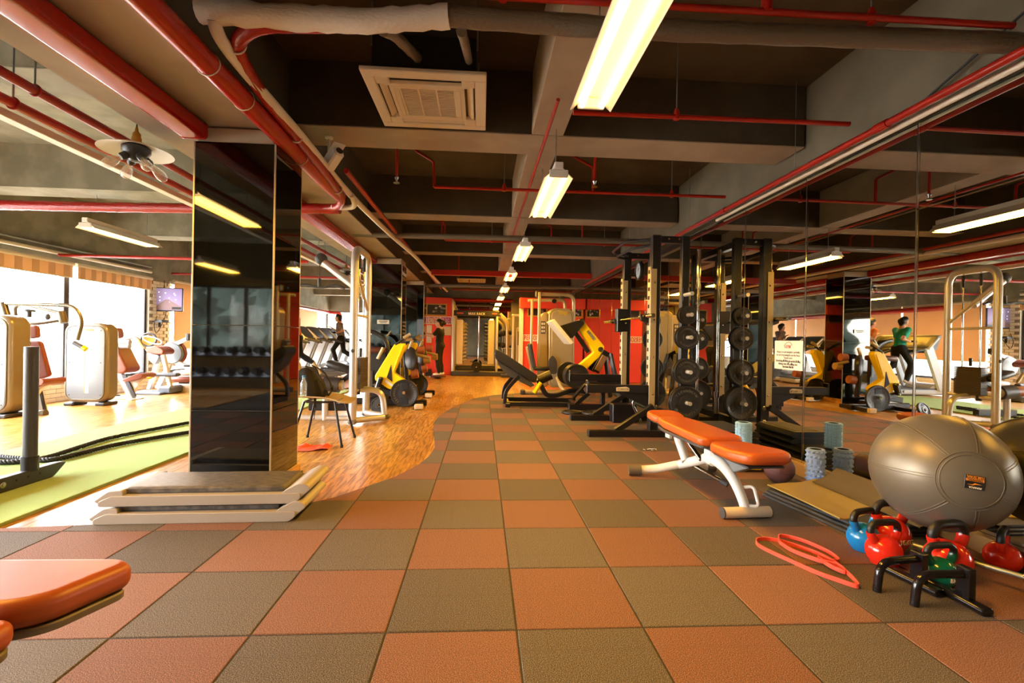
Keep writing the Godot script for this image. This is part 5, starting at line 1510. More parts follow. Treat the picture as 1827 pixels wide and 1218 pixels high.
func dual_pulley() -> void:
	var z := -10.3
	var o := thing("cable_machine", "tall beige cable machine with twin posts standing before the red partition on the right", "cable machine", Vector3(1.5, W, -10.4))
	var p := o.position
	var ch: Material = mats.champagne
	var T := Transform3D(Basis.IDENTITY, Vector3(0, 0, z))
	part(o, "weight_tower", Mb.new(p).extr(soft(xy([1.454, 0.125, 1.424, 1.758, 1.521, 1.833, 1.890, 1.829, 1.979, 1.721, 2.008, 0.132]), 0.1, 6), 0.42, Transform3D(Basis.IDENTITY, Vector3(0, 0, z - 0.1)), 0.03, 3), ch)
	var fp := part(o, "front_cover", Mb.new(p).extr(soft(xy([1.514, 0.175, 1.486, 1.723, 1.559, 1.773, 1.867, 1.767, 1.930, 1.695, 1.958, 0.180]), 0.08, 5), 0.45, Transform3D(Basis.IDENTITY, Vector3(0, 0, z - 0.1)), 0.008), flat("cover_beige", C("a89a78"), 0.35, 0.15))
	text(fp, "print", "Technogym", 0.075, Transform3D(Basis.IDENTITY, Vector3(1.732, 1.740, -10.300) + Vector3(0, 0, 0.13) - p), mats.yellow, "Droid Sans", 0.20)
	part(o, "side_tower", Mb.new(p).extr(soft(xy([1.270, 0.123, 1.243, 1.632, 1.314, 1.743, 1.412, 1.758, 1.442, 0.125]), 0.05, 4), 0.3, Transform3D(Basis.IDENTITY, Vector3(0, 0, z - 0.15)), 0.02, 2), ch)
	var sg := part(o, "chart", Mb.new(p).box(Vector3(1.320, 1.415, -10.300) + Vector3(0, 0, 0.006), Vector3(0.10, 0.27, 0.01), 0.002), mats.dark_grey, Transform3D.IDENTITY, "dark exercise chart")
	for k in 6:
		part(sg, "picture", Mb.new(p).box(Vector3(1.320, 1.415, -10.300) + Vector3(-0.022 + 0.044 * (k % 2), 0.08 - 0.08 * (k / 2), 0.012), Vector3(0.03, 0.05, 0.003), 0.0), mats.paper)
	part(o, "front_post", Mb.new(p).box(Vector3(1.202, 1.181, -10.300) + Vector3(0, -0.0, 0.25), Vector3(0.062, 1.95, 0.05), 0.01), ch)
	part(o, "rear_post", Mb.new(p).box(Vector3(1.070, 1.069, -10.300), Vector3(0.055, 1.92, 0.05), 0.01), ch)
	part(o, "top_boom", Mb.new(p).tube(bend([Vector3(1.161, 2.117, -10.300) + Vector3(0, 0, 0.2), Vector3(1.959, 2.124, -10.300) + Vector3(0, 0, 0.1), Vector3(1.988, 1.232, -10.300)], 0.16, 6), 0.04, 14), ch)
	part(o, "top_boom", Mb.new(p).tube(bend([Vector3(0.992, 2.004, -10.300) + Vector3(0, 0, -0.15), Vector3(1.813, 2.035, -10.300) + Vector3(0, 0, -0.15), Vector3(1.818, 1.718, -10.300) + Vector3(0, 0, -0.15)], 0.12, 6), 0.035, 14), ch)
	part(o, "pulley_head", Mb.new(p).box(Vector3(1.161, 2.117, -10.300) + Vector3(0, 0.0, 0.2), Vector3(0.09, 0.14, 0.12), 0.02), mats.dark_grey)
	part(o, "pulley_bracket", Mb.new(p).box(Vector3(1.701, 2.069, -10.300) + Vector3(0, 0.0, 0.1), Vector3(0.1, 0.06, 0.1), 0.01), mats.dark_grey)
	part(o, "pulley", Mb.new(p).lathe([Vector2(0, -0.015), Vector2(0.05, -0.015), Vector2(0.04, 0), Vector2(0.05, 0.015), Vector2(0, 0.015)], facing(Vector3(1.555, 1.992, -10.300), Vector3(0, 0, 1)), 18), mats.black_plastic)
	part(o, "cable", Mb.new(p).tube([Vector3(1.605, 1.957, -10.300), Vector3(1.607, 1.811, -10.300)], 0.006, 6), mats.black_plastic)
	part(o, "back_pad", Mb.new(p).bar(Vector3(1.103, 0.547, -10.300) + Vector3(0, 0, 0.25), Vector3(0.996, 1.068, -10.300) + Vector3(0, 0, 0.25), 0.3, 0.09, 0.03), mats.dark_grey)
	part(o, "seat_support", Mb.new(p).bar(Vector3(1.107, 0.340, -10.300) + Vector3(0, 0, 0.25), Vector3(0.949, 0.994, -10.300) + Vector3(0, 0, 0.25), 0.06, 0.06, 0.01), ch)
	part(o, "seat", Mb.new(p).pad(Vector3(1.263, 0.537, -10.300) + Vector3(0, 0, 0.25), Vector3(0.34, 0.08, 0.32), 0.035), mats.pad_black)
	part(o, "thigh_shield", Mb.new(p).extr(soft(xy([1.424, 0.418, 1.419, 0.710, 1.502, 0.833, 1.603, 0.713, 1.608, 0.420]), 0.06, 5), 0.05, Transform3D(Basis.IDENTITY, Vector3(0, 0, z + 0.2)), 0.012, 2), mats.dark_grey)
	part(o, "base_tube", Mb.new(p).tube(V([0.85, 0.05, -9.95, 2.1, 0.05, -9.95]), 0.05, 14), ch)
	part(o, "base_tube", Mb.new(p).tube(bend(V([1.62, 0.35, -10.1, 1.70, 0.08, -9.9, 2.3, 0.06, -9.8]), 0.15, 6), 0.04, 14), ch)
	part(o, "base_cap", Mb.new(p).box(Vector3(0.87, 0.045, -9.95), Vector3(0.1, 0.11, 0.13), 0.02), mats.dark_grey)
	part(o, "base_plate", Mb.new(p).box(Vector3(1.22, 0.0, -10.1), Vector3(0.18, 0.02, 0.18), 0.004), ch)

func U(a: Array, z := 0.0) -> Vector3:
	return Vector3(a[0], a[1], a[2] + z)

func zt(z: float) -> Transform3D:
	return Transform3D(Basis.IDENTITY, Vector3(0, 0, z))

# weight-stack tower of the white strength machines: rounded champagne ring with pale covers
func tower(label: String, c: Vector3, w: float, h: float, d: float) -> Node3D:
	var o := thing("weight_tower", label, "exercise machine", c, 0.0, "white strength machine towers")
	part(o, "shroud", Mb.new().extr(rrect(w, h, 0.16, 7), d, Transform3D(Basis.IDENTITY, Vector3(0, h / 2 + 0.05, 0)), 0.05, 4), mats.shroud)
	for s in [-1.0, 1.0]:
		var cv := part(o, "cover_panel", Mb.new().extr(rrect(w - 0.11, h - 0.11, 0.11, 7), 0.02, Transform3D(Basis.IDENTITY, Vector3(0, h / 2 + 0.05, s * (d / 2 + 0.0))), 0.006), mats.cover_panel)
		part(cv, "panel_rim", Mb.new().tube(loop_of(rrect(w - 0.10, h - 0.10, 0.115, 7), Vector3(0, h / 2 + 0.05, s * (d / 2 + 0.004))), 0.009, 6, true), mats.tube_bronze)
		part(cv, "slot", Mb.new().box(Vector3(0.03, h / 2, s * (d / 2 + 0.009)), Vector3(0.05, h * 0.68, 0.006), 0.002), mats.white_paint)
		part(cv, "groove", Mb.new().box(Vector3(-0.005, h / 2, s * (d / 2 + 0.010)), Vector3(0.014, h * 0.68, 0.006), 0.001), flat("groove_tan", C("a1895f"), 0.5))
		for q in [[-1, -1], [1, -1], [-1, 1], [1, 1], [-1, 0], [1, 0]]:
			part(cv, "screw", Mb.new().lathe([Vector2(0, 0), Vector2(0.009, 0), Vector2(0.007, 0.004), Vector2(0, 0.004)], facing(Vector3(q[0] * (w / 2 - 0.10), h / 2 + 0.05 + q[1] * (h / 2 - 0.12), s * (d / 2 + 0.01)), Vector3(0, 0, s)), 8), mats.dark_grey)
		if s > 0:
			text(cv, "print", "Technogym", 0.035, Transform3D(Basis.IDENTITY, Vector3(0.05, h - 0.06, d / 2 + 0.011)), mats.gold, "Droid Sans", 0.15)
	for s in [-1.0, 1.0]:
		part(o, "foot", Mb.new().box(Vector3(s * (w / 2 - 0.1), 0.025, 0), Vector3(0.14, 0.05, d + 0.06), 0.012), mats.dark_grey)
	return o

func loop_of(poly: PackedVector2Array, c: Vector3) -> Array:
	var out := []
	for q in poly:
		if out.is_empty() or (out[-1] - c - Vector3(q.x, q.y, 0)).length() > 0.001:
			out.append(c + Vector3(q.x, q.y, 0))
	return out

func left_machines() -> void:
	var ch: Material = mats.champagne
	var pb: Material = mats.pad_brown
	tower("white weight tower between the two brown seats by the window", Vector3(-6.13, W, -7.92), 0.66, 1.24, 0.24)
	tower("champagne weight tower cut by the left edge of the photo", Vector3(-6.42, W, -6.75), 0.62, 1.30, 0.30)
	# chest press seat between the towers
	var z := -7.1
	var o := thing("chest_press", "brown padded chest press seat with long bent press arms left of the white tower", "exercise machine", Vector3(-6.15, W, -7.1))
	var p := o.position
	part(o, "back_pad", Mb.new(p).extr(soft(xy([-6.423, 0.991, -6.164, 0.995, -6.030, 0.501, -6.252, 0.435]), 0.05, 4), 0.07, Transform3D(Basis.IDENTITY, Vector3(0, 0, z)), 0.025, 3), pb)
	part(o, "head_pad", Mb.new(p).extr(soft(xy([-6.478, 1.209, -6.212, 1.215, -6.194, 1.034, -6.453, 1.014]), 0.05, 4), 0.07, zt(z), 0.025, 3), pb)
	part(o, "seat_pad", Mb.new(p).extr(soft(xy([-6.243, 0.349, -5.896, 0.503, -5.843, 0.464, -5.880, 0.408, -6.221, 0.333]), 0.03, 4), 0.36, zt(z + 0.15), 0.03, 3), pb)
	part(o, "seat_bracket", Mb.new(p).extr(soft(xy([-6.191, 0.334, -5.910, 0.400, -6.028, 0.336, -6.115, 0.209, -6.159, 0.177]), 0.03, 3), 0.06, zt(z + 0.15), 0.008), mats.white_frame)
	part(o, "seat_post", Mb.new(p).bar(Vector3(-6.221, 0.349, -7.100), Vector3(-6.126, -0.028, -7.100), 0.07, 0.09, 0.01), mats.white_frame)
	part(o, "post_slot", Mb.new(p).bar(Vector3(-6.133, 0.324, -7.050), Vector3(-6.069, 0.027, -7.050), 0.03, 0.03, 0.004), mats.dark_grey)
	part(o, "post_foot", Mb.new(p).box(Vector3(-6.134, -0.028, -7.100), Vector3(0.14, 0.03, 0.14), 0.005), mats.white_frame)
	part(o, "frame_column", Mb.new(p).tube(bend(V([-6.711, 0.001, -7.300, -6.699, 0.727, -7.300, -6.705, 1.131, -7.300, -6.609, 1.294, -7.300]), 0.12, 5), 0.045, 12), mats.tube_bronze)
	part(o, "press_arm", Mb.new(p).tube(bend(V([-6.595, 1.505, -7.000, -5.666, 1.495, -7.000, -5.545, 1.303, -7.000, -5.614, 1.021, -7.000]), 0.16, 7), 0.025, 12), mats.tube_bronze)
	part(o, "press_arm", Mb.new(p).tube(bend(V([-6.774, 1.202, -7.300, -6.700, 1.308, -7.300, -6.718, 1.493, -7.300, -6.574, 1.513, -7.300, -6.099, 1.402, -7.300, -6.076, 1.370, -7.300]), 0.08, 5), 0.024, 12), mats.tube_bronze)
	part(o, "arm_link", Mb.new(p).tube(curve(V([-6.563, 1.267, -7.200, -6.367, 1.239, -7.200, -5.991, 1.302, -7.200]), 6), 0.03, 12), mats.tube_bronze)
	part(o, "arm_joint", Mb.new(p).tube(V([-6.001, 1.414, -7.200, -5.960, 1.255, -7.200]), 0.05, 14), mats.tube_bronze)
	part(o, "pivot_tube", Mb.new(p).tube(V([-6.595, 1.513, -7.000, -6.511, 1.244, -7.000]), 0.045, 14), mats.tube_bronze)
	part(o, "hand_grip", Mb.new(p).tube(V([-5.618, 0.982, -6.950, -5.499, 0.915, -6.950]), 0.026, 12), mats.dark_grey)
	part(o, "grip_end", Mb.new(p).tube(V([-5.499, 0.915, -6.950, -5.462, 0.892, -6.950]), 0.034, 12), mats.yellow)
	for q in [[50, 0], [86, 0]]:
		pass
	part(o, "roller_knob", Mb.new(p).lathe([Vector2(0, 0), Vector2(0.07, 0.0), Vector2(0.07, 0.03), Vector2(0.025, 0.04), Vector2(0.03, -0.08), Vector2(0, -0.08)], facing(Vector3(-6.519, 1.409, -7.300), Vector3(0.05, 1, 0)), 16), mats.dark_grey)
	part(o, "roller_knob", Mb.new(p).ball(Vector3(-6.352, 1.344, -7.400), Vector3(0.035, 0.05, 0.03), 14), mats.dark_grey)
	part(o, "side_grip", Mb.new(p).tube(V([-6.446, 0.929, -6.950, -6.193, 0.964, -6.950]), 0.022, 10), mats.dark_grey)
	part(o, "base_tube", Mb.new(p).tube(V([-6.399, -0.030, -6.900, -5.925, 0.012, -6.900]), 0.05, 14), mats.tube_bronze)
	for q in [Vector3(-6.849, 0.284, -7.600), Vector3(-6.846, 0.032, -7.600)]:
		solo("exercise_ball_small", Mb.new(q).ball(q, Vector3.ONE * 0.085, 18), mats.dark_grey, "small dark %s behind the chest press" % ("ball on the upper peg of the wall stand" if q.y > 0.25 else "ball on the lower peg of the wall stand"), "ball", q, "small dark balls by the brick wall")
	for q in [Vector3(-6.848, 0.158, -7.600), Vector3(-6.643, 0.158, -9.000)]:
		var sd := thing("ball_stand", "thin steel stand for two small dark balls %s" % ("behind the chest press" if q.z > -8.0 else "behind the white tower's right side"), "stand", Vector3(q.x, W, q.z - 0.115))
		part(sd, "post", Mb.new().tube(V([0, 0, 0, 0, 0.75, 0]), 0.02, 10), mats.tube_bronze)
		part(sd, "base", Mb.new().lathe([Vector2(0, 0), Vector2(0.08, 0), Vector2(0.07, 0.02), Vector2(0, 0.02)], Transform3D.IDENTITY, 16), mats.tube_bronze)
		for y in [q.y - 0.12, q.y + 0.12]:
			part(sd, "peg", Mb.new().tube([Vector3(0, y - W, 0), Vector3(0, y - W, 0.05)], 0.012, 8), mats.tube_bronze)
	# shoulder press seat right of the tower
	z = -8.6
	o = thing("shoulder_press", "brown padded shoulder press seat on a slanted frame right of the white tower", "exercise machine", Vector3(-5.9, W, -8.6))
	p = o.position
	part(o, "head_pad", Mb.new(p).extr(soft(xy([-6.382, 1.210, -6.254, 1.222, -6.223, 1.049, -6.360, 1.008]), 0.05, 4), 0.30, zt(z), 0.03, 3), pb)
	part(o, "back_pad", Mb.new(p).extr(soft(xy([-6.367, 0.873, -6.176, 0.963, -5.958, 0.523, -6.003, 0.455, -6.141, 0.434]), 0.06, 4), 0.34, zt(z), 0.03, 3), pb)
	part(o, "back_frame", Mb.new(p).bar(Vector3(-6.366, 0.797, -8.600), Vector3(-5.977, -0.017, -8.600), 0.09, 0.09, 0.012), mats.silver)
	part(o, "frame_slot", Mb.new(p).bar(Vector3(-6.086, 0.419, -8.550), Vector3(-5.907, 0.038, -8.550), 0.03, 0.05, 0.004), mats.dark_grey)
	part(o, "seat_pad", Mb.new(p).extr(soft(xy([-6.047, 0.339, -5.773, 0.458, -5.698, 0.421, -5.734, 0.362, -5.991, 0.301]), 0.03, 4), 0.36, zt(z), 0.03, 3), pb)
	part(o, "seat_bracket", Mb.new(p).extr(soft(xy([-6.010, 0.291, -5.753, 0.372, -5.844, 0.284, -5.925, 0.167, -5.951, 0.089, -6.017, 0.204]), 0.04, 3), 0.07, zt(z), 0.008), mats.white_frame)
	part(o, "seat_lever", Mb.new(p).ball(Vector3(-5.649, 0.371, -8.500), Vector3(0.05, 0.02, 0.03), 12), mats.yellow)
	part(o, "press_arm", Mb.new(p).tube(bend(V([-6.276, 0.924, -8.500, -6.131, 0.946, -8.500, -6.024, 1.033, -8.500, -5.870, 1.074, -8.500, -5.786, 0.923, -8.500, -5.730, 0.867, -8.500]), 0.16, 6), 0.03, 12), mats.silver)
	part(o, "press_grip", Mb.new(p).tube(V([-6.221, 0.973, -8.400, -6.115, 1.050, -8.400]), 0.026, 10), mats.dark_grey)
	for q in [Vector3(-6.023, 0.976, -8.500), Vector3(-6.031, 0.909, -8.500)]:
		part(o, "arm_roller", Mb.new(p).tube([q + Vector3(-0.09, 0, 0), q + Vector3(0.06, 0, 0)], 0.045, 14), mats.silver)
	part(o, "base_tube", Mb.new(p).tube(V([-6.353, -0.021, -8.600, -5.968, 0.012, -8.600]), 0.05, 14), ch)
	part(o, "base_foot", Mb.new(p).box(Vector3(-5.950, -0.017, -8.600), Vector3(0.12, 0.05, 0.3), 0.01), mats.white_frame)
	for q in [Vector3(-6.645, 0.258, -9.000), Vector3(-6.632, 0.037, -9.000)]:
		solo("exercise_ball_small", Mb.new(q).ball(q, Vector3.ONE * 0.085, 18), mats.dark_grey, "small dark %s peeking out right of the white tower" % ("ball on the upper peg" if q.y > 0.25 else "ball on the lower peg"), "ball", q, "small dark balls by the brick wall")
	# arm ergometer
	z = -9.6
	o = thing("arm_ergometer", "white arm exercise bike with a dark ring wheel and brown saddle before the brick pier", "exercise machine", Vector3(-6.1, W, -9.6))
	p = o.position
	part(o, "ring_wheel", Mb.new(p).tube(ring(Vector3(-6.402, 1.008, -9.600), 0.125, Vector3(0.3, 0.25, 1), 28), 0.018, 10, true), mats.dark_grey)
	part(o, "screen_disc", Mb.new(p).lathe([Vector2(0, -0.01), Vector2(0.10, -0.01), Vector2(0.10, 0.015), Vector2(0, 0.015)], facing(Vector3(-6.435, 0.996, -9.650), Vector3(0.3, 0.25, 1)), 20), mats.gold)
	part(o, "crank_handle", Mb.new(p).tube(curve(V([-6.360, 1.072, -9.400, -6.168, 1.054, -9.400, -6.036, 0.993, -9.400, -6.055, 0.929, -9.400, -6.217, 0.948, -9.400, -6.339, 1.009, -9.400]), 5, true), 0.014, 8, true), mats.silver)
	part(o, "saddle", Mb.new(p).extr(soft(xy([-6.369, 0.868, -6.142, 0.904, -6.006, 0.820, -6.026, 0.733, -6.191, 0.731, -6.347, 0.793]), 0.06, 4), 0.34, zt(z), 0.04, 3), pb)
	part(o, "housing", Mb.new(p).extr(soft(xy([-6.367, 0.760, -6.119, 0.721, -6.198, 0.536, -6.292, 0.578]), 0.05, 4), 0.22, zt(z), 0.02, 2), mats.cover_panel)
	part(o, "frame_leg", Mb.new(p).extr(soft(xy([-6.232, 0.708, -6.139, 0.710, -6.336, 0.059, -6.408, 0.058]), 0.02, 2), 0.08, zt(z), 0.01), mats.white_frame)
	part(o, "frame_leg", Mb.new(p).bar(Vector3(-5.992, 0.561, -9.600), Vector3(-6.222, 0.071, -9.600), 0.07, 0.09, 0.01), mats.white_frame)
	part(o, "saddle_post", Mb.new(p).bar(Vector3(-6.065, 0.736, -9.500), Vector3(-5.922, 0.117, -9.500), 0.07, 0.07, 0.012), mats.cream)
	part(o, "foot_rest", Mb.new(p).box(Vector3(-5.914, 0.360, -9.400), Vector3(0.42, 0.07, 0.14), 0.025), mats.dark_grey)
	part(o, "base_plate", Mb.new(p).box(Vector3(-6.258, 0.006, -9.500), Vector3(0.62, 0.05, 0.5), 0.012), flat("slate", C("5b6166"), 0.5))
	part(o, "base_step", Mb.new(p).box(Vector3(-5.974, 0.063, -9.600), Vector3(0.24, 0.14, 0.4), 0.03), mats.slate)
	# exercise bike half hidden by the column
	z = -10.0
	o = thing("exercise_bike", "white exercise machine with a grey slanted arm half hidden by the near black column", "exercise machine", Vector3(-5.9, W, -10.0))
	p = o.position
	part(o, "screen_arm", Mb.new(p).bar(Vector3(-6.247, 0.864, -10.000), Vector3(-5.881, 1.051, -10.000), 0.07, 0.08, 0.01), mats.silver)
	part(o, "screen", Mb.new(p).box(Vector3(-5.860, 1.074, -10.000), Vector3(0.06, 0.14, 0.24), 0.012), mats.dark_grey)
	part(o, "flywheel_cover", Mb.new(p).lathe([Vector2(0, -0.06), Vector2(0.2, -0.06), Vector2(0.215, -0.04), Vector2(0.215, 0.04), Vector2(0.2, 0.06), Vector2(0, 0.06)], facing(Vector3(-6.201, 0.741, -10.000), Vector3(0, 0, 1)), 24), mats.cover_panel)
	part(o, "flywheel_band", Mb.new(p).tube(ring(Vector3(-6.200, 0.740, -10.050), 0.225, Vector3(0, 0, 1), 28), 0.03, 8, true), pb)
	part(o, "link_arm", Mb.new(p).bar(Vector3(-6.199, 0.606, -10.000), Vector3(-5.795, 0.409, -10.000), 0.07, 0.1, 0.015), mats.white_frame)
	part(o, "pedal", Mb.new(p).box(Vector3(-5.814, 0.504, -9.900), Vector3(0.12, 0.04, 0.2), 0.012), mats.dark_grey)
	part(o, "seat_pad", Mb.new(p).pad(Vector3(-5.933, 0.226, -10.000), Vector3(0.44, 0.11, 0.36), 0.05), pb)
	part(o, "seat_bracket", Mb.new(p).box(Vector3(-5.975, 0.135, -10.000), Vector3(0.16, 0.1, 0.12), 0.02), mats.dark_grey)
	part(o, "body", Mb.new(p).pad(Vector3(-5.870, 0.351, -10.000), Vector3(0.5, 0.10, 0.3), 0.05), mats.white_frame)
	part(o, "base", Mb.new(p).box(Vector3(-5.898, 0.034, -10.000), Vector3(0.5, 0.22, 0.44), 0.02), mats.cream)
	part(o, "base_foot", Mb.new(p).box(Vector3(-5.891, -0.045, -9.900), Vector3(0.5, 0.04, 0.1), 0.01), mats.cream)
	# television on the pier
	var tv := thing("television", "flat television showing a violet hall picture, mounted on the white brick pier", "television", Vector3(-6.72, 1.86, -10.62))
	var TB := Basis(Vector3.UP, 0.22)
	part(tv, "casing", Mb.new().box(Vector3.ZERO, Vector3(0.60, 0.50, 0.05), 0.008, TB), mats.black_plastic)
	var scm := flat("tv_screen", C("8d7fa6"), 0.2)
	scm.emission_enabled = true
	scm.emission = C("6a5f86")
	scm.emission_energy_multiplier = 0.9
	var scn := part(tv, "screen", Mb.new().box(TB * Vector3(0, 0.005, 0.026), Vector3(0.57, 0.46, 0.004), 0.0, TB), scm)
	var dot := flat("tv_dot", C("dfe8ff"), 0.3)
	dot.emission_enabled = true
	dot.emission = C("dfe8ff")
	dot.emission_energy_multiplier = 1.2
	for q in [[-0.14, 0.15], [-0.02, 0.14], [0.14, 0.13], [-0.12, 0.05], [-0.12, -0.02], [0.06, -0.05], [0.16, 0.1], [0.17, 0.0], [0.05, 0.03]]:
		part(scn, "bright_dot", Mb.new().lathe([Vector2(0, 0), Vector2(0.014, 0), Vector2(0.01, 0.002), Vector2(0, 0.002)], facing(TB * Vector3(q[0], q[1], 0.028), TB * Vector3(0, 0, 1)), 10), dot)
	part(scn, "picture_floor", Mb.new().extr(xy([-0.28, -0.22, -0.02, 0.0, 0.04, 0.0, 0.28, -0.15, 0.28, -0.22]), 0.002, Transform3D(TB, TB * Vector3(0, 0.0, 0.029)), 0.0), flat("tv_brown", C("8a6f72"), 0.3))
	part(scn, "caption_bar", Mb.new().box(TB * Vector3(0.19, -0.18, 0.031), Vector3(0.17, 0.05, 0.002), 0.0, TB), mats.black_plastic)
	part(tv, "wall_arm", Mb.new().box(TB * Vector3(-0.03, 0, -0.08), Vector3(0.1, 0.1, 0.14), 0.01, TB), mats.black_plastic)
	var sh := thing("router_shelf", "small dark wall shelf with boxes and loose cables under the television", "shelf", Vector3(-6.79, 1.38, -10.6))
	part(sh, "board", Mb.new().box(Vector3.ZERO, Vector3(0.2, 0.02, 0.34), 0.004), mats.dark_grey)
	part(sh, "bracket", Mb.new().box(Vector3(-0.06, -0.06, 0), Vector3(0.04, 0.1, 0.03), 0.004), mats.dark_grey)
	solo("set_top_box", bx(Vector3.ZERO, Vector3(0.14, 0.035, 0.22), 0.006), mats.black_plastic, "thin black box on the wall shelf under the television", "electronics", Vector3(-6.79, 1.409, -10.58))
	pipe("cable", "black cable hanging in loops down the white brick pier from the shelf", curve(V([-6.86, 2.28, -10.75, -6.84, 1.95, -10.72, -6.85, 1.6, -10.8, -6.83, 1.39, -10.68, -6.84, 1.15, -10.5, -6.86, 1.3, -10.45, -6.84, 1.5, -10.5]), 6), 0.007, mats.black_plastic, 6, "cable")
	# faded athlete print stuck on the window glass
	var stk := thing("window_sticker", "faded blue-grey print of a standing figure stuck on the bright window glass", "sticker", Vector3(-6.985, 1.78, -8.0))
	var sk := flat("sticker_blue", Color(0.55, 0.75, 0.85, 0.14), 0.6)
	sk.transparency = BaseMaterial3D.TRANSPARENCY_ALPHA
	var SP := func(z: float) -> Transform3D: return plane(Vector3(0, 0, z), Vector3(0, 0, -1), Vector3.UP)
	part(stk, "figure", Mb.new().extr(soft(xy([-0.16, -0.45, 0.17, -0.45, 0.13, -0.1, 0.17, 0.16, 0.08, 0.2, -0.07, 0.2, -0.17, 0.14, -0.12, -0.12]), 0.05), 0.003, SP.call(0.0), 0.0), sk)
	part(stk, "head", Mb.new().extr(disc(0.075, 18), 0.003, Transform3D(SP.call(0.0).basis, Vector3(0, 0.32, 0)), 0.0), sk)
	# blinds: rolled valances on the near windows, let down on the far ones
	var z0 := 0.9
	var vi := 1
	var strip := flat("blind_stripe", C("c49d74"), 0.8)
	for z1 in [-1.5, -3.9, -6.2, -8.45, -10.35]:
		var wd: float = z0 - z1 - 0.06
		var bl := thing("roller_blind", "rolled up tan striped blind over the %s tall window counted from the brick pier" % ["sixth", "fifth", "fourth", "third", "second", "first"][vi], "blind", Vector3(LX + 0.06, 2.12, (z0 + z1) / 2), 0.0, "tan blinds along the window wall")
		part(bl, "tube", Mb.new().tube(V([0, 0.14, -wd / 2, 0, 0.14, wd / 2]), 0.035, 12), mats.cream)
		part(bl, "fabric", Mb.new().box(Vector3(0.015, 0.03, 0), Vector3(0.004, 0.22, wd - 0.04), 0.0), mats.blind)
		for k in 8:
			part(bl, "stripe", Mb.new().box(Vector3(0.0178, 0.03, -wd / 2 + wd * (k + 0.5) / 8), Vector3(0.003, 0.215, wd / 18), 0.0), strip)
		part(bl, "bottom_bar", Mb.new().box(Vector3(0.015, -0.085, 0), Vector3(0.014, 0.02, wd - 0.04), 0.003), mats.cream)
		z0 = z1
		vi += 1
	z0 = -11.0
	vi = 0
	for z1 in [-13.4, -15.8, -18.2, -20.3]:
		var wd: float = z0 - z1 - 0.06
		var bl := thing("roller_blind", "orange-tan blind let down to the sill rail behind the treadmills, %s past the brick pier" % ["first", "second", "third", "fourth"][vi], "blind", Vector3(LX + 0.06, 0.80, (z0 + z1) / 2), 0.0, "let down blinds past the brick pier")
		part(bl, "tube", Mb.new().tube(V([0, 1.5, -wd / 2, 0, 1.5, wd / 2]), 0.035, 12), mats.cream)
		part(bl, "fabric", Mb.new().box(Vector3(0.015, 0.75, 0), Vector3(0.004, 1.5, wd), 0.0), mats.blind)
		part(bl, "bottom_bar", Mb.new().box(Vector3(0.015, 0.0, 0), Vector3(0.014, 0.025, wd), 0.003), mats.cream)
		z0 = z1
		vi += 1

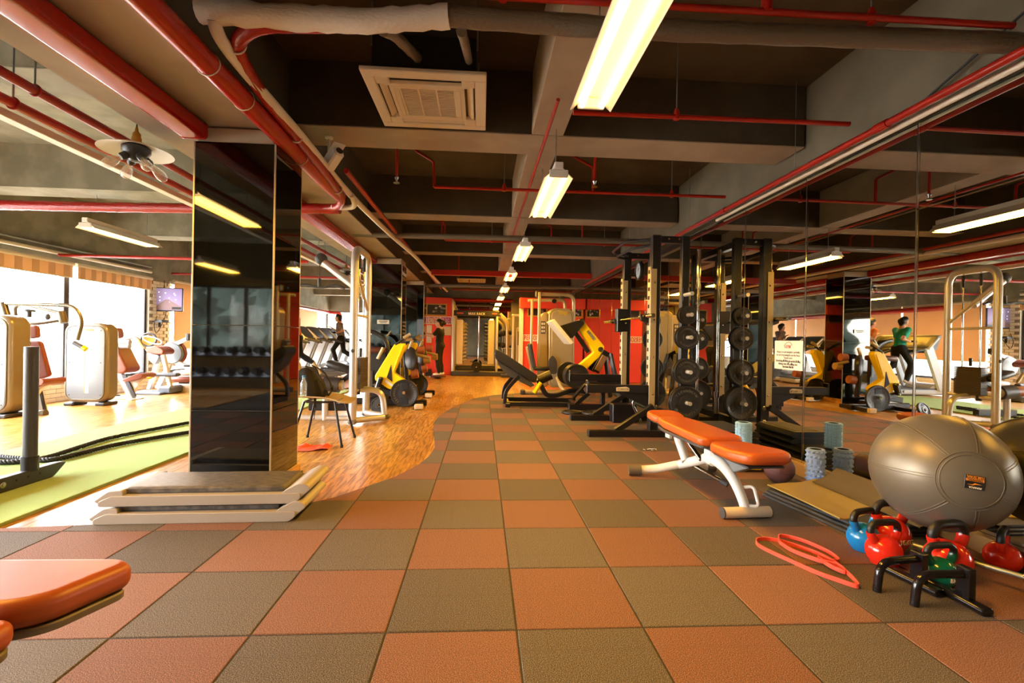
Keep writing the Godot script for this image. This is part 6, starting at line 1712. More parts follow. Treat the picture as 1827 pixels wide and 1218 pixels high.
func turf_things() -> void:
	# push sled at the left edge
	var o := thing("push_sled", "dark push sled with an upright post standing on the turf at the left edge", "sled", Vector3(-3.3, 0.01, -3.3))
	var dk := flat("sled_grey", C("33363a"), 0.45)
	for x in [0.0, -0.72]:
		part(o, "runner", Mb.new().extr(soft(xy([0.58, 0.0, -0.7, 0.0, -0.7, 0.10, 0.62, 0.10, 0.70, 0.09]), 0.02, 2), 0.07, plane(Vector3(x, 0, 0), Vector3(0, 0, -1), Vector3.UP), 0.006), dk)
		var b := part(o, "bolt", Mb.new().lathe([Vector2(0, 0), Vector2(0.022, 0), Vector2(0.022, 0.006), Vector2(0.01, 0.008), Vector2(0.01, 0.014), Vector2(0, 0.014)], facing(Vector3(x + 0.036, 0.055, -0.18), Vector3(1, 0, 0)), 14), mats.steel)
		for k in 3:
			part(o, "bolt_hole", Mb.new().lathe([Vector2(0, 0), Vector2(0.009, 0), Vector2(0, 0.002)], facing(Vector3(x + 0.036, 0.06, -0.28 - 0.09 * k), Vector3(1, 0, 0)), 10), mats.void_black)
		part(o, "post", Mb.new().tube(V([x, 0.1, -0.42, x, 1.0, -0.42]), 0.042, 18), dk)
		part(o, "post_collar", Mb.new().tube(V([x, 0.09, -0.42, x, 0.20, -0.42]), 0.05, 18), mats.black_plastic)
	part(o, "cross_bar", Mb.new().box(Vector3(-0.36, 0.05, -0.30), Vector3(0.68, 0.06, 0.08), 0.006), dk)
	part(o, "cross_bar", Mb.new().box(Vector3(-0.36, 0.05, 0.45), Vector3(0.68, 0.06, 0.08), 0.006), dk)
	part(o, "weight_peg", Mb.new().tube(V([-0.36, 0.08, -0.30, -0.36, 0.45, -0.30]), 0.024, 14), dk)
	# two battle ropes
	var names := ["battle rope lying farther from the camera on the turf", "battle rope lying nearer to the column on the turf"]
	var ways := [V([-4.35, 0.032, -4.32, -3.95, 0.032, -4.22, -3.76, 0.032, -4.35, -3.80, 0.032, -4.75, -3.84, 0.032, -5.2, -3.72, 0.032, -5.75, -3.58, 0.032, -6.25, -3.4, 0.032, -7.2, -3.3, 0.032, -8.4]), V([-4.38, 0.032, -4.48, -3.98, 0.032, -4.36, -3.66, 0.032, -4.3, -3.60, 0.032, -4.5, -3.56, 0.032, -4.87, -3.4, 0.032, -5.25, -3.24, 0.032, -5.56, -3.05, 0.032, -6.1, -2.95, 0.032, -7.0, -3.1, 0.032, -8.2])]
	for k in 2:
		var cv := curve(ways[k], 26)
		var p0: Vector3 = ways[k][0]
		var ro := thing("battle_rope", "thick black " + names[k], "rope", p0, 0.0, "battle ropes on the turf")
		var L := 0.0
		var strands := [[], [], []]
		for i in cv.size():
			if i > 0:
				L += (cv[i] - cv[i - 1]).length()
			var t: Vector3 = (cv[mini(i + 1, cv.size() - 1)] - cv[maxi(i - 1, 0)]).normalized()
			var x := Vector3.UP.cross(t).normalized()
			for s in 3:
				var a := TAU * (L / 0.085 + s / 3.0)
				strands[s].append(cv[i] + (x * cos(a) + t.cross(x) * sin(a)) * 0.0105)
		for s in 3:
			part(ro, "strand", Mb.new(p0).tube(strands[s], 0.0125, 6), mats.black_rubber)
	# two aerobic steps by the column, one on the other
	for k in 2:
		var st := thing("aerobic_step", ["lower grey aerobic step of two stacked before the near black column", "upper grey aerobic step of two stacked before the near black column"][k], "step platform", Vector3(-1.67 - (0.015 if k == 0 else 0.0), 0.0 + 0.100 * k, -3.17 - (0.0 if k == 0 else 0.02)), 0.03 + 0.015 * k, "grey aerobic steps")
		var gl := flat("step_grey", C("a19c94"), 0.42)
		# side rails with raised ends, tread between
		for s in [-1.0, 1.0]:
			part(st, "side_rail", Mb.new().extr(soft(xy([-0.57, 0.0, 0.53, 0.0, 0.57, 0.03, 0.57, 0.062, -0.50, 0.062, -0.57, 0.03]), 0.015, 3), 0.06, Transform3D(Basis.IDENTITY, Vector3(0, 0, s * 0.20)), 0.008, 3), gl)
			part(st, "foot_pad", Mb.new().box(Vector3(-0.44, 0.008, s * 0.18), Vector3(0.14, 0.022, 0.06), 0.004), mats.dark_grey)
			part(st, "foot_pad", Mb.new().box(Vector3(0.40, 0.008, s * 0.18), Vector3(0.14, 0.022, 0.06), 0.004), mats.dark_grey)
		part(st, "end_ramp", Mb.new().extr(soft(xy([0.42, 0.02, 0.54, 0.01, 0.63, 0.085, 0.60, 0.118, 0.555, 0.12, 0.46, 0.07]), 0.018, 3), 0.44, Transform3D.IDENTITY, 0.010, 3), gl)
		part(st, "end_ramp", Mb.new().extr(soft(xy([-0.44, 0.02, -0.56, 0.01, -0.60, 0.03, -0.52, 0.088, -0.44, 0.092]), 0.015, 3), 0.44, Transform3D.IDENTITY, 0.010, 3), gl)
		part(st, "body", Mb.new().box(Vector3(0, 0.045, 0), Vector3(0.98, 0.06, 0.36), 0.006), mats.dark_grey)
		part(st, "tread", Mb.new().extr(soft(xy([-0.47, 0.06, 0.47, 0.06, 0.45, 0.098, -0.45, 0.098]), 0.012, 2), 0.37, Transform3D.IDENTITY, 0.03, 3), tri_mat("tread_grey", noisetex(0.02, C("45423f"), C("66625c"), 4, 77), Vector3(1.2, 1.2, 6.0), 0.5), Transform3D.IDENTITY, "worn dark grey tread")
	# chair with a backpack
	var c := thing("stacking_chair", "beige shell chair with black splayed legs beside the near black column", "chair", Vector3(-1.66, W, -5.25))
	var ch := flat("seat_beige", C("b49d6a"), 0.45)
	var seat := Mb.new()
	sheet(seat, func(u, v): return Vector3(lerpf(-0.24, 0.26, u), 0.475 + 0.03 * pow(2.0 * v - 1.0, 2) - 0.045 * exp(-pow((u - 0.95) * 4.0, 2)) * 0.9 + 0.02 * (1.0 - u), lerpf(-0.22, 0.22, v) * (1.0 - 0.12 * u)), 14, 12, 0.012)
	part(c, "seat_shell", seat, ch)
	var bk := Mb.new()
	sheet(bk, func(u, v): return Vector3(-0.25 - 0.10 * u - 0.03 * cos((v - 0.5) * 3.0), 0.50 + 0.36 * u, lerpf(-0.2, 0.2, v) * (1.0 - 0.15 * u * u)), 10, 10, 0.012)
	part(c, "back_shell", bk, ch)
	for q in [[-0.17, -0.17, -0.28, -0.25], [0.14, -0.17, 0.24, -0.25], [-0.17, 0.17, -0.28, 0.25], [0.14, 0.17, 0.24, 0.25]]:
		var lg := part(c, "leg", Mb.new().tube([Vector3(q[0], 0.46, q[1]), Vector3(q[2], 0.015, q[3])], 0.013, 10), mats.black_steel)
		part(lg, "rubber_foot", Mb.new().tube([Vector3(q[2], 0.03, q[3]), Vector3(q[2], 0.0, q[3])], 0.016, 10), mats.black_rubber)
	part(c, "seat_frame", Mb.new().tube(bend(V([-0.17, 0.455, -0.17, 0.14, 0.455, -0.17, 0.14, 0.455, 0.17, -0.17, 0.455, 0.17, -0.17, 0.455, -0.17]), 0.03), 0.012, 8), mats.black_steel)
	var bpk := thing("backpack", "dark olive-black backpack hanging over the back of the beige chair", "backpack", Vector3(-1.80, 0.47, -5.25))
	var bm := flat("pack_cloth", C("22211c"), 0.8)
	part(bpk, "sack", Mb.new().pad(Vector3(-0.02, 0.16, 0.0), Vector3(0.15, 0.34, 0.32), 0.07, Basis(Vector3.BACK, 0.35), 8), bm)
	part(bpk, "front_pocket", Mb.new().pad(Vector3(0.07, 0.10, 0.0), Vector3(0.07, 0.20, 0.24), 0.03, Basis(Vector3.BACK, 0.35), 6), bm)
	for s in [-0.09, 0.09]:
		part(bpk, "strap", Mb.new().sweep(curve(V([-0.05, 0.34, s, 0.08, 0.26, s * 1.2, 0.16, 0.10, s * 1.3, 0.13, 0.01, s]), 6), PackedVector2Array([Vector2(-0.02, -0.004), Vector2(0.02, -0.004), Vector2(0.02, 0.004), Vector2(-0.02, 0.004)])), bm)
	part(bpk, "tail_strap", Mb.new().sweep(V([0.08, 0.02, 0.18, 0.09, -0.08, 0.20, 0.08, -0.20, 0.20]), PackedVector2Array([Vector2(-0.012, -0.002), Vector2(0.012, -0.002), Vector2(0.012, 0.002), Vector2(-0.012, 0.002)])), bm)
	var bt := thing("water_bottle", "clear plastic water bottle with a blue cap in the backpack's side pocket", "bottle", Vector3(-1.83, 0.50, -5.05))
	var bg := flat("bottle_clear", Color(0.75, 0.82, 0.85, 0.35), 0.1)
	bg.transparency = BaseMaterial3D.TRANSPARENCY_ALPHA
	part(bt, "body", Mb.new().lathe([Vector2(0, 0), Vector2(0.03, 0), Vector2(0.033, 0.01), Vector2(0.033, 0.05), Vector2(0.03, 0.055), Vector2(0.033, 0.06), Vector2(0.033, 0.14), Vector2(0.014, 0.18), Vector2(0.013, 0.2), Vector2(0, 0.2)], Transform3D.IDENTITY, 18), bg)
	part(bt, "cap", Mb.new().lathe([Vector2(0, 0.2), Vector2(0.016, 0.2), Vector2(0.016, 0.22), Vector2(0, 0.222)], Transform3D.IDENTITY, 14), flat("cap_blue", C("3f86c4"), 0.4))
	# pink towel on the floor
	var tw := Mb.new(Vector3(-1.66, 0, -4.93))
	sheet(tw, func(u, v): return Vector3(lerpf(-1.84, -1.52, u), W + 0.012 + 0.045 * maxf(0.0, sin(u * 7.0 + v * 2.5)) * (1.0 - pow(2.0 * v - 1.0, 4)) * (1.0 - pow(2.0 * u - 1.0, 4)) + 0.015 * maxf(0.0, sin(v * 11.0 + u * 3.0)), lerpf(-5.02, -4.84, v) + 0.03 * sin(u * 5.0)), 22, 16, 0.006)
	solo("towel", tw, flat("towel_coral", C("f0674c"), 0.85), "crumpled coral towel lying on the wooden floor beside the near black column", "towel", Vector3(-1.66, 0, -4.93))

func cable_tower() -> void:
	var o := thing("lat_tower", "tall silver cable tower with a weight stack and a ball-ended slanted boom past the chair", "cable machine", Vector3(-1.66, W, -6.65))
	var p := o.position
	var sv: Material = mats.silver
	var X := -1.655
	part(o, "arch_frame", Mb.new(p).tube(bend(V([X, 0.06, -6.29, X, 2.29, -6.29, X, 2.29, -7.01, X, 0.06, -7.01]), 0.2, 8), 0.05, 18), sv)
	part(o, "cross_tube", Mb.new(p).tube(V([X, 0.42, -6.29, X, 0.42, -7.01]), 0.03, 14), sv)
	part(o, "cross_tube", Mb.new(p).tube(V([X, 1.42, -6.29, X, 1.42, -7.01]), 0.02, 12), sv)
	part(o, "frame_brace", Mb.new(p).tube(V([X, 1.52, -6.98, X, 2.02, -6.32]), 0.026, 12), sv)
	part(o, "front_leg", Mb.new(p).tube(bend(V([X, 0.42, -6.65, X + 0.30, 0.40, -6.65, X + 0.34, 0.05, -6.65]), 0.2, 8), 0.04, 14), sv)
	part(o, "base_bar", Mb.new(p).tube(V([X + 0.0, 0.045, -6.31, X + 0.34, 0.045, -6.6]), 0.04, 14), sv)
	part(o, "base_bar", Mb.new(p).tube(V([X + 0.0, 0.045, -6.99, X + 0.34, 0.045, -6.7]), 0.04, 14), sv)
	part(o, "base_bar", Mb.new(p).tube(V([X - 0.05, 0.045, -6.5, X - 0.75, 0.045, -6.5]), 0.035, 14), sv)
	for q in [Vector3(X, 0.03, -6.29), Vector3(X, 0.03, -7.01), Vector3(X + 0.36, 0.045, -6.65)]:
		part(o, "rubber_foot", Mb.new(p).box(q, Vector3(0.11, 0.06, 0.11), 0.02), flat("foot_taupe", C("6e665a"), 0.6))
	for zz in [-6.52, -6.78]:
		part(o, "guide_rod", Mb.new(p).tube(V([X, 0.42, zz, X, 2.26, zz]), 0.012, 10), mats.chrome)
		part(o, "rod_bush", Mb.new(p).tube(V([X, 2.04, zz, X, 2.22, zz]), 0.02, 12), mats.black_plastic)
	var n := 20
	for k in n:
		part(o, "stack_plate", Mb.new(p).box(Vector3(X, 0.36 + 0.0205 * k + 0.09, -6.65), Vector3(0.11, 0.018, 0.40), 0.002), flat("stack_dark", C("3d362b"), 0.5))
	part(o, "stack_carrier", Mb.new(p).tube(V([X, 0.86, -6.65, X, 0.98, -6.65]), 0.022, 12), mats.black_plastic)
	for zz in [-6.52, -6.78]:
		part(o, "stack_buffer", Mb.new(p).tube(V([X, 0.36, zz, X, 0.44, zz]), 0.035, 12), mats.black_rubber)
	part(o, "boom", Mb.new(p).tube(V([X - 0.02, 1.76, -6.65, -2.18, 2.14, -6.69]), 0.05, 16), sv)
	part(o, "boom_end", Mb.new(p).ball(Vector3(-2.22, 2.19, -6.7), Vector3.ONE * 0.082, 22), mats.dark_grey)
	part(o, "pull_cable", Mb.new(p).tube(V([-2.24, 2.13, -6.7, -2.24, 1.92, -6.7]), 0.006, 6), mats.black_plastic)
	part(o, "swivel", Mb.new(p).tube(V([-2.24, 1.92, -6.7, -2.24, 1.80, -6.7]), 0.024, 12), mats.dark_grey)
	part(o, "pull_bar", Mb.new(p).tube(curve(V([-2.72, 1.66, -6.7, -2.62, 1.78, -6.7, -2.45, 1.83, -6.7, -2.24, 1.80, -6.7, -2.03, 1.83, -6.7, -1.9, 1.79, -6.7]), 5), 0.018, 10), mats.dark_grey)
	part(o, "frame_screw", Mb.new(p).lathe([Vector2(0, 0), Vector2(0.025, 0), Vector2(0.02, 0.012), Vector2(0, 0.012)], facing(Vector3(X, 0.95, -6.24), Vector3(0, 0, 1)), 14), mats.dark_grey)
	# seat and thigh pads towards the column
	part(o, "seat_pad", Mb.new(p).pad(Vector3(-1.86, 0.73, -6.45), Vector3(0.36, 0.09, 0.22), 0.04, Basis(Vector3.BACK, -0.3)), mats.pad_black)
	part(o, "seat_post", Mb.new(p).tube(V([-2.07, 0.02, -6.5, -2.07, 0.46, -6.5]), 0.04, 14), sv)
	part(o, "thigh_roller", Mb.new(p).tube(V([-2.26, 0.52, -6.42, -2.06, 0.51, -6.42]), 0.075, 18), mats.pad_brown)
	part(o, "thigh_roller", Mb.new(p).tube(V([-2.06, 0.51, -6.42, -1.86, 0.49, -6.42]), 0.10, 18), flat("roller_dark", C("2b2521"), 0.5))
	part(o, "roller_axle", Mb.new(p).tube(V([-1.86, 0.49, -6.42, -1.82, 0.49, -6.42]), 0.07, 14), mats.champagne)
	part(o, "adjust_lever", Mb.new(p).tube(V([-2.1, 0.64, -6.4, -2.2, 0.78, -6.4]), 0.02, 10), mats.champagne)
	part(o, "pad_arm", Mb.new(p).bar(Vector3(-2.0, 0.42, -6.5), Vector3(-1.7, 0.66, -6.5), 0.05, 0.06, 0.008), mats.black_steel)
	part(o, "low_beam", Mb.new(p).box(Vector3(-2.0, 0.18, -6.6), Vector3(0.62, 0.10, 0.09), 0.01), mats.black_steel)

func rower(off: Vector3, label: String) -> void:
	# yellow plate loaded rowing machine, traced in a plane and given width
	var z := -8.0 + off.z
	var o := thing("plate_machine", label, "exercise machine", Vector3(-1.25 + off.x, W, z), 0.0, "yellow plate loaded machines on the left")
	var p := Vector3(-1.25, W, -8.0)
	z = -8.0
	var bs: Material = mats.black_steel
	part(o, "yellow_frame", Mb.new(p).extr(soft(xy([-1.433, 1.032, -1.268, 1.044, -1.249, 0.988, -1.434, 0.558, -1.211, 0.413, -1.210, 0.348, -1.502, 0.279, -1.733, 0.425, -1.743, 0.499]), 0.03, 3), 0.13, zt(z), 0.014, 2), mats.yellow)
	part(o, "frame_window", Mb.new(p).extr(xy([-1.478, 0.691, -1.455, 0.406, -1.547, 0.479]), 0.02, zt(-7.935), 0.002), mats.void_black)
	part(o, "frame_ridge", Mb.new(p).bar(Vector3(-1.293, 0.998, -7.930), Vector3(-1.449, 0.572, -7.930), 0.02, 0.025, 0.004), mats.yellow)
	part(o, "maker_mark", Mb.new(p).box(Vector3(-1.509, 0.387, -7.930) + Vector3(0, 0, 0.003), Vector3(0.15, 0.045, 0.006), 0.002, Basis(Vector3.BACK, -0.6)), mats.paper, Transform3D.IDENTITY, "white maker's mark")
	part(o, "pivot_arm", Mb.new(p).bar(Vector3(-1.631, 0.489, -7.900), Vector3(-1.691, 0.287, -7.900), 0.08, 0.10, 0.02, Vector3(0, 0, 1)), bs)
	for q in [Vector3(-1.636, 0.476, -7.840), Vector3(-1.724, 0.357, -7.840), Vector3(-1.651, 0.312, -7.840)]:
		part(o, "bolt", Mb.new(p).lathe([Vector2(0, 0), Vector2(0.022, 0), Vector2(0.016, 0.02), Vector2(0, 0.02)], facing(q, Vector3(0, 0, 1)), 12), mats.steel)
	part(o, "load_arm", Mb.new(p).bar(Vector3(-1.703, 0.295, -8.000), Vector3(-1.354, 0.169, -8.000), 0.1, 0.12, 0.01, Vector3(0, 0, 1)), bs)
	part(o, "base_beam", Mb.new(p).bar(Vector3(-1.829, 0.164, -8.000) + Vector3(0, 0.02, 0), Vector3(-1.556, 0.223, -8.000), 0.1, 0.1, 0.012), bs)
	part(o, "base_beam", Mb.new(p).box(Vector3(-1.35, 0.05, -8.05), Vector3(0.9, 0.09, 0.12), 0.012), bs)
	part(o, "base_foot", Mb.new(p).box(Vector3(-1.0, 0.04, -8.0), Vector3(0.1, 0.07, 0.7), 0.01), bs)
	part(o, "base_foot", Mb.new(p).box(Vector3(-1.75, 0.04, -8.0), Vector3(0.1, 0.07, 0.7), 0.01), bs)
	part(o, "base_cap", Mb.new(p).box(Vector3(-0.98, 0.045, -7.64), Vector3(0.14, 0.08, 0.06), 0.012), mats.cream)
	part(o, "load_peg", Mb.new(p).tube(V([-1.24, 0.25, -8.2, -1.24, 0.25, -7.76]), 0.024, 14), mats.chrome)
	part(o, "handle_bar", Mb.new(p).tube(bend(V([-1.414, 1.014, -7.950, -1.289, 1.117, -7.950, -1.216, 1.156, -7.950]), 0.06, 4), 0.02, 10), mats.black_rubber)
	part(o, "hand_grip", Mb.new(p).tube(V([-1.281, 1.127, -7.900, -1.173, 1.193, -7.900]), 0.028, 12), mats.champagne)
	part(o, "hand_grip", Mb.new(p).tube(V([-1.260, 1.100, -8.000, -1.159, 1.111, -8.000]), 0.026, 12), mats.champagne)
	part(o, "chest_pad", Mb.new(p).lathe([Vector2(0, -0.05), Vector2(0.12, -0.05), Vector2(0.15, -0.02), Vector2(0.15, 0.03), Vector2(0.12, 0.05), Vector2(0, 0.05)], Transform3D(Basis(Vector3(0.75, 0, 0.66), Vector3(-0.5, 0.3, 0.8).normalized(), Vector3(0, 1.3, 0)), Vector3(-1.192, 0.777, -8.200)), 22), mats.pad_black)
	part(o, "seat_post", Mb.new(p).bar(Vector3(-1.322, 0.887, -8.300), Vector3(-1.253, 0.193, -8.300), 0.06, 0.08, 0.01), bs)
	part(o, "back_post", Mb.new(p).bar(Vector3(-1.178, 1.101, -8.200), Vector3(-1.232, 0.929, -8.200), 0.04, 0.05, 0.01), mats.champagne)
	for q in [[750, 625, 0.075], [762, 640, 0.06], [740, 668, 0.075]]:
		pass
	part(o, "leg_roller", Mb.new(p).tube(V([-1.117, 0.917, -8.400, -1.001, 0.919, -8.400]), 0.07, 16), flat("roller_copper", C("9a5a38"), 0.45))
	part(o, "leg_roller", Mb.new(p).tube(V([-1.008, 0.752, -8.400, -0.891, 0.754, -8.400]), 0.065, 16), flat("roller_tan", C("a98a5a"), 0.45))
	part(o, "leg_roller", Mb.new(p).tube(V([-1.201, 0.503, -8.300, -1.087, 0.523, -8.300]), 0.075, 16), mats.roller_copper)
	part(o, "roller_arm", Mb.new(p).tube(V([-1.109, 0.840, -8.350, -0.906, 0.795, -8.350]), 0.028, 12), mats.champagne)
	o.position = Vector3(-1.25 + off.x, W, -8.0 + off.z)
	var w := weight_plate("big iron plate loaded on the %s yellow machine" % ("near" if off.z == 0.0 else "far"), Vector3(-1.24 + off.x, 0.245 + W, -7.83 + off.z), 0.225, 0.042, "plates on the yellow machines", Basis.IDENTITY, false)
	for s in [-1.0, 1.0]:
		part(w, "grip_window", Mb.new().box(Vector3(0, s * 0.125, 0.012), Vector3(0.125, 0.10, 0.012), 0.006), mats.void_black)
	plate_letters(w, "TECHNOGYM", 0.165, 0.0145, 0.034, PI)
	plate_letters(w, "TECHNOGYM", 0.165, 0.0145, 0.034, 0.0)

func left_center() -> void:
	rower(Vector3.ZERO, "yellow and black plate loaded machine with a big iron plate, past the silver cable tower")
	rower(Vector3(-0.02, 0, -1.55), "second yellow plate loaded machine standing behind the first")
	var lean := Basis(Vector3.UP, -0.25) * Basis(Vector3.RIGHT, -0.42)
	weight_plate("smaller iron plate leaning against the near yellow machine", Vector3(-1.52, 0.115, -7.25), 0.13, 0.04, "plates on the yellow machines", lean)
	# black arched curl machine behind the tower
	var o := thing("curl_machine", "black arched curl machine standing behind the silver cable tower", "exercise machine", Vector3(-1.9, W, -8.4))
	var p := o.position
	part(o, "arch", Mb.new(p).sweep(bend(V([-1.987, 1.242, -8.400, -1.862, 1.225, -8.400, -1.669, 1.112, -8.400, -1.597, 0.841, -8.400, -1.583, 0.568, -8.400]), 0.2, 7), rrect(0.09, 0.07, 0.02, 2)), mats.black_steel)
	part(o, "arm_grip", Mb.new(p).tube(V([-1.776, 0.764, -8.300, -1.684, 0.958, -8.300]), 0.03, 12), mats.champagne)
	part(o, "arm_lever", Mb.new(p).tube(V([-1.631, 1.151, -8.300, -1.557, 1.248, -8.300]), 0.015, 10), mats.steel)
	part(o, "curl_pad", Mb.new(p).pad(Vector3(-1.879, 0.912, -8.500), Vector3(0.36, 0.1, 0.4), 0.04), flat("pad_maroon", C("4a2018"), 0.5))
	part(o, "panel", Mb.new(p).box(Vector3(-1.858, 0.651, -8.600), Vector3(0.30, 0.6, 0.06), 0.02), mats.black_plastic)
	part(o, "post", Mb.new(p).box(Vector3(-1.949, 0.252, -8.600), Vector3(0.1, 0.6, 0.12), 0.015), mats.dark_grey)
	part(o, "base", Mb.new(p).box(Vector3(-1.95, 0.05, -8.5), Vector3(0.6, 0.1, 0.5), 0.015), mats.black_steel)
	# two brown bench pads in the near left corner
	var b := thing("brown_bench", "brown leather bench pads cut by the lower left corner of the photo", "bench", Vector3(-1.35, 0, -1.2))
	near_bench(b)

func near_bench(b: Node3D) -> void:
	var p := b.position
	var pb: Material = mats.pad_near
	var PY := func(y: float) -> Transform3D: return Transform3D(Basis(Vector3(1, 0, 0), Vector3(0, 0, 1), Vector3(0, -1, 0)), Vector3(0, y, 0))
	part(b, "seat_pad", Mb.new(p).extr(soft(PackedVector2Array([Vector2(-1.9, -1.49), Vector2(-1.04, -1.48), Vector2(-0.99, -1.44), Vector2(-1.06, -1.26), Vector2(-1.13, -1.215), Vector2(-1.9, -1.21)]), 0.07, 6), 0.075, PY.call(0.425), 0.03, 5), pb)
	part(b, "seat_base", Mb.new(p).extr(soft(PackedVector2Array([Vector2(-1.9, -1.47), Vector2(-1.05, -1.46), Vector2(-1.0, -1.43), Vector2(-1.065, -1.265), Vector2(-1.135, -1.225), Vector2(-1.9, -1.22)]), 0.07, 5), 0.022, PY.call(0.376), 0.004), flat("base_olive", C("6b6350"), 0.5))
	part(b, "back_pad", Mb.new(p).extr(soft(PackedVector2Array([Vector2(-1.9, -1.19), Vector2(-1.09, -1.195), Vector2(-1.06, -1.16), Vector2(-1.13, -0.9), Vector2(-1.9, -0.88)]), 0.05, 6), 0.06, PY.call(0.42), 0.025, 5), pb)
	part(b, "back_base", Mb.new(p).extr(soft(PackedVector2Array([Vector2(-1.9, -1.18), Vector2(-1.095, -1.185), Vector2(-1.065, -1.155), Vector2(-1.135, -0.9), Vector2(-1.9, -0.88)]), 0.05, 5), 0.022, PY.call(0.38), 0.004), mats.base_olive)
	part(b, "frame_tube", Mb.new(p).box(Vector3(-1.5, 0.34, -1.12), Vector3(0.08, 0.06, 0.7), 0.01), mats.white_frame)
	part(b, "leg", Mb.new(p).tube(V([-1.5, 0.33, -1.35, -1.5, 0.04, -1.42]), 0.035, 14), mats.white_frame)
	part(b, "foot", Mb.new(p).tube(V([-1.75, 0.036, -1.42, -1.25, 0.036, -1.42]), 0.035, 14), mats.cream)
	part(b, "leg", Mb.new(p).tube(V([-1.5, 0.33, -0.9, -1.5, 0.04, -0.8]), 0.035, 14), mats.white_frame)
	part(b, "foot", Mb.new(p).tube(V([-1.75, 0.036, -0.8, -1.25, 0.036, -0.8]), 0.035, 14), mats.cream)

# smooth union of tapered capsules [a, b, ra, rb] meshed with surface nets
func blob(bones: Array, cell: float, k: float) -> ArrayMesh:
	var lo := Vector3.INF
	var hi := -Vector3.INF
	var grow := k * 4.0 + cell * 2.0
	for b in bones:
		for e in 2:
			var r: float = b[2 + e] + grow
			lo = lo.min(b[e] - Vector3.ONE * r)
			hi = hi.max(b[e] + Vector3.ONE * r)
	var n := Vector3i(((hi - lo) / cell).ceil()) + Vector3i.ONE
	var F := PackedFloat32Array()
	F.resize(n.x * n.y * n.z)
	var sx := n.y * n.z
	var sy := n.z
	for b in bones:
		var a: Vector3 = b[0]
		var d: Vector3 = b[1] - a
		var ra: float = b[2]
		var dr: float = b[3] - ra
		var dd := maxf(d.length_squared(), 1e-9)
		var rm := maxf(ra, b[3]) + grow
		var p0 := Vector3i(((a.min(b[1]) - Vector3.ONE * rm - lo) / cell).floor()).clamp(Vector3i.ZERO, n - Vector3i.ONE)
		var p1 := Vector3i(((a.max(b[1]) + Vector3.ONE * rm - lo) / cell).ceil()).clamp(Vector3i.ZERO, n - Vector3i.ONE)
		for i in range(p0.x, p1.x + 1):
			for j in range(p0.y, p1.y + 1):
				var base := i * sx + j * sy
				for l in range(p0.z, p1.z + 1):
					var q := lo + Vector3(i, j, l) * cell - a
					var t := clampf(q.dot(d) / dd, 0.0, 1.0)
					var ds := (q - d * t).length() - ra - dr * t
					if ds < grow:
						F[base + l] += exp(-ds / k)
	for i in F.size():
		F[i] = -k * log(F[i]) if F[i] > 0.0 else grow
	var idx := {}
	var vs := PackedVector3Array()
	var tris := PackedInt32Array()
	var corners := [Vector3i(0, 0, 0), Vector3i(1, 0, 0), Vector3i(0, 1, 0), Vector3i(1, 1, 0), Vector3i(0, 0, 1), Vector3i(1, 0, 1), Vector3i(0, 1, 1), Vector3i(1, 1, 1)]
	var edges := [[0, 1], [2, 3], [4, 5], [6, 7], [0, 2], [1, 3], [4, 6], [5, 7], [0, 4], [1, 5], [2, 6], [3, 7]]
	var co := PackedInt32Array()
	for c in corners:
		co.append(c.x * sx + c.y * sy + c.z)
	for i in n.x - 1:
		for j in n.y - 1:
			for l in n.z - 1:
				var base := i * sx + j * sy + l
				var neg := 0
				for c in co:
					if F[base + c] < 0.0:
						neg += 1
				if neg == 0 or neg == 8:
					continue
				var s := Vector3.ZERO
				var m := 0
				for e in edges:
					var fa := F[base + co[e[0]]]
					var fb := F[base + co[e[1]]]
					if (fa < 0.0) != (fb < 0.0):
						var t := fa / (fa - fb)
						s += Vector3(corners[e[0]]).lerp(Vector3(corners[e[1]]), t)
						m += 1
				idx[base] = vs.size()
				vs.append(lo + (Vector3(i, j, l) + s / m) * cell)
	for base in idx:
		var i: int = base / sx
		var j: int = (base / sy) % n.y
		var l: int = base % n.z
		var f0 := F[base] < 0.0
		for ax in 3:
			var st: int = [sx, sy, 1][ax]
			if f0 == (F[base + st] < 0.0):
				continue
			var u: int = [sy, 1, sx][ax]
			var v: int = [1, sx, sy][ax]
			if not (idx.has(base - u) and idx.has(base - v) and idx.has(base - u - v)):
				continue
			var q := [idx[base], idx[base - u], idx[base - u - v], idx[base - v]]
			if f0:
				tris.append_array([q[0], q[2], q[1], q[0], q[3], q[2]])
			else:
				tris.append_array([q[0], q[1], q[2], q[0], q[2], q[3]])
	var ns := PackedVector3Array()
	ns.resize(vs.size())
	for t in range(0, tris.size(), 3):
		var g := (vs[tris[t + 2]] - vs[tris[t]]).cross(vs[tris[t + 1]] - vs[tris[t]])
		for e in 3:
			ns[tris[t + e]] += g
	for i in ns.size():
		ns[i] = ns[i].normalized()
	var arr := []
	arr.resize(Mesh.ARRAY_MAX)
	arr[Mesh.ARRAY_VERTEX] = vs
	arr[Mesh.ARRAY_NORMAL] = ns
	arr[Mesh.ARRAY_INDEX] = tris
	var am := ArrayMesh.new()
	am.add_surface_from_arrays(Mesh.PRIMITIVE_TRIANGLES, arr)
	return am

func cap(a: Vector3, b: Vector3, ra: float, rb: float) -> Array:
	return [a, b, ra, rb]

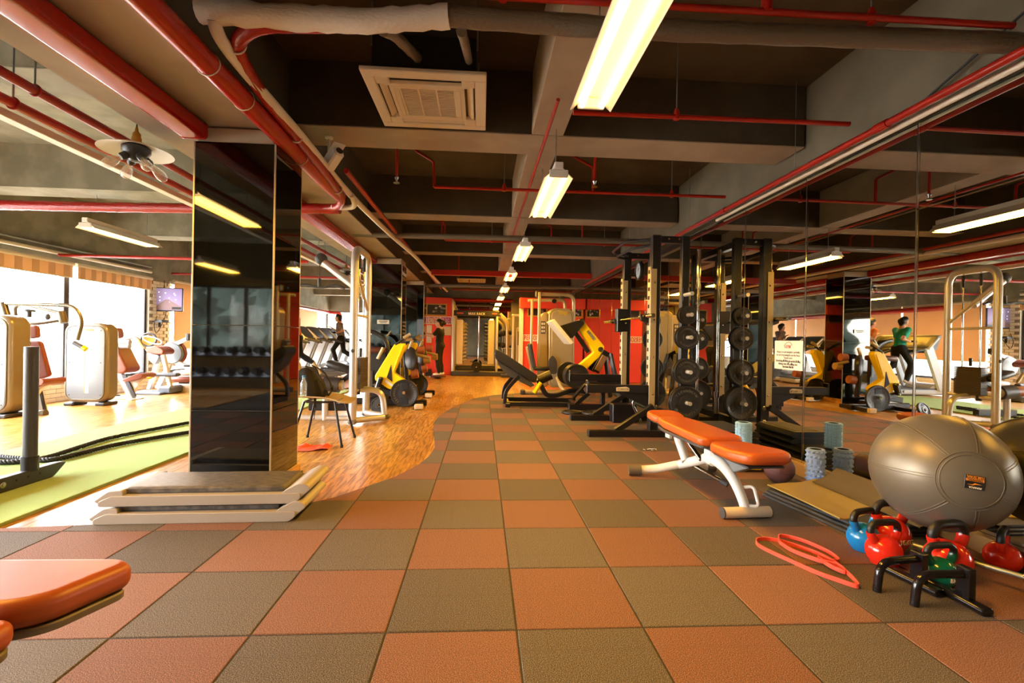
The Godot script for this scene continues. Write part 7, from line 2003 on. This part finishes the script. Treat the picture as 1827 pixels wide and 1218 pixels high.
# hand along +x from the wrist at the origin, palm down, thumb towards +z
func hand_bones() -> Array:
	var o := [cap(Vector3(0, 0, 0), Vector3(0.05, 0, 0.0), 0.022, 0.024), cap(Vector3(0.05, 0, -0.02), Vector3(0.085, 0, -0.028), 0.016, 0.013), cap(Vector3(0.05, 0, 0.018), Vector3(0.088, 0, 0.026), 0.017, 0.013)]
	var L := [0.068, 0.078, 0.074, 0.056]
	for k in 4:
		var z := 0.030 - 0.019 * k
		var r0 := Vector3(0.085, 0.002, z)
		var m := r0 + Vector3(L[k] * 0.52, -0.006, (0.5 - k / 3.0) * 0.008)
		var e := m + Vector3(L[k] * 0.36, -0.022, (0.5 - k / 3.0) * 0.004)
		o.append(cap(r0, m, 0.0095, 0.0082))
		o.append(cap(m, e, 0.0082, 0.0068))
	o.append(cap(Vector3(0.03, -0.004, 0.022), Vector3(0.062, -0.012, 0.052), 0.013, 0.011))
	o.append(cap(Vector3(0.062, -0.012, 0.052), Vector3(0.092, -0.02, 0.056), 0.010, 0.008))
	return o

# head looking along +x, chin at y = 0
func head_bones() -> Array:
	return [cap(Vector3(-0.015, 0.13, 0), Vector3(0.012, 0.14, 0), 0.082, 0.078), cap(Vector3(0.03, 0.10, -0.012), Vector3(0.03, 0.10, 0.012), 0.064, 0.064), cap(Vector3(0.035, 0.06, -0.012), Vector3(0.052, 0.028, 0.0), 0.046, 0.028), cap(Vector3(0.035, 0.06, 0.012), Vector3(0.052, 0.028, 0.0), 0.046, 0.028), cap(Vector3(0.092, 0.115, 0), Vector3(0.108, 0.085, 0), 0.009, 0.013), cap(Vector3(0.085, 0.05, -0.014), Vector3(0.085, 0.05, 0.014), 0.009, 0.009), cap(Vector3(0.078, 0.125, -0.04), Vector3(0.088, 0.13, 0), 0.010, 0.008), cap(Vector3(0.078, 0.125, 0.04), Vector3(0.088, 0.13, 0), 0.010, 0.008), cap(Vector3(-0.005, 0.115, -0.082), Vector3(0.0, 0.075, -0.075), 0.012, 0.009), cap(Vector3(-0.005, 0.115, 0.082), Vector3(0.0, 0.075, 0.075), 0.012, 0.009), cap(Vector3(-0.02, 0.02, 0), Vector3(-0.02, 0.08, 0), 0.05, 0.05)]

func moved(bones: Array, X: Transform3D) -> Array:
	var s := X.basis.x.length()
	var o := []
	for b in bones:
		o.append([X * b[0], X * b[1], b[2] * s, b[3] * s])
	return o

# J: joints of the pose, facing +x; colours by layer
func person(label: String, pos: Vector3, turn: float, J: Dictionary, shirt: Material, pants: Material, hair_bun: bool, hand_dir: Array) -> Node3D:
	var o := thing("person", label, "person", pos, turn)
	var skin := flat("skin", C("c99a78"), 0.55)
	var hairm := flat("hair_black", C("120e0c"), 0.45)
	var body := [cap(J.pelvis, J.waist, 0.105, 0.095), cap(J.waist, J.chest, 0.095, 0.11), cap(J.chest + Vector3(0, 0.02, -0.07), J.chest + Vector3(0, 0.02, 0.07), 0.09, 0.09), cap(J.chest, J.neck, 0.085, 0.055), cap(J.neck, J.head + Vector3(-0.015, 0.03, 0), 0.052, 0.048), cap(J.pelvis + Vector3(-0.02, -0.03, -0.06), J.pelvis + Vector3(-0.02, -0.03, 0.06), 0.1, 0.1)]
	var shirtb := [cap(J.pelvis + Vector3(0, 0.03, 0), J.waist, 0.118, 0.108), cap(J.waist, J.chest, 0.108, 0.121), cap(J.chest + Vector3(0, 0.02, -0.07), J.chest + Vector3(0, 0.02, 0.07), 0.1, 0.1), cap(J.chest, J.neck - Vector3(0, 0.02, 0), 0.095, 0.06)]
	var pantb := [cap(J.pelvis + Vector3(-0.02, -0.03, -0.055), J.pelvis + Vector3(-0.02, -0.03, 0.055), 0.112, 0.112)]
	var shoe := []
	for s in ["l", "r"]:
		var sh: Vector3 = J["sh_" + s]
		var el: Vector3 = J["el_" + s]
		var wr: Vector3 = J["wr_" + s]
		body.append(cap(J.chest + (sh - J.chest) * 0.5, sh, 0.07, 0.056))
		body.append(cap(sh, el, 0.05, 0.038))
		body.append(cap(el, wr, 0.037, 0.025))
		shirtb.append(cap(J.chest + (sh - J.chest) * 0.5, sh, 0.08, 0.066))
		shirtb.append(cap(sh, sh.lerp(el, 0.62), 0.06, 0.056))
		var hp: Vector3 = J["hip_" + s]
		var kn: Vector3 = J["kn_" + s]
		var an: Vector3 = J["an_" + s]
		var to: Vector3 = J["to_" + s]
		body.append(cap(hp, kn, 0.082, 0.055))
		body.append(cap(kn, an.lerp(kn, 0.6), 0.052, 0.052))
		body.append(cap(an.lerp(kn, 0.6), an, 0.052, 0.035))
		body.append(cap(an, to, 0.036, 0.028))
		pantb.append(cap(hp, kn, 0.094, 0.066))
		pantb.append(cap(kn, an.lerp(kn, 0.5), 0.068, 0.066))
		pantb.append(cap(an.lerp(kn, 0.5), an + (kn - an) * 0.06, 0.066, 0.054))
		shoe.append(cap(an + (to - an) * -0.25 + Vector3(0, -0.03, 0), to, 0.042, 0.036))
	var st := SurfaceTool.new()
	st.begin(Mesh.PRIMITIVE_TRIANGLES)
	st.append_from(blob(body, 0.014, 0.014), 0, Transform3D.IDENTITY)
	var HX: Transform3D = Transform3D(Basis(Vector3.UP, J.get("look", 0.0)), J.head)
	st.append_from(blob(head_bones(), 0.0065, 0.008), 0, HX)
	var hm := blob(hand_bones(), 0.0042, 0.004)
	var q := 0
	for s in ["l", "r"]:
		var d: Vector3 = hand_dir[q]
		var side := Vector3.UP.cross(d).normalized()
		if s == "r":
			side = -side
		var up := side.cross(d).normalized()
		st.append_from(hm, 0, Transform3D(Basis(d.normalized(), up if up.y > 0.0 else -up, side), J["wr_" + s]))
		q += 1
	part(o, "body", st.commit(), skin)
	part(o, "shirt", blob(shirtb, 0.014, 0.014), shirt)
	part(o, "trousers", blob(pantb, 0.014, 0.012), pants)
	part(o, "shoes", blob(shoe, 0.012, 0.01), mats.white_paint)
	var hb := [cap(Vector3(-0.03, 0.15, 0), Vector3(0.0, 0.175, 0), 0.088, 0.078), cap(Vector3(-0.05, 0.12, -0.02), Vector3(-0.06, 0.06, 0), 0.07, 0.045), cap(Vector3(-0.05, 0.12, 0.02), Vector3(-0.06, 0.06, 0), 0.07, 0.045), cap(Vector3(0.02, 0.19, -0.03), Vector3(0.05, 0.18, 0.02), 0.05, 0.035)]
	if hair_bun:
		hb.append(cap(Vector3(-0.135, 0.14, 0), Vector3(-0.15, 0.12, 0), 0.055, 0.05))
	part(o, "hair", blob(moved(hb, HX), 0.009, 0.01), hairm)
	return o

func people() -> void:
	var black := flat("cloth_black", C("141414"), 0.8)
	var V3 := func(x, y, z): return Vector3(x, y, z)
	var J := {"pelvis": Vector3(0, 0.90, 0), "waist": Vector3(0.01, 1.02, 0), "chest": Vector3(0.0, 1.20, 0), "neck": Vector3(-0.01, 1.36, 0), "head": Vector3(0.025, 1.385, 0), "look": 0.15,
		"sh_l": Vector3(0, 1.30, -0.155), "el_l": Vector3(0.16, 1.12, -0.20), "wr_l": Vector3(0.38, 1.17, -0.15), "sh_r": Vector3(0, 1.30, 0.155), "el_r": Vector3(0.20, 1.17, 0.19), "wr_r": Vector3(0.42, 1.22, 0.10),
		"hip_l": Vector3(0, 0.86, -0.085), "kn_l": Vector3(0.03, 0.48, -0.10), "an_l": Vector3(-0.03, 0.09, -0.11), "to_l": Vector3(0.12, 0.045, -0.13),
		"hip_r": Vector3(0, 0.86, 0.085), "kn_r": Vector3(0.02, 0.48, 0.09), "an_r": Vector3(-0.04, 0.09, 0.10), "to_r": Vector3(0.11, 0.045, 0.12)}
	var w := person("person in black with tied-up dark hair, standing on a balance board", Vector3(-1.20, 0.07, -13.75), PI - 0.25, J, black, black, true, [Vector3(1, 0.1, 0.1), Vector3(1, 0.15, -0.1)])
	var bb := thing("balance_board", "round dark balance board under the feet of the standing person in black", "balance board", Vector3(-1.24, W, -13.74))
	part(bb, "deck", Mb.new().lathe([Vector2(0, 0.05), Vector2(0.23, 0.05), Vector2(0.24, 0.062), Vector2(0.23, 0.075), Vector2(0, 0.075)], Transform3D.IDENTITY, 28), mats.black_plastic)
	part(bb, "dome", Mb.new().lathe([Vector2(0, 0.0), Vector2(0.07, 0.012), Vector2(0.12, 0.05), Vector2(0, 0.05)], Transform3D.IDENTITY, 20), mats.dark_grey)
	var R := {"pelvis": Vector3(0, 0.92, 0), "waist": Vector3(0.02, 1.05, 0), "chest": Vector3(0.05, 1.23, 0), "neck": Vector3(0.06, 1.40, 0), "head": Vector3(0.10, 1.425, 0), "look": 0.0,
		"sh_l": Vector3(0.05, 1.34, -0.17), "el_l": Vector3(-0.12, 1.13, -0.22), "wr_l": Vector3(0.10, 1.06, -0.19), "sh_r": Vector3(0.05, 1.34, 0.17), "el_r": Vector3(0.12, 1.09, 0.22), "wr_r": Vector3(0.32, 1.22, 0.16),
		"hip_l": Vector3(0, 0.88, -0.09), "kn_l": Vector3(0.22, 0.52, -0.10), "an_l": Vector3(0.10, 0.12, -0.10), "to_l": Vector3(0.24, 0.05, -0.10),
		"hip_r": Vector3(0, 0.88, 0.09), "kn_r": Vector3(-0.06, 0.48, 0.10), "an_r": Vector3(-0.38, 0.28, 0.10), "to_r": Vector3(-0.34, 0.13, 0.10)}
	var hd := [Vector3(1, 0.2, 0.1), Vector3(1, 0.6, -0.2)]
	var run := person("person in a grey top running on the far treadmill by the bright window", Vector3(-4.55, 0.2, -15.75), PI, R, flat("cloth_grey", C("8e8790"), 0.85), black, false, hd)
	var c1 := copy(run, Vector3(-4.5, 0.2, -11.91), "person in an orange top running on a treadmill beside the near column")
	var c2 := copy(run, Vector3(-4.5, 0.2, -10.95), "person in a green top running on a treadmill, seen only in the mirror")
	for q in [[c1, flat("cloth_orange", C("e07a2c"), 0.85)], [c2, flat("cloth_green", C("1f9a7c"), 0.85)]]:
		q[0].get_node("shirt").material_override = q[1]

func treadmill(label: String, pos: Vector3) -> Node3D:
	# belt runs along x, front towards -x
	var o := thing("treadmill", label, "treadmill", pos, 0.0, "treadmills facing the window wall")
	var tg := flat("tread_blue_grey", C("dbe3e8"), 0.35, 0.1)
	part(o, "base", Mb.new().box(Vector3(0, 0.09, 0), Vector3(1.75, 0.12, 0.78), 0.03), tg)
	part(o, "belt", Mb.new().box(Vector3(0.05, 0.155, 0), Vector3(1.5, 0.02, 0.5), 0.004), mats.black_rubber)
	for s in [-1.0, 1.0]:
		part(o, "side_rail", Mb.new().box(Vector3(0.05, 0.165, s * 0.32), Vector3(1.6, 0.03, 0.11), 0.01), mats.dark_grey)
		part(o, "upright", Mb.new().bar(Vector3(-0.80, 0.12, s * 0.37), Vector3(-0.42, 1.14, s * 0.37), 0.08, 0.24, 0.03), tg)
		part(o, "handrail", Mb.new().tube(bend(V([-0.5, 1.06, s * 0.37, -0.25, 1.08, s * 0.37, 0.05, 0.98, s * 0.36]), 0.1), 0.025, 10), mats.dark_grey)
		part(o, "foot", Mb.new().box(Vector3(0.7, 0.02, s * 0.3), Vector3(0.12, 0.05, 0.1), 0.01), mats.dark_grey)
	part(o, "motor_hood", Mb.new().extr(soft(xy([-0.95, 0.04, -0.5, 0.04, -0.5, 0.18, -0.62, 0.28, -0.85, 0.28, -0.95, 0.2]), 0.05), 0.72, Transform3D.IDENTITY, 0.03, 2), tg)
	part(o, "console", Mb.new().extr(soft(xy([-0.62, 1.08, -0.40, 1.06, -0.44, 1.16, -0.66, 1.42, -0.74, 1.44, -0.72, 1.36]), 0.03), 0.78, Transform3D.IDENTITY, 0.03, 2), mats.dark_grey)
	part(o, "console_rim", Mb.new().tube(bend(V([-0.40, 1.10, -0.40, -0.74, 1.42, -0.36, -0.74, 1.42, 0.36, -0.40, 1.10, 0.40]), 0.12), 0.03, 10), mats.white_paint)
	part(o, "screen", Mb.new().box(Vector3(-0.555, 1.29, 0), Vector3(0.01, 0.24, 0.5), 0.002, Basis(Vector3.BACK, 0.70)), mats.black_plastic)
	part(o, "cross_bar", Mb.new().box(Vector3(-0.42, 1.06, 0), Vector3(0.10, 0.10, 0.76), 0.02), mats.dark_grey)
	return o

func framed(label: String, z: float, X: Array, Yv: Array) -> void:
	var c := Vector3((X[0] + X[1]) / 2, (Yv[0] + Yv[1]) / 2, z)
	var w: float = X[1] - X[0]
	var h: float = Yv[1] - Yv[0]
	var o := thing("framed_photo", label, "picture", c, 0.0, "framed gym photographs on the red walls")
	for s in [-1.0, 1.0]:
		part(o, "frame_bar", Mb.new().box(Vector3(0, s * (h / 2 - 0.02), 0.015), Vector3(w, 0.04, 0.03), 0.006), mats.gold)
		part(o, "frame_bar", Mb.new().box(Vector3(s * (w / 2 - 0.02), 0, 0.015), Vector3(0.04, h - 0.08, 0.03), 0.006), mats.gold)
	var pr := part(o, "print", Mb.new().box(Vector3(0, 0, 0.008), Vector3(w - 0.08, h - 0.08, 0.01), 0.0), flat("photo_dark", C("241f1c"), 0.5))
	var lt := [C("8c8378"), C("5a534b"), C("b3aba0")]
	for k in 9:
		var a := rng.randf_range(-0.38, 0.3) * w
		var b := rng.randf_range(-0.3, 0.22) * h
		part(pr, "print_shape", Mb.new().extr(soft(xy([a, b, a + 0.12 * w, b - 0.03 * h, a + 0.15 * w, b + 0.12 * h, a + 0.04 * w, b + 0.16 * h]), 0.02), 0.002, zt(0.0135), 0.0), flat("photo_%d" % (k % 3), lt[k % 3], 0.6))

func far_end() -> void:
	var rw: Material = mats.red_wall
	struct("wall_partition", span(-1.95, -0.97, W, 2.45, -15.30, -15.85, 0.01), rw)
	struct("trim_1", span(-0.97, -0.93, W, 2.40, -15.28, -15.85, 0.005), mats.cream)
	struct("wall_partition", span(1.12, 2.78, 0, 2.28, -13.0, -13.2, 0.01), rw)
	struct("wall_partition", span(1.0, 2.78, 2.0, 2.28, -12.75, -13.0, 0.01), rw)
	struct("trim_2", span(1.02, 1.12, 0, 2.24, -12.95, -13.25, 0.005), mats.cream)
	framed("framed dark gym photograph above the banner on the left red wall", -15.30, [-1.79, -1.13], [1.86, 2.25])
	framed("framed dark photograph on the right red wall, left of the beige weight tower", -13.0, [1.22, 1.78], [1.78, 2.13])
	framed("framed dark photograph on the right red wall, nearest the mirror", -13.0, [2.36, 2.76], [1.78, 2.10])
	var bn := thing("banner", "white banner lettered FITNESS CENTER in pink and blue on the left red wall", "sign", Vector3(-1.38, 1.72, -15.295))
	part(bn, "board", bx(Vector3.ZERO, Vector3(0.80, 0.25, 0.012), 0.002), mats.paper)
	text(bn, "lettering", "I FITNESS CENTER", 0.19, Transform3D(Basis.IDENTITY, Vector3(0, 0, 0.008)), flat("banner_pink", C("c02766"), 0.6), "Droid Sans", 0.74, true)
	text(bn, "lettering_edge", "I FITNESS CENTER", 0.2, Transform3D(Basis.IDENTITY, Vector3(0.004, -0.004, 0.007)), flat("banner_blue", C("4a4aa8"), 0.6), "Droid Sans", 0.76, true)
	var ps := thing("wall_sign", "white sign lettered PERSONAL in red on the right red wall", "sign", Vector3(1.42, 1.20, -12.995))
	part(ps, "board", bx(Vector3.ZERO, Vector3(0.60, 0.18, 0.01), 0.002), mats.paper)
	text(ps, "lettering", "PERSONAL", 0.13, Transform3D(Basis.IDENTITY, Vector3(0, 0, 0.007)), flat("sign_red", C("b8202a"), 0.6), "Droid Sans", 0.55, true)
	var pn := thing("paper_notice", "tall white paper list on the left red wall beside the standing person", "notice", Vector3(-1.68, 1.28, -15.295))
	part(pn, "sheet", bx(Vector3.ZERO, Vector3(0.16, 0.56, 0.006), 0.0), mats.paper)
	for k in 8:
		part(pn, "print_line", bx(Vector3(0.01, 0.22 - k * 0.062, 0.004), Vector3(0.1, 0.01, 0.002), 0.0), flat("print_grey", C("9a948a"), 0.8))
	var wb := thing("whiteboard", "small pale whiteboard under the banner on the left red wall", "whiteboard", Vector3(-1.18, 1.40, -15.295))
	part(wb, "panel", bx(Vector3.ZERO, Vector3(0.38, 0.26, 0.012), 0.003), flat("board_grey", C("c4b394"), 0.4))
	part(wb, "edge", bx(Vector3(0, -0.14, 0.01), Vector3(0.40, 0.02, 0.03), 0.004), mats.silver)
	solo("step_stool", Mb.new().extr(soft(xy([-0.2, 0, 0.2, 0, 0.16, 0.2, -0.16, 0.2]), 0.03), 0.3, Transform3D.IDENTITY, 0.02, 2), mats.black_plastic, "low black box on the floor at the foot of the left red wall", "step", Vector3(-1.72, W, -14.95))
	# large white rack with a header, before the far mirror
	var z := -15.1
	var o := thing("smith_rack", "white smith machine with peg towers and a black lettered header before the far mirror", "exercise machine", Vector3(-0.2, W, z))
	var p := o.position
	part(o, "header", Mb.new(p).box(Vector3(-0.18, 1.955, z), Vector3(1.44, 0.17, 0.14), 0.01), mats.black_plastic)
	var hd := part(o, "header_mark", Mb.new(p).extr(rrect(0.22, 0.05, 0.024), 0.01, Transform3D(Basis.IDENTITY, Vector3(-0.70, 1.95, z + 0.072)), 0.002), flat("mark_red", C("a03a2a"), 0.6))
	part(o, "header_mark", Mb.new(p).extr(rrect(0.16, 0.05, 0.024), 0.01, Transform3D(Basis.IDENTITY, Vector3(0.38, 1.95, z + 0.072)), 0.002), mats.mark_red)
	text(o, "header_lettering", "MAX RACK", 0.075, Transform3D(Basis.IDENTITY, Vector3(-0.18, 1.94, z + 0.073) - p), mats.paper, "Droid Sans", 0.52, true)
	for s in [[-0.89, 0.07], [0.47, 0.07]]:
		part(o, "upright", Mb.new(p).box(Vector3(s[0], 0.95, z), Vector3(s[1], 1.88, 0.1), 0.01), mats.silver)
		part(o, "rear_upright", Mb.new(p).box(Vector3(s[0] + 0.02, 0.95, z - 0.6), Vector3(s[1], 1.88, 0.08), 0.01), mats.champagne)
	for s in [-1.0, 1.0]:
		var xc: float = -0.21 + s * 0.50
		part(o, "peg_tower", Mb.new(p).box(Vector3(xc, 1.05, z - 0.2), Vector3(0.20, 1.42, 0.14), 0.02), mats.cream)
		for k in 11:
			part(o, "peg", Mb.new(p).tube(V([xc - s * 0.09, 0.46 + k * 0.115, z - 0.2, xc - s * 0.21, 0.49 + k * 0.115, z - 0.15]), 0.028, 8), mats.champagne if s < 0 else mats.dark_grey)
	part(o, "guide_rod", Mb.new(p).tube(V([-0.10, 0.35, z + 0.02, -0.10, 1.88, z + 0.02]), 0.024, 12), mats.chrome)
	part(o, "base_beam", Mb.new(p).box(Vector3(-0.05, 0.06, z + 0.1), Vector3(1.8, 0.13, 0.12), 0.012), mats.dark_grey)
	part(o, "base_beam", Mb.new(p).box(Vector3(-0.2, 0.20, z - 0.5), Vector3(1.3, 0.1, 0.1), 0.012), mats.dark_grey)
	part(o, "platform", Mb.new(p).box(Vector3(-0.2, 0.10, z - 0.25), Vector3(1.25, 0.04, 0.5), 0.005), mats.champagne)
	var lb := thing("loaded_bar", "barbell end loaded with stacked black plates in the smith machine", "barbell", Vector3(-0.16, 0.28, -14.95))
	part(lb, "bar", Mb.new().tube(V([0, 0, -0.7, 0, 0, 0.2]), 0.02, 12), mats.chrome)
	for k in 4:
		part(lb, "plate", plate_mesh(0.165 - 0.005 * k, 0.045), mats.iron, zt(-0.08 + 0.055 * k))
	# arched frame with balls right of the smith machine
	var a := thing("arched_frame", "pale double arched tube stand right of the smith machine, holding black balls", "stand", Vector3(0.75, W, -14.9))
	var ap := a.position
	for k in 2:
		part(a, "arch_tube", Mb.new(ap).tube(bend(V([0.55, 1.95 - 0.12 * k, -14.9 + 0.3 * k, 0.82 - 0.06 * k, 1.70 - 0.06 * k, -14.9 + 0.3 * k, 0.85 - 0.06 * k, 0.05, -14.9 + 0.3 * k]), 0.2, 6), 0.045, 12), mats.champagne)
	part(a, "base_beam", Mb.new(ap).box(Vector3(0.78, 0.04, -14.75), Vector3(0.36, 0.08, 0.5), 0.01), mats.dark_grey)
	for k in 2:
		part(a, "shelf_bar", Mb.new(ap).bar(Vector3(0.60, 0.88 + 0.42 * k, -14.72), Vector3(1.0, 0.88 + 0.42 * k, -14.72), 0.05, 0.03, 0.005), mats.silver)
	var i := 0
	for q in [[0.63, 1.36, 0.11], [0.88, 1.385, 0.09], [0.64, 0.975, 0.09], [0.89, 0.945, 0.055]]:
		var c := Vector3(q[0], 0.0 + q[1] - 0.01, -14.72)
		solo("wall_ball", Mb.new(c).ball(c, Vector3.ONE * q[2], 22), mats.black_rubber, "black exercise ball on the arched stand, %s" % ["upper left", "upper right", "lower left", "smallest, lower right"][i], "ball", c, "black balls on the arched stand")
		i += 1
	var cc := thing("cable_column", "slim silver cable column with a dark weight guard at the far right partition", "cable machine", Vector3(1.0, W, -14.5))
	part(cc, "post", Mb.new().box(Vector3(-0.06, 0.95, 0), Vector3(0.07, 1.88, 0.08), 0.01), mats.silver)
	part(cc, "post", Mb.new().box(Vector3(0.34, 0.95, 0.0), Vector3(0.05, 1.88, 0.08), 0.01), mats.silver)
	part(cc, "guard", Mb.new().extr(rrect(0.22, 1.35, 0.06), 0.2, Transform3D(Basis.IDENTITY, Vector3(0.15, 0.86, 0)), 0.02, 2), mats.cover_beige)
	part(cc, "chart", Mb.new().box(Vector3(0.12, 1.2, 0.105), Vector3(0.09, 0.42, 0.008), 0.002), mats.dark_grey)
	part(cc, "head", Mb.new().box(Vector3(0.14, 1.9, 0), Vector3(0.48, 0.07, 0.1), 0.02), mats.silver)
	part(cc, "base", Mb.new().box(Vector3(0.14, 0.04, 0), Vector3(0.6, 0.08, 0.3), 0.02), mats.dark_grey)
	# treadmills in a row facing the window wall
	var src: Node3D = null
	for k in 9:
		var pz := -10.95 - 0.96 * k
		var lab: String = ["first treadmill of the row from the brick pier, seen in the mirror", "second treadmill of the row, seen in the mirror past the silver tower", "third treadmill of the row, seen in the mirror", "fourth treadmill of the row, just hidden at the column's edge", "fifth treadmill of the row, first clear one right of the near column", "sixth treadmill of the row, with the grey runner", "seventh treadmill of the row, past the runner", "eighth treadmill of the row by the window wall", "last treadmill of the row at the far end window"][k]
		if src == null:
			src = treadmill(lab, Vector3(-4.45, W, pz))
		else:
			copy(src, Vector3(-4.45, W, pz), lab)

# what stands behind the camera and shows only in the black column
func behind() -> void:
	var o := thing("dumbbell_rack", "two tier black dumbbell rack under the rear windows, seen in the black column", "dumbbell rack", Vector3(-5.0, 0, 2.6), PI)
	for y in [0.35, 0.75]:
		part(o, "shelf", Mb.new().box(Vector3(0, y, 0.0 if y > 0.5 else 0.1), Vector3(2.2, 0.03, 0.26), 0.005, Basis(Vector3.RIGHT, 0.25)), mats.black_steel)
	for s in [-1.0, 1.0]:
		part(o, "side_frame", Mb.new().bar(Vector3(s * 1.08, 0.0, 0.2), Vector3(s * 1.08, 0.95, -0.12), 0.06, 0.08, 0.006), mats.black_steel)
		part(o, "foot", Mb.new().box(Vector3(s * 1.08, 0.03, 0.1), Vector3(0.08, 0.06, 0.55), 0.006), mats.black_steel)
	var src: Node3D = null
	for r in 2:
		for k in 8:
			var q := Vector3(-5.0 + (k - 3.5) * 0.26, [0.44, 0.84][r], 2.6 - (0.1 if r == 0 else 0.0))
			if src == null:
				src = thing("dumbbell", "first black dumbbell from the window corner on the lower shelf of the rear rack", "dumbbell", q, 0.0, "dumbbells on the rear rack")
				part(src, "handle", Mb.new().tube(V([0, 0, -0.06, 0, 0, 0.06]), 0.015, 10), mats.chrome)
				for s in [-1.0, 1.0]:
					part(src, "head", Mb.new().lathe([Vector2(0, -0.03), Vector2(0.06, -0.03), Vector2(0.068, -0.02), Vector2(0.068, 0.02), Vector2(0.06, 0.03), Vector2(0, 0.03)], Transform3D(Basis(Vector3(1, 0, 0), Vector3(0, 0, 1), Vector3(0, -1, 0)), Vector3(0, 0, s * 0.09)), 14), mats.black_rubber)
			else:
				copy(src, q, "%s black dumbbell from the window corner on the %s shelf of the rear rack" % [["first", "second", "third", "fourth", "fifth", "sixth", "seventh", "eighth"][k], ["lower", "upper"][r]])
	var pl := thing("door_plate", "small pale lettered plate on the second black column", "sign", Vector3(-1.83, 1.42, -8.965))
	part(pl, "plate", bx(Vector3.ZERO, Vector3(0.22, 0.075, 0.008), 0.002), mats.silver)
	part(pl, "print_line", bx(Vector3(0, 0.012, 0.005), Vector3(0.16, 0.014, 0.002), 0.0), mats.ink)
	part(pl, "print_line", bx(Vector3(0, -0.016, 0.005), Vector3(0.12, 0.010, 0.002), 0.0), mats.ink)

func build_all() -> void:
	pipes()
	right_side()
	rack()
	leg_press()
	dual_pulley()
	flat("pad_near", C("a4522c"), 0.4)
	left_machines()
	turf_things()
	cable_tower()
	left_center()
	far_end()
	behind()
	people()
